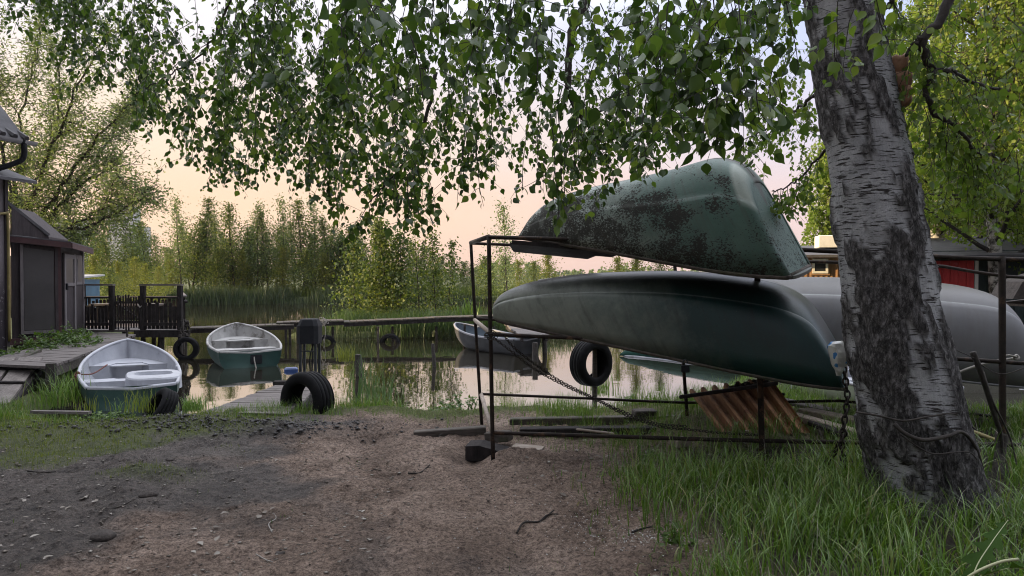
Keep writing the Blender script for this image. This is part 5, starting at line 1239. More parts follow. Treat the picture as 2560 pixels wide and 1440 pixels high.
def willow():
    rng = np.random.RandomState(21); D = 22.0
    base = P(40, 700, D) * [1, 1, 0] + [0, 0, .2]
    t = thing('willow_tree', 'big spreading willow with fine feathery foliage behind the house', 'tree', base)
    m = MB(); br = MB(); cr = Crown()
    fork = P(45, 640, D)
    m.tube(catmull([base - [0, 0, .3], (base + fork) / 2 + [.1, 0, 0], fork], 8), np.linspace(.42, .30, 8), 12)
    limbs = [[(45, 640), (90, 560), (170, 440), (250, 340), (335, 255), (395, 200)], [(45, 640), (70, 540), (110, 420), (165, 280), (230, 150), (280, 60)], [(45, 640), (95, 600), (190, 575), (280, 540), (345, 500), (385, 470)],
             [(45, 640), (110, 550), (200, 470), (290, 410), (330, 350)], [(45, 640), (40, 500), (50, 330), (80, 170), (110, 30)], [(45, 640), (20, 480), (0, 300), (-20, 140), (-30, -40)], [(45, 640), (110, 590), (200, 560), (270, 500), (310, 440)],
             [(45, 640), (60, 520), (130, 370), (150, 220), (140, 80)], [(45, 640), (-40, 520), (-150, 380), (-230, 220)], [(45, 640), (80, 610), (180, 600), (260, 560), (330, 545)], [(45, 640), (150, 520), (240, 400), (300, 300), (330, 230)]]
    for li, lp in enumerate(limbs):
        dd = rng.uniform(-2.0, 2.5); q = np.array([P(x, y, D + dd * i / len(lp)) for i, (x, y) in enumerate(lp)])
        path = catmull(q, 26); path[1:] += rng.normal(0, .05, (25, 3)); L = np.linalg.norm(np.diff(path, axis=0), axis=1).sum()
        m.tube(path, np.linspace(.08, .006, 26), 7)
        nsub = int(L * 5.2)
        for k in range(nsub):
            f = rng.uniform(.18, 1.0); i = int(f * 24.9); p = path[i]; dirn = unit(path[min(25, i + 1)] - path[max(0, i - 1)])
            d = unit(dirn * .9 + rng.normal(0, .55, 3) + np.array([.05, 0, .18])); Ls = (1.15 - .55 * f) * rng.uniform(.6, 1.6)
            sp = wob_path(rng, p, d, Ls, 6, .16, grav=.04); br.tube(sp, np.linspace(.015, .004, 7), 4, False)
            for kk in range(3):
                j = rng.randint(1, 6); tw = wob_path(rng, sp[j], unit(sp[j] - sp[j - 1] + rng.normal(0, .6, 3)), rng.uniform(.3, .8), 4, .2, grav=.05); br.tube(tw, np.linspace(.010, .003, 5), 3, False)
                scatter_leaves(rng, cr, tw, 22, .15, .115, .36, .3)
            scatter_leaves(rng, cr, sp, 29, .19, .115, .36, .3)
    m.build('trunk', 'bark_dark', t, True); br.build('branches', 'bark_dark', t, True); cr.build('crown', 'willow_leaf', t, 0)
willow()
def weeping_birch(label, px, D, ytop, rad, n_limb, leaf, seed, nl, low_py=700, leafmat='lit_leaf', cz0=None, depth_squash=1.0, trunk=True):
    rng = np.random.RandomState(seed); base = P(px, 700, D) * [1, 1, 0] + [0, 0, .2]; H = P(px, ytop, D)[2]
    t = thing('birch_tree', label, 'tree', base, 'birches behind the sheds'); m = MB(); br = MB(); cr = Crown()
    tr = wob_path(rng, base - [0, 0, .3], (.02, 0, 1), H, 12, .03, up=.05); m.tube(tr, np.linspace(.17, .02, 13) * D / 14, 10)
    zlow = max(.5, P(px, low_py, D)[2])
    for k in range(n_limb):
        f = .22 + .78 * (k + rng.uniform()) / n_limb; q = f * 12; i = int(min(11, q)); p = tr[i] * (1 - q + i) + tr[i + 1] * (q - i)
        az = k * 2.4 + rng.normal(0, .3); L = rad * (1.15 - .75 * f) * rng.uniform(.7, 1.1)
        path = wob_path(rng, p, (math.cos(az), math.sin(az) * depth_squash, .75), L, 7, .12, grav=.06); br.tube(path, np.linspace(.05, .012, 8) * (1.2 - f), 5, False)
        for s in range(int(5 + L * 4)):
            j = rng.randint(1, 8); w = path[j] + rng.normal(0, .12, 3); Ls = min(rng.uniform(.5, 2.1), max(.2, w[2] - zlow))
            st = wob_path(rng, w, (rng.normal(0, .5), rng.normal(0, .5), -.3), Ls, 6, .10, grav=.35); br.tube(st, np.linspace(.008, .003, 7), 3, False)
            scatter_leaves(rng, cr, st, int(nl * Ls), .055, leaf, .75, .6)
    m.build('trunk', 'far_birch_bark', t, True); br.build('branches', 'bark_dark', t, True); cr.build('crown', leafmat, t, 0)
    return t
weeping_birch('tall sunlit birch with a pale trunk filling the right edge', 2492, 12.6, -260, 2.3, 40, .075, 31, 50, 560)
weeping_birch('leafy sunlit birch drooping over the red door', 2340, 15.5, -150, 2.0, 34, .085, 32, 48, 590)
weeping_birch('sunlit birch at the far right reaching over the dark green store', 2640, 14.0, -120, 2.6, 36, .085, 33, 48, 640)
weeping_birch('slim distant birch just left of the big trunk, above the board shed', 2065, 31.0, 330, 2.0, 30, .15, 34, 26, 640)
weeping_birch('distant birch just right of the big trunk above the barn', 2230, 27.0, 60, 2.6, 34, .14, 35, 28, 600)

# ------------------------------------------------------------------ the big foreground birch
TD = 4.1
def big_birch():
    rng = np.random.RandomState(3)
    prof = [(-160, 2078, 168), (0, 2101, 178), (200, 2133, 188), (400, 2172, 203), (600, 2204, 224), (800, 2232, 236), (1000, 2270, 256), (1100, 2290, 258), (1180, 2308, 262), (1240, 2322, 282), (1300, 2334, 330)]
    pr = np.array(prof, float); n = 190; c = catmull(pr, n)
    ctr = np.array([P(q[1], q[0], TD) for q in c]); rad = c[:, 2] / 2 / F * TD * .92
    top = [ctr[0] + np.array([-.05 - .02 * k, .0, .45]) * (k + 1) for k in range(9)]; ctr = np.vstack([np.array(top)[::-1], ctr]); rad = np.r_[np.linspace(.10, rad[0] * .97, 9), rad]
    n = len(ctr); base = ctr[-1].copy(); base[2] = .2
    t = thing('birch_tree', 'big leaning birch trunk in front of the rack with hanging leafy boughs', 'tree', base)
    k = 96; a = np.arange(k) / k * 2 * PI; A, Zi = np.meshgrid(a, np.arange(n)); Z = ctr[:, 2][Zi.ravel().astype(int)].reshape(n, k)
    # bark plates: how much of the surface is rough, more towards the foot
    cx, sy = np.cos(A) * 1.0, np.sin(A) * 1.0
    nb = vnoise(cx * 1.6 + 4, sy * 1.6, Z * 1.9) + .6 * vnoise(cx * 4 + 9, sy * 4, Z * 5.5) + .35 * vnoise(cx * 10, sy * 10 + 3, Z * 13)
    nb += .55 * sstep(.18, .55, vnoise(cx * 3.1 + 70, sy * 3.1, Z * 4.2))
    nb += .25 * vnoise(cx * 24, sy * 24 + 3, Z * 30)
    low = sstep(1.75, .75, Z)
    edge = .42 * sstep(.30, 1.0, np.cos(A - R(205)))          # a strip of old bark down the left flank
    edge += .30 * sstep(.55, 1.0, np.cos(A - R(325)))
    rb = sstep(-.03, .13, nb * 1.15 + .42 * vnoise(cx * 2.6 + 31, sy * 2.6, Z * .9) - .20 - .02 * low + .30 * sstep(1.0, .45, Z) + edge + .14 * np.cos(A - R(-20)))
    ridg = 1 - np.abs(vnoise(cx * 7 + 2, sy * 7, Z * 2.2)); fine = vnoise(cx * 22, sy * 22, Z * 14)
    disp = rb * (.012 + .030 * (ridg - .55) * (.4 + low) + .010 * fine) + .006 * vnoise(cx * 3, sy * 3, Z * 6) + .0025 * vnoise(cx * 9, sy * 9, Z * 34) * (1 - rb)
    flare = sstep(.55, .15, Z) * (.05 * np.maximum(0, np.cos(5 * A + 1.0)) * np.maximum(.3, np.cos(2 * A)) + .05 * np.maximum(0, np.cos(A - R(5))))
    Rr = rad[:, None] + disp + flare
    V = np.stack([ctr[:, 0:1] + Rr * np.cos(A), ctr[:, 1:2] + Rr * np.sin(A), Z + 0 * A], -1).reshape(-1, 3)
    idx = np.arange(n * k).reshape(n, k); f = np.stack([idx[:-1], np.roll(idx, -1, 1)[:-1], np.roll(idx, -1, 1)[1:], idx[1:]], -1).reshape(-1, 4)
    build('trunk', V, f, 'birch_bark', t, True, uvs=np.c_[A.ravel() / 2 / PI, Z.ravel() / 3], attrs={'rough_bark': rb.ravel()})
    # torn shelf of reddish bark fungus on the right flank
    for (x, y, w, h) in ((2238, 165, 46, 40), (2243, 205, 48, 42), (2252, 236, 36, 26), (2252, 255, 34, 22)):
        p = P(x, y, TD - .02); m = MB(); ww, hh = w / F * TD, h / F * TD; a2 = np.linspace(0, 2 * PI, 22, endpoint=False)
        ring = np.c_[np.cos(a2) * ww * .62, np.sin(a2) * .085] * (1 + .10 * np.sin(a2 * 5 + x) + .06 * np.sin(a2 * 9 + y))[:, None]
        lv = [(-hh * .62, .72), (-hh * .30, .93), (hh * .18, 1.0), (hh * .40, .93), (hh * .52, .72)]
        VV = np.vstack([np.c_[ring * s + [0, 0], np.full(22, z) + .10 * ring[:, 0] + .006 * np.sin(a2 * 6 + y)] for z, s in lv]) + p
        ff = [(r * 22 + i, r * 22 + (i + 1) % 22, (r + 1) * 22 + (i + 1) % 22, (r + 1) * 22 + i) for r in range(4) for i in range(22)] + [tuple(range(88, 110)), tuple(range(21, -1, -1))]
        m.add(VV, ff); m.build('bracket_fungus', 'fungus', t, True)
    # ---- limbs overhead and boughs hanging in view
    lm = MB(); tw = MB(); cr = Crown(); crl = Crown()
    tp = lambda z: np.array([np.interp(z, ctr[::-1, 2], ctr[::-1, j]) for j in range(3)])
    limbs = [[tp(4.6), (1.2, 4.1, 4.7), (-.4, 4.3, 4.75), (-2.2, 5.0, 4.9), (-4.2, 6.0, 5.0)], [tp(4.3), (1.4, 3.4, 4.3), (.4, 2.7, 4.0), (-.6, 2.6, 3.7), (-1.8, 3.1, 3.8)], [tp(5.2), (1.0, 5.2, 5.4), (-.8, 6.2, 5.8), (-3.0, 7.0, 6.0)],
             [tp(4.9), (2.9, 5.2, 4.9), (3.6, 6.4, 4.8)], [tp(5.4), (2.6, 3.4, 5.2), (3.4, 3.6, 4.6)], [tp(4.4), (1.5, 5.0, 4.7), (.7, 6.2, 5.0), (-.3, 7.4, 5.2)]]
    lp = []
    for q in limbs: s = catmull(q, 24); lm.tube(s, np.linspace(.085, .02, 24), 8); lp.append(s)
    LP = np.vstack(lp)
    def bough(pts, r0, r1):
        q = [P(*z) for z in pts]; s = catmull(q, 30); s[1:-1] += rng.normal(0, .006, (28, 3)); lm.tube(s, np.linspace(r0, r1, 30), 7)
        if pts[0][1] < 0:       # carried on upwards to the limb it hangs from
            g = LP[np.argmin(np.linalg.norm(LP - s[0] - [0, 0, .5], axis=1))]; lm.tube(catmull([g, g * .45 + s[0] * .55 + [0, 0, .12], s[0]], 10), np.linspace(r0 * 1.25, r0, 10), 7)
        return s
    b1 = bough([(1500, -120, 4.3), (1465, 10, 4.25), (1430, 70, 4.2), (1424, 150, 4.2), (1420, 210, 4.2), (1432, 255, 4.2), (1462, 300, 4.25), (1484, 345, 4.3), (1500, 352, 4.3), (1560, 340, 4.35), (1610, 318, 4.4)], .030, .006)
    b2 = bough([(1421, 215, 4.2), (1412, 250, 4.15), (1400, 295, 4.1)], .010, .005)
    b3 = bough([(1478, 320, 4.3), (1480, 285, 4.3), (1520, 275, 4.35), (1545, 290, 4.4)], .010, .004)
    b4 = bough([(1090, 180, 3.9), (1060, 300, 3.95), (1052, 330, 4.0), (1015, 395, 4.05), (950, 480, 4.1), (905, 520, 4.2)], .012, .004)
    b5 = bough([(2480, -160, 3.9), (2378, -10, 3.9), (2350, 50, 3.9), (2312, 92, 3.9), (2308, 130, 3.92), (2330, 168, 3.95), (2372, 172, 4.0), (2395, 190, 4.05), (2450, 212, 4.1), (2520, 228, 4.2)], .032, .008)
    b6 = bough([(2331, 168, 3.95), (2318, 240, 3.95), (2345, 292, 3.97), (2392, 318, 4.0), (2420, 350, 4.0), (2440, 378, 4.05), (2500, 395, 4.1)], .020, .005)
    b7 = bough([(2316, 90, 3.9), (2290, 105, 3.9), (2266, 140, 3.92)], .016, .010)
    b8 = bough([(2062, 376, 4.2), (2035, 405, 4.4), (2000, 446, 4.6), (1960, 470, 4.8), (1930, 478, 5.0)], .009, .004)
    b9 = bough([(2040, 235, 4.2), (1990, 275, 4.6), (1920, 320, 5.2), (1850, 350, 5.8)], .012, .004)
    b10 = bough([(880, -60, 3.6), (860, 60, 3.6), (850, 160, 3.65), (840, 230, 3.7)], .010, .004)
    b11 = bough([(600, -80, 4.6), (560, 40, 4.7), (500, 140, 4.8), (420, 190, 5.0), (330, 240, 5.2)], .010, .003)
    b12 = bough([(2250, -120, 4.0), (2230, 0, 4.05), (2190, 40, 4.1)], .018, .012)
    # ---- hanging strands, each a twig with leaves; lower rim read along the picture
    rim = np.array([(30, 60), (70, 100), (130, 60), (180, 210), (240, 235), (290, 260), (330, 300), (360, 325), (400, 370), (430, 320), (470, 430), (510, 440), (555, 490), (600, 480), (650, 455), (700, 440), (730, 420), (765, 480), (800, 540), (840, 580), (880, 500), (930, 500), (975, 560), (1005, 560), (1030, 640), (1045, 480),
                    (1062, 330), (1090, 290), (1110, 400), (1150, 440), (1180, 500), (1200, 440), (1240, 450), (1290, 440), (1330, 500), (1370, 440), (1400, 600), (1425, 470), (1470, 460), (1500, 440), (1540, 400), (1580, 440), (1640, 450), (1680, 400), (1700, 280), (1740, 260), (1780, 400), (1800, 390), (1830, 300), (1880, 350), (1910, 330), (1930, 200), (1960, 120), (2010, 60), (2040, 30)], float)
    def strand(p0, L, size, mode=0, side=True, C=None, drift=.45, dens=1.0):
        C = C or cr; d = (rng.normal(0, drift), rng.normal(0, drift), -1)
        path = wob_path(rng, p0, d, L, max(4, int(L / .10)), .10, grav=.12); tw.tube(path, np.linspace(.0028, .0012, len(path)), 3, False)
        segs = [path]
        if side:
            for j in range(1, len(path) - 1):
                if rng.uniform() < .75:
                    q = wob_path(rng, path[j], (rng.normal(0, 1), rng.normal(0, 1), -.25), rng.uniform(.06, .30), 4, .14, grav=.16); tw.tube(q, np.linspace(.0016, .0009, 5), 3, False); segs.append(q)
        for s in segs:
            Ls = np.linalg.norm(np.diff(s, axis=0), axis=1).sum(); nn = max(2, int(Ls / (.033 * size / .055) * dens)); tt = (np.arange(nn) + rng.uniform(.1, .9, nn)) / nn * (len(s) - 1.001); i = tt.astype(int); f = (tt - i)[:, None]
            p = s[i] * (1 - f) + s[i + 1] * f; a = rand_dirs(rng, nn); a[:, 2] = -np.abs(a[:, 2]) * .6 - .55; a[:, :2] *= .8
            a /= np.linalg.norm(a, axis=1)[:, None]; p = p + a * .012 + rng.normal(0, .004, (nn, 3)); l = size * rng.uniform(.45, 1.2, nn)
            nr = rand_dirs(rng, nn); nr[:, 2] *= .5
            C.add(p, a, nr, l, l * rng.uniform(.58, .80, nn))
    def fill(n, x0, x1, D0, D1, size, lo=-140, shrink=1.0, C=None, bias=.6, dens=1.0):
        for _ in range(n):
            px = rng.uniform(x0, x1); D = rng.uniform(D0, D1); yl = np.interp(px, rim[:, 0], rim[:, 1]) * shrink
            ye = yl * rng.uniform(0, 1) ** bias; ye = min(ye, yl); L = rng.uniform(.25, .75) * (1 if D > 3 else .6)
            ys = ye - L / D * F; p = P(px, ys, D)
            if vnoise(p[0] * 1.5 + 7, p[2] * 1.8, p[1] * 1.5) < -.16 and rng.uniform() < .6 and D > 2.8: continue
            strand(p, L, size * rng.uniform(.85, 1.15), C=C, dens=dens)
            if ys < -60 and rng.uniform() < .35:
                j = np.argmin(np.linalg.norm(LP - p - [0, 0, .3], axis=1)); g = LP[j]; s = catmull([g, g * .6 + p * .4 + rng.normal(0, .06, 3), p], 6); tw.tube(s, np.linspace(.008, .003, 6), 4, False)
    fill(82, 60, 420, 4.6, 6.0, .047, bias=.55)
    fill(185, 330, 1060, 4.0, 5.6, .048, bias=.5)
    fill(68, 560, 1060, 3.0, 4.0, .048, shrink=.95, bias=.5)
    fill(42, 820, 1420, 2.1, 2.9, .052, shrink=.52)
    fill(78, 1040, 1720, 4.0, 5.8, .047, bias=.5)
    fill(27, 1080, 1700, 3.0, 4.0, .048, shrink=.97)
    fill(15, 1500, 2020, 2.0, 2.7, .055, shrink=.92)
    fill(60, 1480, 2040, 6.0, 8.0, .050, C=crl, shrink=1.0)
    # the longest tips, each a small spray
    for (px, py, D, k) in ((1032, 640, 3.4, 2), (1022, 590, 3.5, 2), (1005, 560, 3.6, 2), (975, 555, 3.8, 2), (935, 510, 4.0, 2), (845, 578, 4.2, 2), (830, 560, 4.3, 2), (880, 500, 4.2, 2), (800, 530, 4.4, 3), (765, 480, 4.6, 4), (700, 440, 4.7, 3), (600, 485, 5.0, 4), (560, 490, 5.0, 4), (520, 440, 5.0, 3), (460, 425, 5.2, 3), (360, 325, 5.2, 3),
                          (1180, 535, 3.6, 2), (1172, 490, 3.7, 3), (1115, 400, 3.9, 3), (1240, 445, 3.9, 3), (1330, 500, 3.7, 4), (1395, 590, 2.9, 2), (1402, 545, 3.0, 2), (1440, 470, 3.6, 4), (1480, 450, 3.6, 4), (1590, 445, 3.2, 3), (1640, 450, 3.0, 3), (1680, 390, 3.0, 3), (1560, 400, 3.4, 3),
                          (1790, 395, 2.1, 3), (1775, 350, 2.15, 3), (1805, 330, 2.2, 3), (1740, 290, 2.3, 2), (1700, 270, 2.3, 3), (1880, 345, 2.1, 3), (1905, 320, 2.15, 3), (1860, 270, 2.2, 3), (1840, 200, 2.1, 3), (1640, 250, 2.3, 3), (1600, 160, 2.3, 3), (1760, 190, 2.2, 3), (1930, 190, 2.2, 3), (1690, 150, 2.2, 3), (1900, 110, 2.2, 3), (1800, 110, 2.1, 3), (1960, 90, 2.3, 3)):
        for _ in range(k - (1 if D < 2.8 and k > 2 else 0)):
            L = rng.uniform(.22, .5) * (1 if D > 2.8 else .55); x = px + rng.normal(0, 14); y = py - abs(rng.normal(0, 14)) - 12
            strand(P(x, y - L / D * F, D + rng.normal(0, .12)), L, .048 if D > 2.8 else .054, drift=.10)
    # leaves over the strip of sky left of the trunk and the bright bough on the right
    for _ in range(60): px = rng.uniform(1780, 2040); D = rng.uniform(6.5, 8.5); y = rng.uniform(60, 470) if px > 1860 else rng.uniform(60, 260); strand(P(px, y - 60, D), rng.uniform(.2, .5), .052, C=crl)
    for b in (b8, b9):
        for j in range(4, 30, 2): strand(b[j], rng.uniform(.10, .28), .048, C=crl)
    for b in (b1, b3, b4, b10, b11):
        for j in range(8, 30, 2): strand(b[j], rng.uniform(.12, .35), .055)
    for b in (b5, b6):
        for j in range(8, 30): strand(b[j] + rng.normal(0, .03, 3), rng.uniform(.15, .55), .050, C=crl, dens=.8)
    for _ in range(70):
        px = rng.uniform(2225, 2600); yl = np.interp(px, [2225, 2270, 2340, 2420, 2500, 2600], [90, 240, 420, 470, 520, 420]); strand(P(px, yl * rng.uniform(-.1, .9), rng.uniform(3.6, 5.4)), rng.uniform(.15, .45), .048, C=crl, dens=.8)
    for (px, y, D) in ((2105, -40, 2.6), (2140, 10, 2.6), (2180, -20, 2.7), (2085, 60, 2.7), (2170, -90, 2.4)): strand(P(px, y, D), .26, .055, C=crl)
    # upper crown above the picture, in clumps round the limbs
    for _ in range(120):
        g = LP[rng.randint(len(LP))] + rng.normal(0, .55, 3) + [0, 0, .7]
        if project(g)[1] > -140: continue
        n2 = 9; p = g + rng.normal(0, .16, (n2, 3)); cr.add(p, rand_dirs(rng, n2) - [0, 0, .5], rand_dirs(rng, n2), rng.uniform(.06, .09, n2), rng.uniform(.05, .07, n2))
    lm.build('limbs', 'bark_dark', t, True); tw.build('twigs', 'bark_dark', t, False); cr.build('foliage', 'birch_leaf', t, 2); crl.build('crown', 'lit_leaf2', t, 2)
    # drooping catkins
    ck = MB()
    for (px, y, D) in ((1735, 250, 2.4), (1732, 245, 2.42), (1887, 25, 2.3), (1925, 205, 2.4), (1190, 150, 2.4), (1240, 205, 2.3)):
        p = P(px, y, D); s = np.array([p + [.003 * math.sin(q * 3), 0, -.055 * q] for q in np.linspace(0, 1, 8)]); ck.tube(s, .0028, 6)
    ck.build('catkins', 'bark_dark', t, True)
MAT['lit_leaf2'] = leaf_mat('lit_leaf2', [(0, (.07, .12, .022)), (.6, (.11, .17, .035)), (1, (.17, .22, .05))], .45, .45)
big_birch()

# ------------------------------------------------------------------ grass, plants, litter
def zone_sample(rng, n, x0, x1, y0, y1): return np.c_[rng.uniform(x0, x1, n), rng.uniform(y0, y1, n)]
def on_ground(xy): return np.c_[xy, ground_h(xy[:, 0], xy[:, 1]) - .012]
def grass_patch(name, label, xy, h, w, bend, mat, seed, seg=4, z=None, lean=None):
    rng = np.random.RandomState(seed); b = on_ground(xy) if z is None else np.c_[xy, np.full(len(xy), z)]
    V, Fc = blades_mesh(rng, b, h, w, bend, lean, seg); o = build(name, V, Fc, mat, None, False, origin=(0, 0, 0)); return tag(o, label, 'grass', None, 'stuff')
def grasses():
    rng = np.random.RandomState(8)
    # tall lush grass right of the bare earth
    xy = zone_sample(rng, 215000, .3, 8.2, 2.3, 6.6); z = ground_h(xy[:, 0], xy[:, 1], False); px, py, d = project(np.c_[xy, z])
    xb = np.interp(py, [1060, 1100, 1150, 1250, 1330, 1440, 1700], [1600, 1490, 1480, 1480, 1560, 1630, 1690]) + 50 * fbm(xy[:, 0] * 3, xy[:, 1] * 3, 3)
    dens = sstep(-90, 230, px - xb) * (.35 + .65 * sstep(-.3, .3, fbm(xy[:, 0] * 2.2, xy[:, 1] * 2.2, 3)))
    dens *= np.where((py < 1165) & (px < 2060), .30, 1.0) * np.where((px > 2430) & (py < 1290) & (px < 2530), .2, 1)
    keep = (rng.uniform(0, 1, len(xy)) < dens * .36) & (py < 1900) & ((px < 2720) | (rng.uniform(0, 1, len(xy)) < .45))
    xy = xy[keep]; n = len(xy); tuft = .75 + .5 * sstep(-.4, .6, fbm(xy[:, 0] * 4, xy[:, 1] * 4, 3)); edge = sstep(0, 160, (px - xb)[keep])
    far = sstep(1120, 1200, py[keep])
    grass_patch('grass', 'tall lush green grass round the foot of the birch', xy, rng.uniform(.12, .36, n) * tuft * (.45 + .55 * edge) * (.75 + .25 * far), rng.uniform(.004, .0115, n), rng.uniform(.5, 2.6, n), 'grass', 1, 6)
    # under the rack and along the bank
    xy = zone_sample(rng, 60000, -6.5, 3.6, 5.7, 8.5); z = ground_h(xy[:, 0], xy[:, 1], False); px, py, d = project(np.c_[xy, z]); dd = bank_d(xy[:, 0], xy[:, 1])
    nz = fbm(xy[:, 0] * 1.8, xy[:, 1] * 1.8 + 4, 3)
    dens = sstep(.95, .45, dd + .35 * nz) * sstep(-.45, -.05, dd) * (.25 + .75 * sstep(-.1, .35, nz + .15))
    rk = sstep(-.2, .3, xy[:, 0]) * sstep(5.6, 6.4, xy[:, 1]) * sstep(-.35, -.1, dd); dens = np.maximum(dens, rk * (.35 + .5 * sstep(-.2, .3, nz)) * .9)
    mud = np.exp(-(((xy[:, 0] + 3.0) / 1.1) ** 2 + ((xy[:, 1] - 6.75) / .4) ** 2)); dens *= (1 - np.clip(mud * 1.5, 0, 1))
    jet = (px > 560) & (px < 700) & (py < 1026); dens = np.where(jet, 0, dens)
    dens = np.where((px > 190) & (px < 450), dens * .3, dens); dens = np.where((px > 1680) & (px < 2060) & (py > 1045), dens * .12, dens); keep = rng.uniform(0, 1, len(xy)) < dens * .75; xy = xy[keep]; n = len(xy); hh = rng.uniform(.05, .16, n) * (.6 + .9 * sstep(-.3, .5, nz[keep])) * (1 + .55 * sstep(.2, .8, xy[:, 0]))
    grass_patch('grass', 'bright fringe of grass along the edge of the bank', xy, hh, rng.uniform(.003, .007, n), rng.uniform(.4, 1.8, n), 'grass', 2, 4)
    # short moss-like turf on the left
    xy = zone_sample(rng, 60000, -6.5, -1.6, 4.4, 7.9); n1 = fbm(xy[:, 0] * 1.4, xy[:, 1] * 1.4 + 9, 4)
    lg = sstep(-.05, .35, n1 * .6 + .55 * sstep(-2.5, -4.2, xy[:, 0] - (xy[:, 1] - 6.2) * .7) - .12 + .2 * sstep(5.2, 6.5, xy[:, 1])) * sstep(-2.1, -3.0, xy[:, 0]) * sstep(4.9, 5.4, xy[:, 1])
    keep = rng.uniform(0, 1, len(xy)) < lg * .8; xy = xy[keep]; n = len(xy)
    grass_patch('grass', 'short yellow green turf on the left of the bare earth', xy, rng.uniform(.018, .06, n), rng.uniform(.003, .006, n), rng.uniform(.3, 1.5, n), 'moss_grass', 3, 3)
    # sparse sprigs on the bare ground
    xy = zone_sample(rng, 900, -4, 1.2, 3.0, 7.4); c = fbm(xy[:, 0] * 2.6, xy[:, 1] * 2.6 + 20, 3) > .42; xy = xy[c]; n = len(xy)
    grass_patch('grass', 'thin sprigs of grass scattered over the bare earth', xy, rng.uniform(.02, .06, n), .004, rng.uniform(.6, 1.9, n), 'grass', 4, 3)
    xy = zone_sample(rng, 1500, .9, 4.2, 2.6, 5.6); px, py, d = project(np.c_[xy, ground_h(xy[:, 0], xy[:, 1])]); xb = np.interp(py, [1060, 1150, 1330, 1700], [1640, 1540, 1590, 1690]); xy = xy[(px > xb - 40) & (px < 2700)]; n = len(xy)
    grass_patch('grass', 'dry straw mixed into the tall grass', xy, rng.uniform(.08, .34, n), rng.uniform(.002, .005, n), rng.uniform(.4, 2.6, n), 'dry_leaf', 15, 5)
    # sunny grass behind the birch on the right
    xy = zone_sample(rng, 30000, 2.9, 9.0, 5.8, 12.5); dd = bank_d(xy[:, 0], xy[:, 1]); qx = project(np.c_[xy, np.full(len(xy), .2)]); keep = (dd > .05) & ~((qx[0] > 2370) & (qx[2] > 7.2) & (qx[2] < 9.9)) & ~((qx[0] > 1880) & (qx[0] < 2200) & (rng.uniform(0, 1, len(xy)) < .75)); xy = xy[keep]; n = len(xy)
    grass_patch('grass', 'sunny grass behind the rack on the right', xy, rng.uniform(.05, .15, n), rng.uniform(.005, .010, n), rng.uniform(.4, 1.6, n), 'grass', 5, 3)
    # islet
    xy = np.vstack([np.c_[rng.normal(cx, sx, m_), rng.normal(cy, .35, m_)] for cx, sx, cy, m_ in ((-4.3, .45, 19.2, 1600), (-3.0, .40, 18.8, 1700), (-1.9, .45, 19.0, 1100), (0.2, 1.2, 19.8, 1500), (-1.2, .6, 19.2, 900))])
    n = len(xy); grass_patch('grass', 'long tufted grass on the islet behind the walkway', xy, rng.uniform(.35, .85, n), rng.uniform(.012, .022, n), rng.uniform(.4, 1.5, n), 'reed', 6, 4, z=.05)
    xy = np.c_[rng.uniform(-5.8, 4.2, 5200), rng.uniform(18.0, 19.3, 5200)]; n = len(xy)
    grass_patch('grass', 'dark sedge along the near shore of the islet', xy, rng.uniform(.15, .5, n), rng.uniform(.010, .018, n), rng.uniform(.3, 1.5, n), 'dark_reed', 7, 3, z=-.03)
    # reeds along the far bank
    x = rng.uniform(-36, 8, 26000); yb = np.interp(x, [-36, -24, -14, 0, 6, 9], [35, 36, 42, 43.5, 47, 60]); xy = np.c_[x, yb + rng.normal(.1, .7, len(x))]; n = len(xy)
    V, Fc = blades_mesh(rng, np.c_[xy, np.full(n, -.05)], rng.uniform(.3, 1.15, n) * (.45 + .75 * sstep(-.4, .5, vnoise(x * .7, x * 0))), rng.uniform(.03, .06, n), rng.uniform(.15, .9, n), None, 3)
    tag(build('reeds', V, Fc, 'dark_reed', None, False, origin=(0, 0, 0)), 'dark reeds standing along the foot of the far bank', 'reeds', None, 'stuff')
    x = rng.uniform(-34, 10, 12000); yb = np.interp(x, [-36, -24, -14, 0, 6, 12], [35, 36, 42, 43.5, 47, 64]); xy = np.c_[x, yb + rng.uniform(1.0, 6.5, len(x))]; n = len(xy)
    V, Fc = blades_mesh(rng, np.c_[xy, np.full(n, .2)], rng.uniform(.4, 1.0, n), rng.uniform(.04, .08, n), rng.uniform(.3, 1.2, n), None, 2)
    tag(build('undergrowth', V, Fc, 'young_leaf', None, False, origin=(0, 0, 0)), 'yellow green undergrowth between the far saplings', 'undergrowth', None, 'stuff')
grasses()
def tuft(label, px, py, z, n, h, w, spread, mat='grass', bend=(.3, 1.4), seed=1, name='grass_tuft', cat='grass tuft', group='tufts of tall grass on the bank', seg=5, D=None):
    rng = np.random.RandomState(seed); c = G(px, py, z) if D is None else P(px, py, D); b = np.c_[rng.normal(c[0], spread, n), rng.normal(c[1], spread, n), np.full(n, c[2] - .02)]
    V, Fc = blades_mesh(rng, b, rng.uniform(h * .5, h, n), rng.uniform(w * .6, w, n), rng.uniform(*bend, n), None, seg)
    return tag(build(name, V, Fc, mat, None, False), label, cat, group)
tuft('big tuft of arching grass beside the foot of the plank ramp', 140, 1012, .08, 170, .46, .010, .12, bend=(.5, 1.8), seed=2)
tuft('tall grass tuft between the gangplank and the drawn up white boat', 172, 1000, .08, 110, .55, .010, .10, bend=(.4, 1.5), seed=12)
tuft('yellow green blades sprouting in front of the left corner of the white boat', 232, 1022, .06, 26, .26, .013, .10, mat='moss_grass', seed=3)
tuft('spiky grass tuft in front of the white boat stern, beside the tyre', 352, 1026, .06, 60, .36, .012, .09, mat='moss_grass', bend=(.2, 1.2), seed=4)
tuft('low spiky tuft left of the tyre under the white boat', 308, 1024, .06, 26, .2, .011, .08, seed=5)
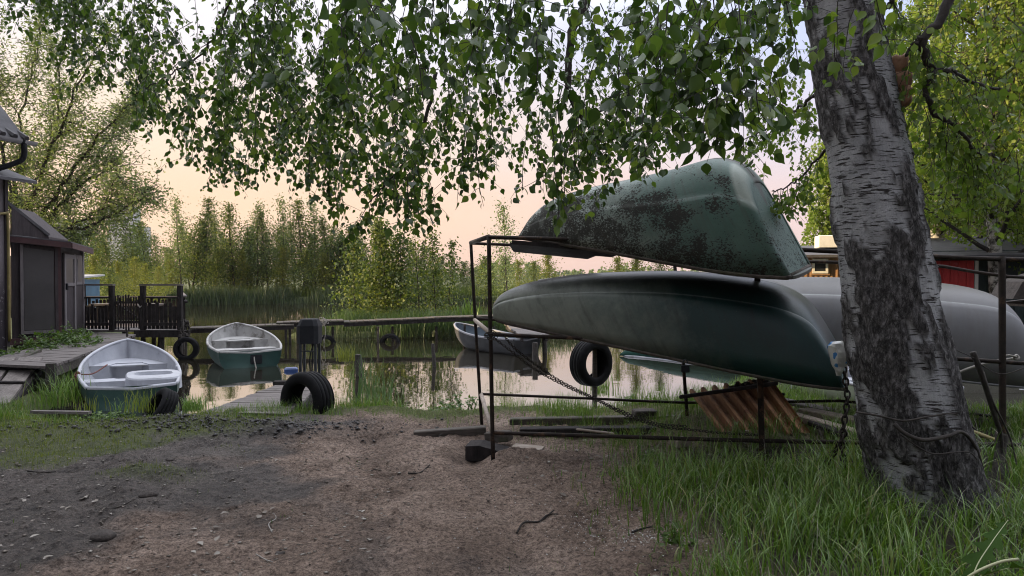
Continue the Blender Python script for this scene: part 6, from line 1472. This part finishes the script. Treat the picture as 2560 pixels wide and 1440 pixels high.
tuft('small dark bushy tuft at the water by the low jetty', 482, 1024, .05, 170, .26, .012, .09, bend=(.4, 1.8), seed=6)
tuft('grass tuft in front of the half sunk tyre', 700, 1040, .06, 160, .24, .008, .14, bend=(.4, 1.6), seed=7)
tuft('grass tuft growing through the half sunk tyre', 775, 1035, .06, 110, .30, .008, .12, bend=(.4, 1.6), seed=8)
tuft('grass tuft under the tyre on its stake', 1500, 985, .10, 130, .45, .011, .10, bend=(.3, 1.6), seed=9)
tuft('iris like clump with long upright blades standing in the shallows', 925, 1000, -.05, 46, .78, .028, .16, 'reed', (.1, .9), 10, 'water_plant', 'water plant', 'plants in the shallows')
tuft('smaller clump of upright blades right of the tall iris clump', 968, 1008, -.03, 26, .5, .022, .12, 'reed', (.1, 1.0), 11, 'water_plant', 'water plant', 'plants in the shallows')
tuft('feathery bright green plant on a thin stem above the iris clump', 862, 900, 0, 90, .34, .011, .07, 'yellow_leaf', (.2, 1.5), 13, 'water_plant', 'water plant', 'plants in the shallows', D=10.6)
tuft('bright broad leaved clump beside the walkway behind the rack posts', 1168, 790, 0, 70, .65, .035, .22, 'grass', (.2, 1.1), 14, 'water_plant', 'water plant', 'plants in the shallows', D=19.5)
def leafy_plant(label, c, n, spread, h, size, mat, seed, name='shrub', cat='shrub', group=None, aspect=.7, detail=1):
    rng = np.random.RandomState(seed); c = np.asarray(c, float); t = thing(name, label, cat, c, group); m = MB(); cr = Crown()
    for k in range(max(5, n // 22)):
        az = rng.uniform(0, 6.28); r = spread * math.sqrt(rng.uniform()); b = c + [math.cos(az) * r, math.sin(az) * r * .8, 0]
        hh = h * (1 - .55 * (r / spread) ** 2) * rng.uniform(.7, 1.1); p = wob_path(rng, b - [0, 0, .05], (math.cos(az) * .35 * r / spread, math.sin(az) * .35, 1), hh, 5, .12); m.tube(p, np.linspace(.006, .002, 6), 4, False)
        nn = 22; tt = rng.uniform(.2, 1, nn) * 4.99; i = tt.astype(int); q = p[i] + rng.normal(0, size * .5, (nn, 3)); a = rand_dirs(rng, nn); a[:, 2] *= .4; nr = rand_dirs(rng, nn) * .5 + [0, 0, 1]
        l = size * rng.uniform(.6, 1.2, nn); cr.add(q, a, nr, l, l * aspect)
    m.build('stems', 'weed', t); cr.build('foliage', mat, t, detail); return t
leafy_plant('big bushy nettle clump in front of the shed annex', P(150, 858, 11.55) * [1, 1, 0] + [0, 0, .38], 1500, .58, .52, .075, 'weed', 3, aspect=.5, group='clumps of weeds by the shed')
leafy_plant('second nettle clump nearer the annex door', P(192, 838, 12.2) * [1, 1, 0] + [0, 0, .42], 700, .30, .46, .075, 'weed', 4, aspect=.5, group='clumps of weeds by the shed')
leafy_plant('low dark weeds under the corner of the house', P(40, 872, 10.6) * [1, 1, 0] + [0, 0, .34], 800, .55, .30, .07, 'weed', 5, aspect=.5, group='clumps of weeds by the shed')
for i, (px, py, lab, sp, h) in enumerate(((1148, 1012, 'leafy weed at the water edge left of the rack posts', .20, .26), (1118, 1028, 'low leafy weed on the bank left of the rack', .22, .14), (905, 1040, 'low leafy weed right of the half sunk tyre', .30, .14), (262, 1040, 'low round leaved weeds in front of the white boat', .30, .10), (828, 1030, 'leafy weed just right of the half sunk tyre', .16, .20), (1000, 1034, 'mat of dark weeds along the bank edge', .40, .12), (1600, 1010, 'leafy weed on the bank behind the rear rack post', .22, .25), (1660, 1078, 'broad leaved weed beside the rear rack post', .14, .22))):
    leafy_plant(lab, G(px, py, .04) + [0, 0, .0], 240, sp, h, .05, 'weed', 20 + i, 'weed', 'weed', 'leafy weeds on the bank')
for i, (px, py, lab, sp, h) in enumerate(((1760, 1180, 'leafy weed in the tall grass below the corrugated sheet', .12, .18), (1980, 1240, 'leafy weed in the tall grass left of the birch foot', .12, .20), (1720, 1330, 'low leafy weed in the middle of the tall grass', .12, .14), (2100, 1390, 'leafy weed in the grass at the bottom edge', .12, .16), (1610, 1130, 'leafy weed at the upper edge of the tall grass', .12, .18))):
    q_ = G(px, py, .2); q_[2] = ground_h(q_[0], q_[1]); leafy_plant(lab, q_, 130, sp, h, .045, 'weed', 40 + i, 'weed', 'weed', 'leafy weeds in the tall grass')
def dandelion():
    rng = np.random.RandomState(4); c = P(2600, 1500, 2.05); c[2] = ground_h(c[0], c[1]); t = thing('weed', 'large dandelion like plant with toothed leaves in the bottom right corner', 'weed', c)
    def leaf(pts, wid, teeth, seed):
        n = 91; s = catmull([P(*q) for q in pts], n); m = MB(); tn = np.gradient(s, axis=0); sd = np.cross(tn, [0, -.35, .9]); sd /= np.linalg.norm(sd, axis=1)[:, None]; f = np.linspace(0, 1, n); up = np.cross(sd, tn); up /= np.linalg.norm(up, axis=1)[:, None]
        V = []
        for sg in (-1, 0, 1):
            ph = (f * teeth + .2 * sg) % 1; lobe = .30 + .70 * (1 - ph) ** 1.3 + .10 * vnoise(f * 30, f * 0 + seed + sg)
            prof = wid * np.sin(PI * np.clip(f, .03, 1) ** .8) ** .7 * lobe; V.append(s + sg * sd * prof[:, None] - tn / np.linalg.norm(tn, axis=1)[:, None] * (abs(sg) * prof * .35)[:, None] + up * (abs(sg) * prof * (.30 + .25 * np.sin(f * 17 + sg)))[:, None])
        V = np.vstack(V); ff = [(r * n + i, r * n + i + 1, (r + 1) * n + i + 1, (r + 1) * n + i) for r in range(2) for i in range(n - 1)]
        m.add(V, ff); lf = m.build('leaf', 'weed_dark', t, True); q = MB(); q.tube(s, np.linspace(.003, .001, n), 6); q.build('midrib', 'pale_stem', lf, True)
    leaf([(2420, 1500, 2.2), (2440, 1420, 2.25), (2480, 1355, 2.35), (2520, 1300, 2.5)], .045, 6, 1)
    leaf([(2690, 1470, 1.9), (2600, 1432, 2.0), (2530, 1420, 2.1), (2450, 1442, 2.2)], .05, 6, 2)
    leaf([(2700, 1400, 2.0), (2620, 1360, 2.15), (2570, 1345, 2.3)], .05, 5, 3)
    q = MB(); q.tube(catmull([P(2380, 1470, 2.2), P(2440, 1430, 2.2), P(2500, 1405, 2.22), P(2545, 1398, 2.25)], 14), np.linspace(.004, .005, 14), 7); q.build('stem', 'pale_stem', t, True)
MAT['pale_stem'] = mottled('pale_stem', (.28, .30, .16), (.38, .38, .22), 9, .6, .1, 60)
dandelion()
def litter():
    rng = np.random.RandomState(17)
    # small clods, chips of wood, dead leaves
    def bits(n, xy, size, mat, name, label, flat=.4, lift=0.0):
        z = ground_h(xy[:, 0], xy[:, 1]); m = len(xy); s = rng.uniform(size[0], size[1], m) * rng.uniform(.4, 1, m); T = np.array([[1, 0, 0], [.3, .9, 0], [-.8, .6, 0], [-.9, -.5, 0], [.2, -1, 0], [0, 0, .9], [0, 0, -.6]])
        Fc = np.array([[0, 1, 5], [1, 2, 5], [2, 3, 5], [3, 4, 5], [4, 0, 5], [1, 0, 6], [2, 1, 6], [3, 2, 6], [4, 3, 6], [0, 4, 6]]); a = rng.uniform(0, 6.28, m); ca, sa = np.cos(a), np.sin(a)
        J = T[None] * rng.uniform(.7, 1.3, (m, 7, 3)); J[:, :, 0] *= rng.uniform(.6, 1.6, m)[:, None]; J[:, :, 2] *= flat
        V = np.stack([ca[:, None] * J[:, :, 0] - sa[:, None] * J[:, :, 1], sa[:, None] * J[:, :, 0] + ca[:, None] * J[:, :, 1], J[:, :, 2]], -1) * s[:, None, None] + np.c_[xy, z + lift][:, None]
        Fa = (Fc[None] + (np.arange(m) * 7)[:, None, None]).reshape(-1, 3); tag(build(name, V.reshape(-1, 3), Fa, mat, None, False, origin=(0, 0, 0)), label, name.replace('_', ' '), None, 'stuff')
    xy = zone_sample(rng, 9000, -5.2, 2.4, 2.6, 7.4); d = fbm(xy[:, 0] * 2.5, xy[:, 1] * 2.5 + 2, 3); xy = xy[rng.uniform(0, 1, len(xy)) < .04 + .75 * sstep(.05, .55, d)]
    bits(0, xy, (.002, .012), 'soil', 'dirt', 'crumbs of dark soil scattered over the trodden earth', .7, .002)
    xy = zone_sample(rng, 2600, -4.6, -.6, 2.6, 6.2); bits(0, xy, (.005, .016), 'dry_leaf', 'debris', 'bits of bark and straw trodden into the dark earth', .25, .003)
    xy = np.vstack([np.c_[rng.normal(.72, .16, 300), rng.normal(3.95, .10, 300)], np.c_[rng.normal(.50, .12, 120), rng.normal(4.2, .12, 120)], np.c_[rng.normal(.42, .3, 120), rng.normal(4.4, .3, 120)], np.c_[rng.normal(1.15, .2, 140), rng.normal(3.85, .1, 140)], np.c_[rng.uniform(-.6, 1.4, 240), rng.uniform(3, 5.4, 240)]])
    bits(0, xy, (.002, .0065), 'chips', 'gravel', 'white crumbs of foam spilled on the earth near the grass', .8, .003)
    xy = np.c_[rng.normal(-3.0, .85, 1100), rng.normal(6.75, .20, 1100)]; bits(0, xy, (.006, .030), 'mud', 'mud', 'churned heap of black mud and rotten reed near the white boat', .8, .01)
    xy = np.c_[rng.normal(-3.0, .75, 420), rng.normal(6.78, .2, 420)]; V, Fc = blades_mesh(rng, on_ground(xy) + [0, 0, .02], rng.uniform(.06, .22, 420), rng.uniform(.004, .010, 420), rng.uniform(1.2, 2.4, 420), None, 4); zg = ground_h(V[:, 0], V[:, 1]); V[:, 2] = zg + (V[:, 2] - zg) * .22 + .012
    tag(build('dead_reed', V, Fc, 'mud', None, False, origin=(0, 0, 0)), 'black rotten reed stalks tangled in the mud heap', 'dead reed', None, 'stuff')
    xy = np.vstack([zone_sample(rng, 420, -4.2, 1.6, 2.7, 6.8), zone_sample(rng, 160, .2, 2.4, 5.2, 6.3)]); n = len(xy); V, Fc = blades_mesh(rng, on_ground(xy) + [0, 0, .014], rng.uniform(.02, .11, n), rng.uniform(.0015, .004, n), rng.uniform(1.2, 2.6, n), None, 4); zg = ground_h(V[:, 0], V[:, 1]); V[:, 2] = zg + np.abs(V[:, 2] - zg) * .08 + .004
    tag(build('straw', V, Fc, 'dry_leaf', None, False, origin=(0, 0, 0)), 'bits of straw and rootlets lying on the trodden earth', 'straw', None, 'stuff')
    # dead leaves lying about
    xy = np.vstack([zone_sample(rng, 90, -3.6, -1.5, 2.9, 4.6), zone_sample(rng, 60, -2, 1.2, 3, 6.6), zone_sample(rng, 70, .2, 2.2, 5.0, 6.0)]); n = len(xy); p = on_ground(xy) + [0, 0, .02]
    a = rand_dirs(rng, n); a[:, 2] *= .15; nr = np.c_[rng.normal(0, .3, (n, 2)), np.ones(n)]; l = rng.uniform(.02, .06, n); V, Fc = leaves_mesh(p, a, nr, l, l * .6, 1)
    tag(build('dead_leaves', V, Fc, 'dry_leaf', None, False, origin=(0, 0, 0)), 'pale dead leaves lying on the trodden earth', 'dead leaves', None, 'stuff')
    # twigs
    tw = [([(1292, 1332), (1310, 1320), (1350, 1315), (1385, 1295)], 'dark forked twig lying among the white crumbs'), ([(268, 1288), (300, 1282), (330, 1272)], 'dark twig on the black earth, lower left'), ([(1580, 1345), (1600, 1338), (1632, 1332)], 'short twig at the edge of the tall grass'), ([(680, 1350), (672, 1330), (690, 1310), (684, 1295)], 'pale rootlet curled on the earth'), ([(640, 1400), (665, 1415), (682, 1430)], 'pale straw at the bottom of the picture'), ([(70, 1210), (105, 1212), (140, 1206)], 'dark stick at the edge of the left turf'), ([(1020, 1185), (1050, 1182), (1075, 1170)], 'thin dark twig on the bare earth left of the rack')]
    for i, (pp, lab) in enumerate(tw):
        q = []
        for (x, y) in pp: g = G(x, y, .1); g[2] = ground_h(g[0], g[1]) + .008; q.append(g)
        m = MB(); m.tube(catmull(q, 14), np.linspace(.007, .004, 14) * (.5 if 'pale' in lab else 1), 6)
        if 'forked' in lab: m.tube(catmull([q[2], q[2] + [.05, .06, .02], q[2] + [.12, .1, .01]], 6), .004, 5)
        tag(m.build('twig', 'rope' if 'pale' in lab else 'bark_dark', None, True), lab, 'twig', 'twigs on the bare earth')
    # clods and stones
    for i, (px, py, s, lab) in enumerate(((258, 1346, .085, 'flat lump of dark earth lying lower left'), (425, 1160, .04, 'small black clod beside the wet streak'), (372, 1250, .06, 'dark clod in the wet streak, left of centre'), (520, 1302, .018, 'small black pebble on the brown earth'), (700, 1398, .03, 'dark flat pebble near the bottom edge'))):
        g = G(px, py, .1); g[2] = ground_h(g[0], g[1]); r2 = np.random.RandomState(i); n = 14; rows = []
        for ph in np.linspace(-PI / 2, PI / 2, 8): rr = math.cos(ph); a = np.arange(n) / n * 2 * PI; rows.append(np.c_[np.cos(a) * rr * s, np.sin(a) * rr * s * .7, np.full(n, math.sin(ph) * s * .38)])
        V = np.vstack(rows); V = V * (1 + .45 * vnoise(V[:, 0] / s * 1.6 + i * 9, V[:, 1] / s * 1.6, V[:, 2] / s * 2))[:, None] + g + [0, 0, s * .18]
        f = [(r * n + j, r * n + (j + 1) % n, (r + 1) * n + (j + 1) % n, (r + 1) * n + j) for r in range(7) for j in range(n)]; tag(build('clod', V, f, 'soil', None, True), lab, 'clod', 'clods on the bare earth')
litter()

# ------------------------------------------------------------------ things lying under and round the rack
def gz(px, py, z=.1, lift=0.): g = G(px, py, z); return g + [0, 0, lift]
def timber(label, p, q, w, h, mat='rotten_wood', name='timber', up=(0, 0, 1), bev=.008, group='timbers lying under the rack'):
    m = MB(); m.beam(p, q, w, h, up, bev); return tag(m.build(name, mat), label, 'timber', group)
def junk():
    timber('long dark timber lying across the ground behind the lower rail', P(1275, 1058, 7.1), P(1770, 1050, 6.9), .10, .11)
    timber('second dark timber close in front of the long one', P(1300, 1078, 6.6), P(1640, 1075, 6.5), .12, .07, 'dark_wood')
    timber('half buried grey kerb beam running in from the left of the rack', P(1035, 1090, 6.55), P(1215, 1078, 6.6), .10, .10)
    m = MB(); a = P(1170, 1120, 6.0); a[2] = .13
    m.prism([(0, 0), (.50, .02), (.42, .07), (.12, .14), (.0, .13)], -.11, .11, (np.array([a[0], a[1], .05]), unit((1, -.15, 0)), np.array([0, 0, 1.]), unit((.15, 1, 0)))); tag(m.build('wooden_wedge', 'dark_wood'), 'dark wedge shaped wood block beside the front rack post', 'wood block')
    timber('pale end of a squared block by the front rack post', P(1218, 1092, 6.25), P(1275, 1090, 6.15), .12, .09, 'rotten_wood')
    m = MB(); m.box(P(1612, 1040, 7.0), (.24, .16, .13), rotz(.1), .01); tag(m.build('brick_block', 'soil'), 'dark block standing on the long timber', 'block')
    timber('thin pale lath lying in the grass behind the lower rail', P(1440, 1073, 6.3), P(1535, 1084, 6.2), .03, .02, 'pale_wood')
    m = MB(); m.box(P(1700, 1105, 5.75), (.16, .12, .06), rotz(.5), .006); tag(m.build('wood_block', 'pale_wood'), 'small wood block under the lower rail by the rear post', 'wood block')
    timber('weathered pale board, upper of the stacked boards left of the birch', P(2005, 1026, 6.5), P(2190, 1062, 5.9), .16, .05, 'pale_wood')
    timber('long split pale board, middle of the stack left of the birch', P(1985, 1040, 6.2), P(2190, 1098, 5.5), .11, .06, 'pale_wood')
    timber('short dark board below the split one left of the birch', P(2040, 1055, 6.0), P(2190, 1112, 5.35), .20, .04, 'dark_wood')
    timber('grey board end sticking out behind the corrugated sheet', P(1950, 1000, 7.0), P(2080, 1028, 6.6), .18, .03, 'old_wood')
    # corrugated sheet leaning with its ribs running down
    tl, tr, br, bl = P(1724, 982, 6.7), P(1928, 948, 6.45), P(2032, 1090, 5.85), P(1815, 1102, 5.95)
    t = thing('corrugated_sheet', 'orange brown corrugated roofing sheet propped under the rack', 'roofing sheet', (bl + br) / 2)
    nr = unit(np.cross(tr - tl, bl - tl)); nr = -nr if nr[1] > 0 else nr
    nc = 64; fx = np.linspace(0, 1, nc); wave = np.clip(np.sin(fx * 2 * PI * 7) * 1.5, -1, 1) * .036; ny = 8; V = []
    for th in (0, .007):
        for j in np.linspace(0, 1, ny): V.append((tl + (tr - tl) * fx[:, None]) * (1 - j) + (bl + (br - bl) * fx[:, None]) * j + nr * (wave + th)[:, None])
    V = np.vstack(V); L = ny * nc; f = [(b * L + j * nc + i, b * L + j * nc + i + 1, b * L + (j + 1) * nc + i + 1, b * L + (j + 1) * nc + i) for b in range(2) for j in range(ny - 1) for i in range(nc - 1)]
    f += [(i, i + 1, L + i + 1, L + i) for i in range(nc - 1)] + [((ny - 1) * nc + i, (ny - 1) * nc + i + 1, L + (ny - 1) * nc + i + 1, L + (ny - 1) * nc + i) for i in range(nc - 1)]
    build('sheet', V, f, 'orange_sheet', t, False)
    timber('narrow reddish lath nailed along the top of the corrugated sheet', P(1698, 993, 6.5), P(1945, 958, 6.25), .035, .035, 'dark_wood', 'batten')
    timber('dark lath running behind the corrugated sheet to the right', P(1880, 985, 6.75), P(1962, 986, 6.6), .03, .03, 'dark_wood', 'batten')
    rng = np.random.RandomState(5); m = MB()
    for k in range(90): c = (tl + (tr - tl) * rng.uniform(.45, .98)) * .90 + ((bl + br) / 2) * .10 + nr * .035 + rng.normal(0, .018, 3); m.box(c, (.03, .02, .02), rotz(rng.uniform(0, 3)) @ rotx(rng.uniform(0, 3)))
    tag(m.build('dead_leaves', 'bark_dark'), 'dark rotten leaves caught along the top of the corrugated sheet', 'leaf litter', None, 'stuff')
    # plastic bag tied round the stern of the dark green boat
    t = thing('plastic_bag', 'crumpled white and blue plastic bag tied beside the birch trunk', 'plastic bag', P(2098, 905, 4.55)); c = P(2098, 888, 4.5); rows = []; n = 26; a = np.arange(n) / n * 2 * PI
    for k, (dz, r) in enumerate(((.085, .02), (.080, .05), (.055, .068), (.02, .066), (-.02, .062), (-.05, .05), (-.075, .035), (-.10, .028), (-.135, .012))): rows.append(np.c_[np.cos(a) * r, np.sin(a) * r * .8, np.full(n, dz)])
    V = np.vstack(rows); V = V + .016 * np.c_[vnoise(V[:, 0] * 40, V[:, 1] * 40, V[:, 2] * 30), vnoise(V[:, 1] * 40 + 9, V[:, 0] * 40, V[:, 2] * 30), vnoise(V[:, 2] * 40, V[:, 0] * 40 + 3, V[:, 1] * 40)]
    f = [(r * n + i, r * n + (i + 1) % n, (r + 1) * n + (i + 1) % n, (r + 1) * n + i) for r in range(8) for i in range(n)] + [tuple(range(n - 1, -1, -1)), tuple(range(8 * n, 9 * n))]
    MAT['bag'] = bag_mat(); build('bag', V + c, f, 'bag', t, False)
    # chains
    def chain(name, label, pts, link=.034, wire=.0034, n_=None, mat='chain'):
        s = catmull([P(*q) for q in pts], 200); L = np.r_[0, np.cumsum(np.linalg.norm(np.diff(s, axis=0), axis=1))]; k = int(L[-1] / (link * .74)); m = MB(); a = np.linspace(0, 2 * PI, 13)
        for i in range(k):
            u = (i + .5) / k * L[-1]; c = np.array([np.interp(u, L, s[:, j]) for j in range(3)]); c2 = np.array([np.interp(min(L[-1], u + .02), L, s[:, j]) for j in range(3)]); c1 = np.array([np.interp(max(0, u - .02), L, s[:, j]) for j in range(3)])
            x = unit(c2 - c1); y = unit(np.cross(x, (0.2, 1, .3))); z = np.cross(x, y); w = y if i % 2 == 0 else z
            ring = c + (np.cos(a) * link * .5)[:, None] * x + (np.sin(a) * link * .30)[:, None] * w; m.tube(ring, wire, 5, False)
        return tag(m.build(name, mat, None, True), label, 'chain')
    chain('chain', 'thin rusty chain sloping from the front rack post down into the grass', [(1222, 836, 5.64), (1270, 872, 5.7), (1340, 925, 5.8), (1420, 968, 5.9), (1490, 1000, 6.0), (1570, 1040, 6.05), (1650, 1066, 6.0), (1725, 1074, 5.9), (1800, 1082, 5.75), (1900, 1088, 5.5)])
    chain('chain', 'second rusty chain running just above the first from the shelf rail', [(1258, 836, 5.63), (1282, 866, 5.7), (1330, 905, 5.8), (1400, 952, 5.9), (1480, 992, 6.02), (1560, 1030, 6.08), (1640, 1058, 6.05), (1715, 1066, 5.95)])
    chain('chain', 'short chain wrapped round the front rack post at shelf height', [(1212, 842, 5.6), (1226, 828, 5.6), (1242, 838, 5.6), (1228, 848, 5.6), (1214, 836, 5.62), (1250, 832, 5.62)], .04)
    chain('chain', 'heavy chain hanging down beside the birch trunk', [(2108, 915, 4.5), (2115, 960, 4.5), (2118, 1000, 4.48), (2110, 1060, 4.45), (2104, 1110, 4.42), (2112, 1170, 4.4)], .055, .0068)
    chain('chain', 'heavy chain slanting from the birch down to the left into the grass', [(2112, 1080, 4.44), (2098, 1110, 4.5), (2075, 1145, 4.55), (2050, 1175, 4.6)], .055, .0068)
    t = thing('padlock', 'black padlock under the rim of the dark green boat', 'padlock', P(1713, 935, 5.0)); m = MB(); m.box(P(1713, 922, 5.0), (.062, .025, .052), None, .004); m.build('body', 'black_plastic', t)
    m = MB(); c = P(1713, 909, 5.0); m.tube([c + [.018 * math.cos(q), 0, .03 * math.sin(q)] for q in np.linspace(0, PI, 10)], .005, 6); m.build('shackle', 'dark_steel', t, True)
    # rope, wires and dead brush round the birch foot
    def cord(name, label, pts, r, mat, cat, group=None): m = MB(); s = catmull([P(*q) for q in pts], 30); m.tube(s, np.linspace(r, r * .6, 30), 6); return tag(m.build(name, mat, None, True), label, cat, group)
    g = 'dead branches round the birch foot'
    cord('branch', 'dead vine stretched across the trunk, highest of three', [(2140, 1030, 3.9), (2200, 1040, 3.78), (2260, 1052, 3.74), (2330, 1040, 3.74), (2390, 1036, 3.82), (2440, 1075, 3.95)], .007, 'bark_dark', 'branch', g)
    cord('branch', 'thick dead branch bending across the foot of the trunk', [(2235, 1060, 3.74), (2265, 1085, 3.72), (2310, 1100, 3.7), (2370, 1090, 3.72), (2405, 1080, 3.78), (2440, 1120, 3.85), (2462, 1200, 3.95), (2470, 1290, 4.0)], .013, 'bark_dark', 'branch', g)
    cord('branch', 'thin dead branch, lowest across the trunk', [(2250, 1085, 3.72), (2300, 1120, 3.7), (2340, 1135, 3.7), (2420, 1130, 3.76), (2450, 1160, 3.9)], .005, 'bark_dark', 'branch', g)
    cord('branch', 'dead broken stick leaning up in front of the grey boat', [(2432, 880, 4.5), (2450, 925, 4.5), (2470, 985, 4.55), (2490, 1050, 4.6), (2502, 1090, 4.65), (2506, 1180, 4.7)], .020, 'bark_dark', 'branch', g)
    cord('branch', 'thin dead stem curving up beside the broken stick', [(2458, 930, 4.55), (2480, 1000, 4.55), (2510, 1060, 4.6), (2530, 1110, 4.6), (2545, 1180, 4.55)], .008, 'bark_dark', 'branch', g)
    cord('branch', 'wiry dead stem drooping in front of the right rack post', [(2440, 905, 4.5), (2500, 935, 4.45), (2560, 920, 4.4), (2600, 900, 4.4)], .004, 'bark_dark', 'branch', g)
    cord('branch', 'thin hooked wire in front of the grey boat', [(2390, 930, 4.4), (2388, 880, 4.4), (2405, 882, 4.4), (2435, 895, 4.45)], .004, 'bark_dark', 'branch', g)
    cord('stump', 'dark dead stem standing against the right rack post', [(2506, 1085, 4.72), (2500, 1130, 4.7), (2496, 1200, 4.6), (2488, 1300, 4.5)], .040, 'bark_dark', 'stump')
    cord('pipe', 'old yellowish pipe slanting to the ground right of the birch', [(2415, 1075, 5.4), (2460, 1090, 5.3), (2510, 1108, 5.2)], .022, 'brass_pipe', 'pipe')
    m = MB(); a = gz(1320, 1118, .14); m.box(a, (.28, .10, .012), rotz(-.4) @ rotx(.1)); tag(m.build('board_scrap', 'pale_wood'), 'grey scrap of board by the heap of spoil', 'board')
    m = MB(); m.beam(gz(80, 1034, .1, .02), gz(225, 1036, .1, .02), .06, .03); tag(m.build('plank', 'old_wood'), 'narrow plank edge lying in the turf below the ramp', 'plank')
    m = MB(); m.beam(P(20, 915, 9.6), P(98, 877, 10.6), .07, .06); tag(m.build('timber', 'rotten_wood'), 'short timber laid along the upper left side of the ramp', 'timber', 'timbers by the ramp')
def bag_mat():
    m, N, L = new_mat('bag'); out = N.new('ShaderNodeOutputMaterial'); b = N.new('ShaderNodeBsdfPrincipled'); L.new(b.outputs[0], out.inputs[0]); tc = N.new('ShaderNodeTexCoord')
    n = noise_node(N, L, tc.outputs['Object'], 11, 2, .5); r = ramp_node(N, [(.54, (.50, .50, .47)), (.57, (.03, .16, .38))], 'CONSTANT'); L.new(n.outputs[0], r.inputs[0]); L.new(r.outputs[0], b.inputs['Base Color']); b.inputs['Roughness'].default_value = .4
    return m
junk()

# ------------------------------------------------------------------ far forest and the hazy evening air
def forest():
    rng = np.random.RandomState(9); cr = Crown()
    for k in range(900):
        x = rng.uniform(-260, 700); D = rng.uniform(330, 420) + max(0, x - 100) * .3; z = rng.uniform(4, 9.5) * (.8 + .35 * vnoise(x * .03, 0.)); w = rng.uniform(1.5, 3.4); n = 26; f = rng.uniform(0, 1, n) ** .8; a = rng.uniform(0, 6.28, n); r = w * (1 - f) ** .8
        p = np.c_[x + np.cos(a) * r, D + np.sin(a) * r, .3 + f * z]; cr.add(p, rand_dirs(rng, n), rand_dirs(rng, n), np.full(n, 1.7), np.full(n, 1.4))
    p, a, n, l, w = [np.concatenate(q) for q in (cr.p, cr.a, cr.n, cr.l, cr.w)]; V, Fc = leaves_mesh(p, a, n, l, w, 0)
    tag(build('forest', V, Fc, 'willow_leaf', None, False, origin=(0, 0, 0)), 'low dark line of forest along the horizon', 'forest', None, 'stuff')
forest()

def haze():
    m, N, L = new_mat('haze'); out = N.new('ShaderNodeOutputMaterial'); v = N.new('ShaderNodeVolumePrincipled'); v.inputs['Color'].default_value = (.86, .88, .92, 1); v.inputs['Density'].default_value = HAZE
    v.inputs['Anisotropy'].default_value = .2; L.new(v.outputs[0], out.inputs['Volume'])
    b = MB(); b.box((0, 380, 38), (1500, 900, 82)); tag(b.build('haze', m, None, False, origin=(0, 0, 0)), 'faint evening haze over the water and the far trees', 'haze', None, 'stuff')
HAZE = .00016
haze()
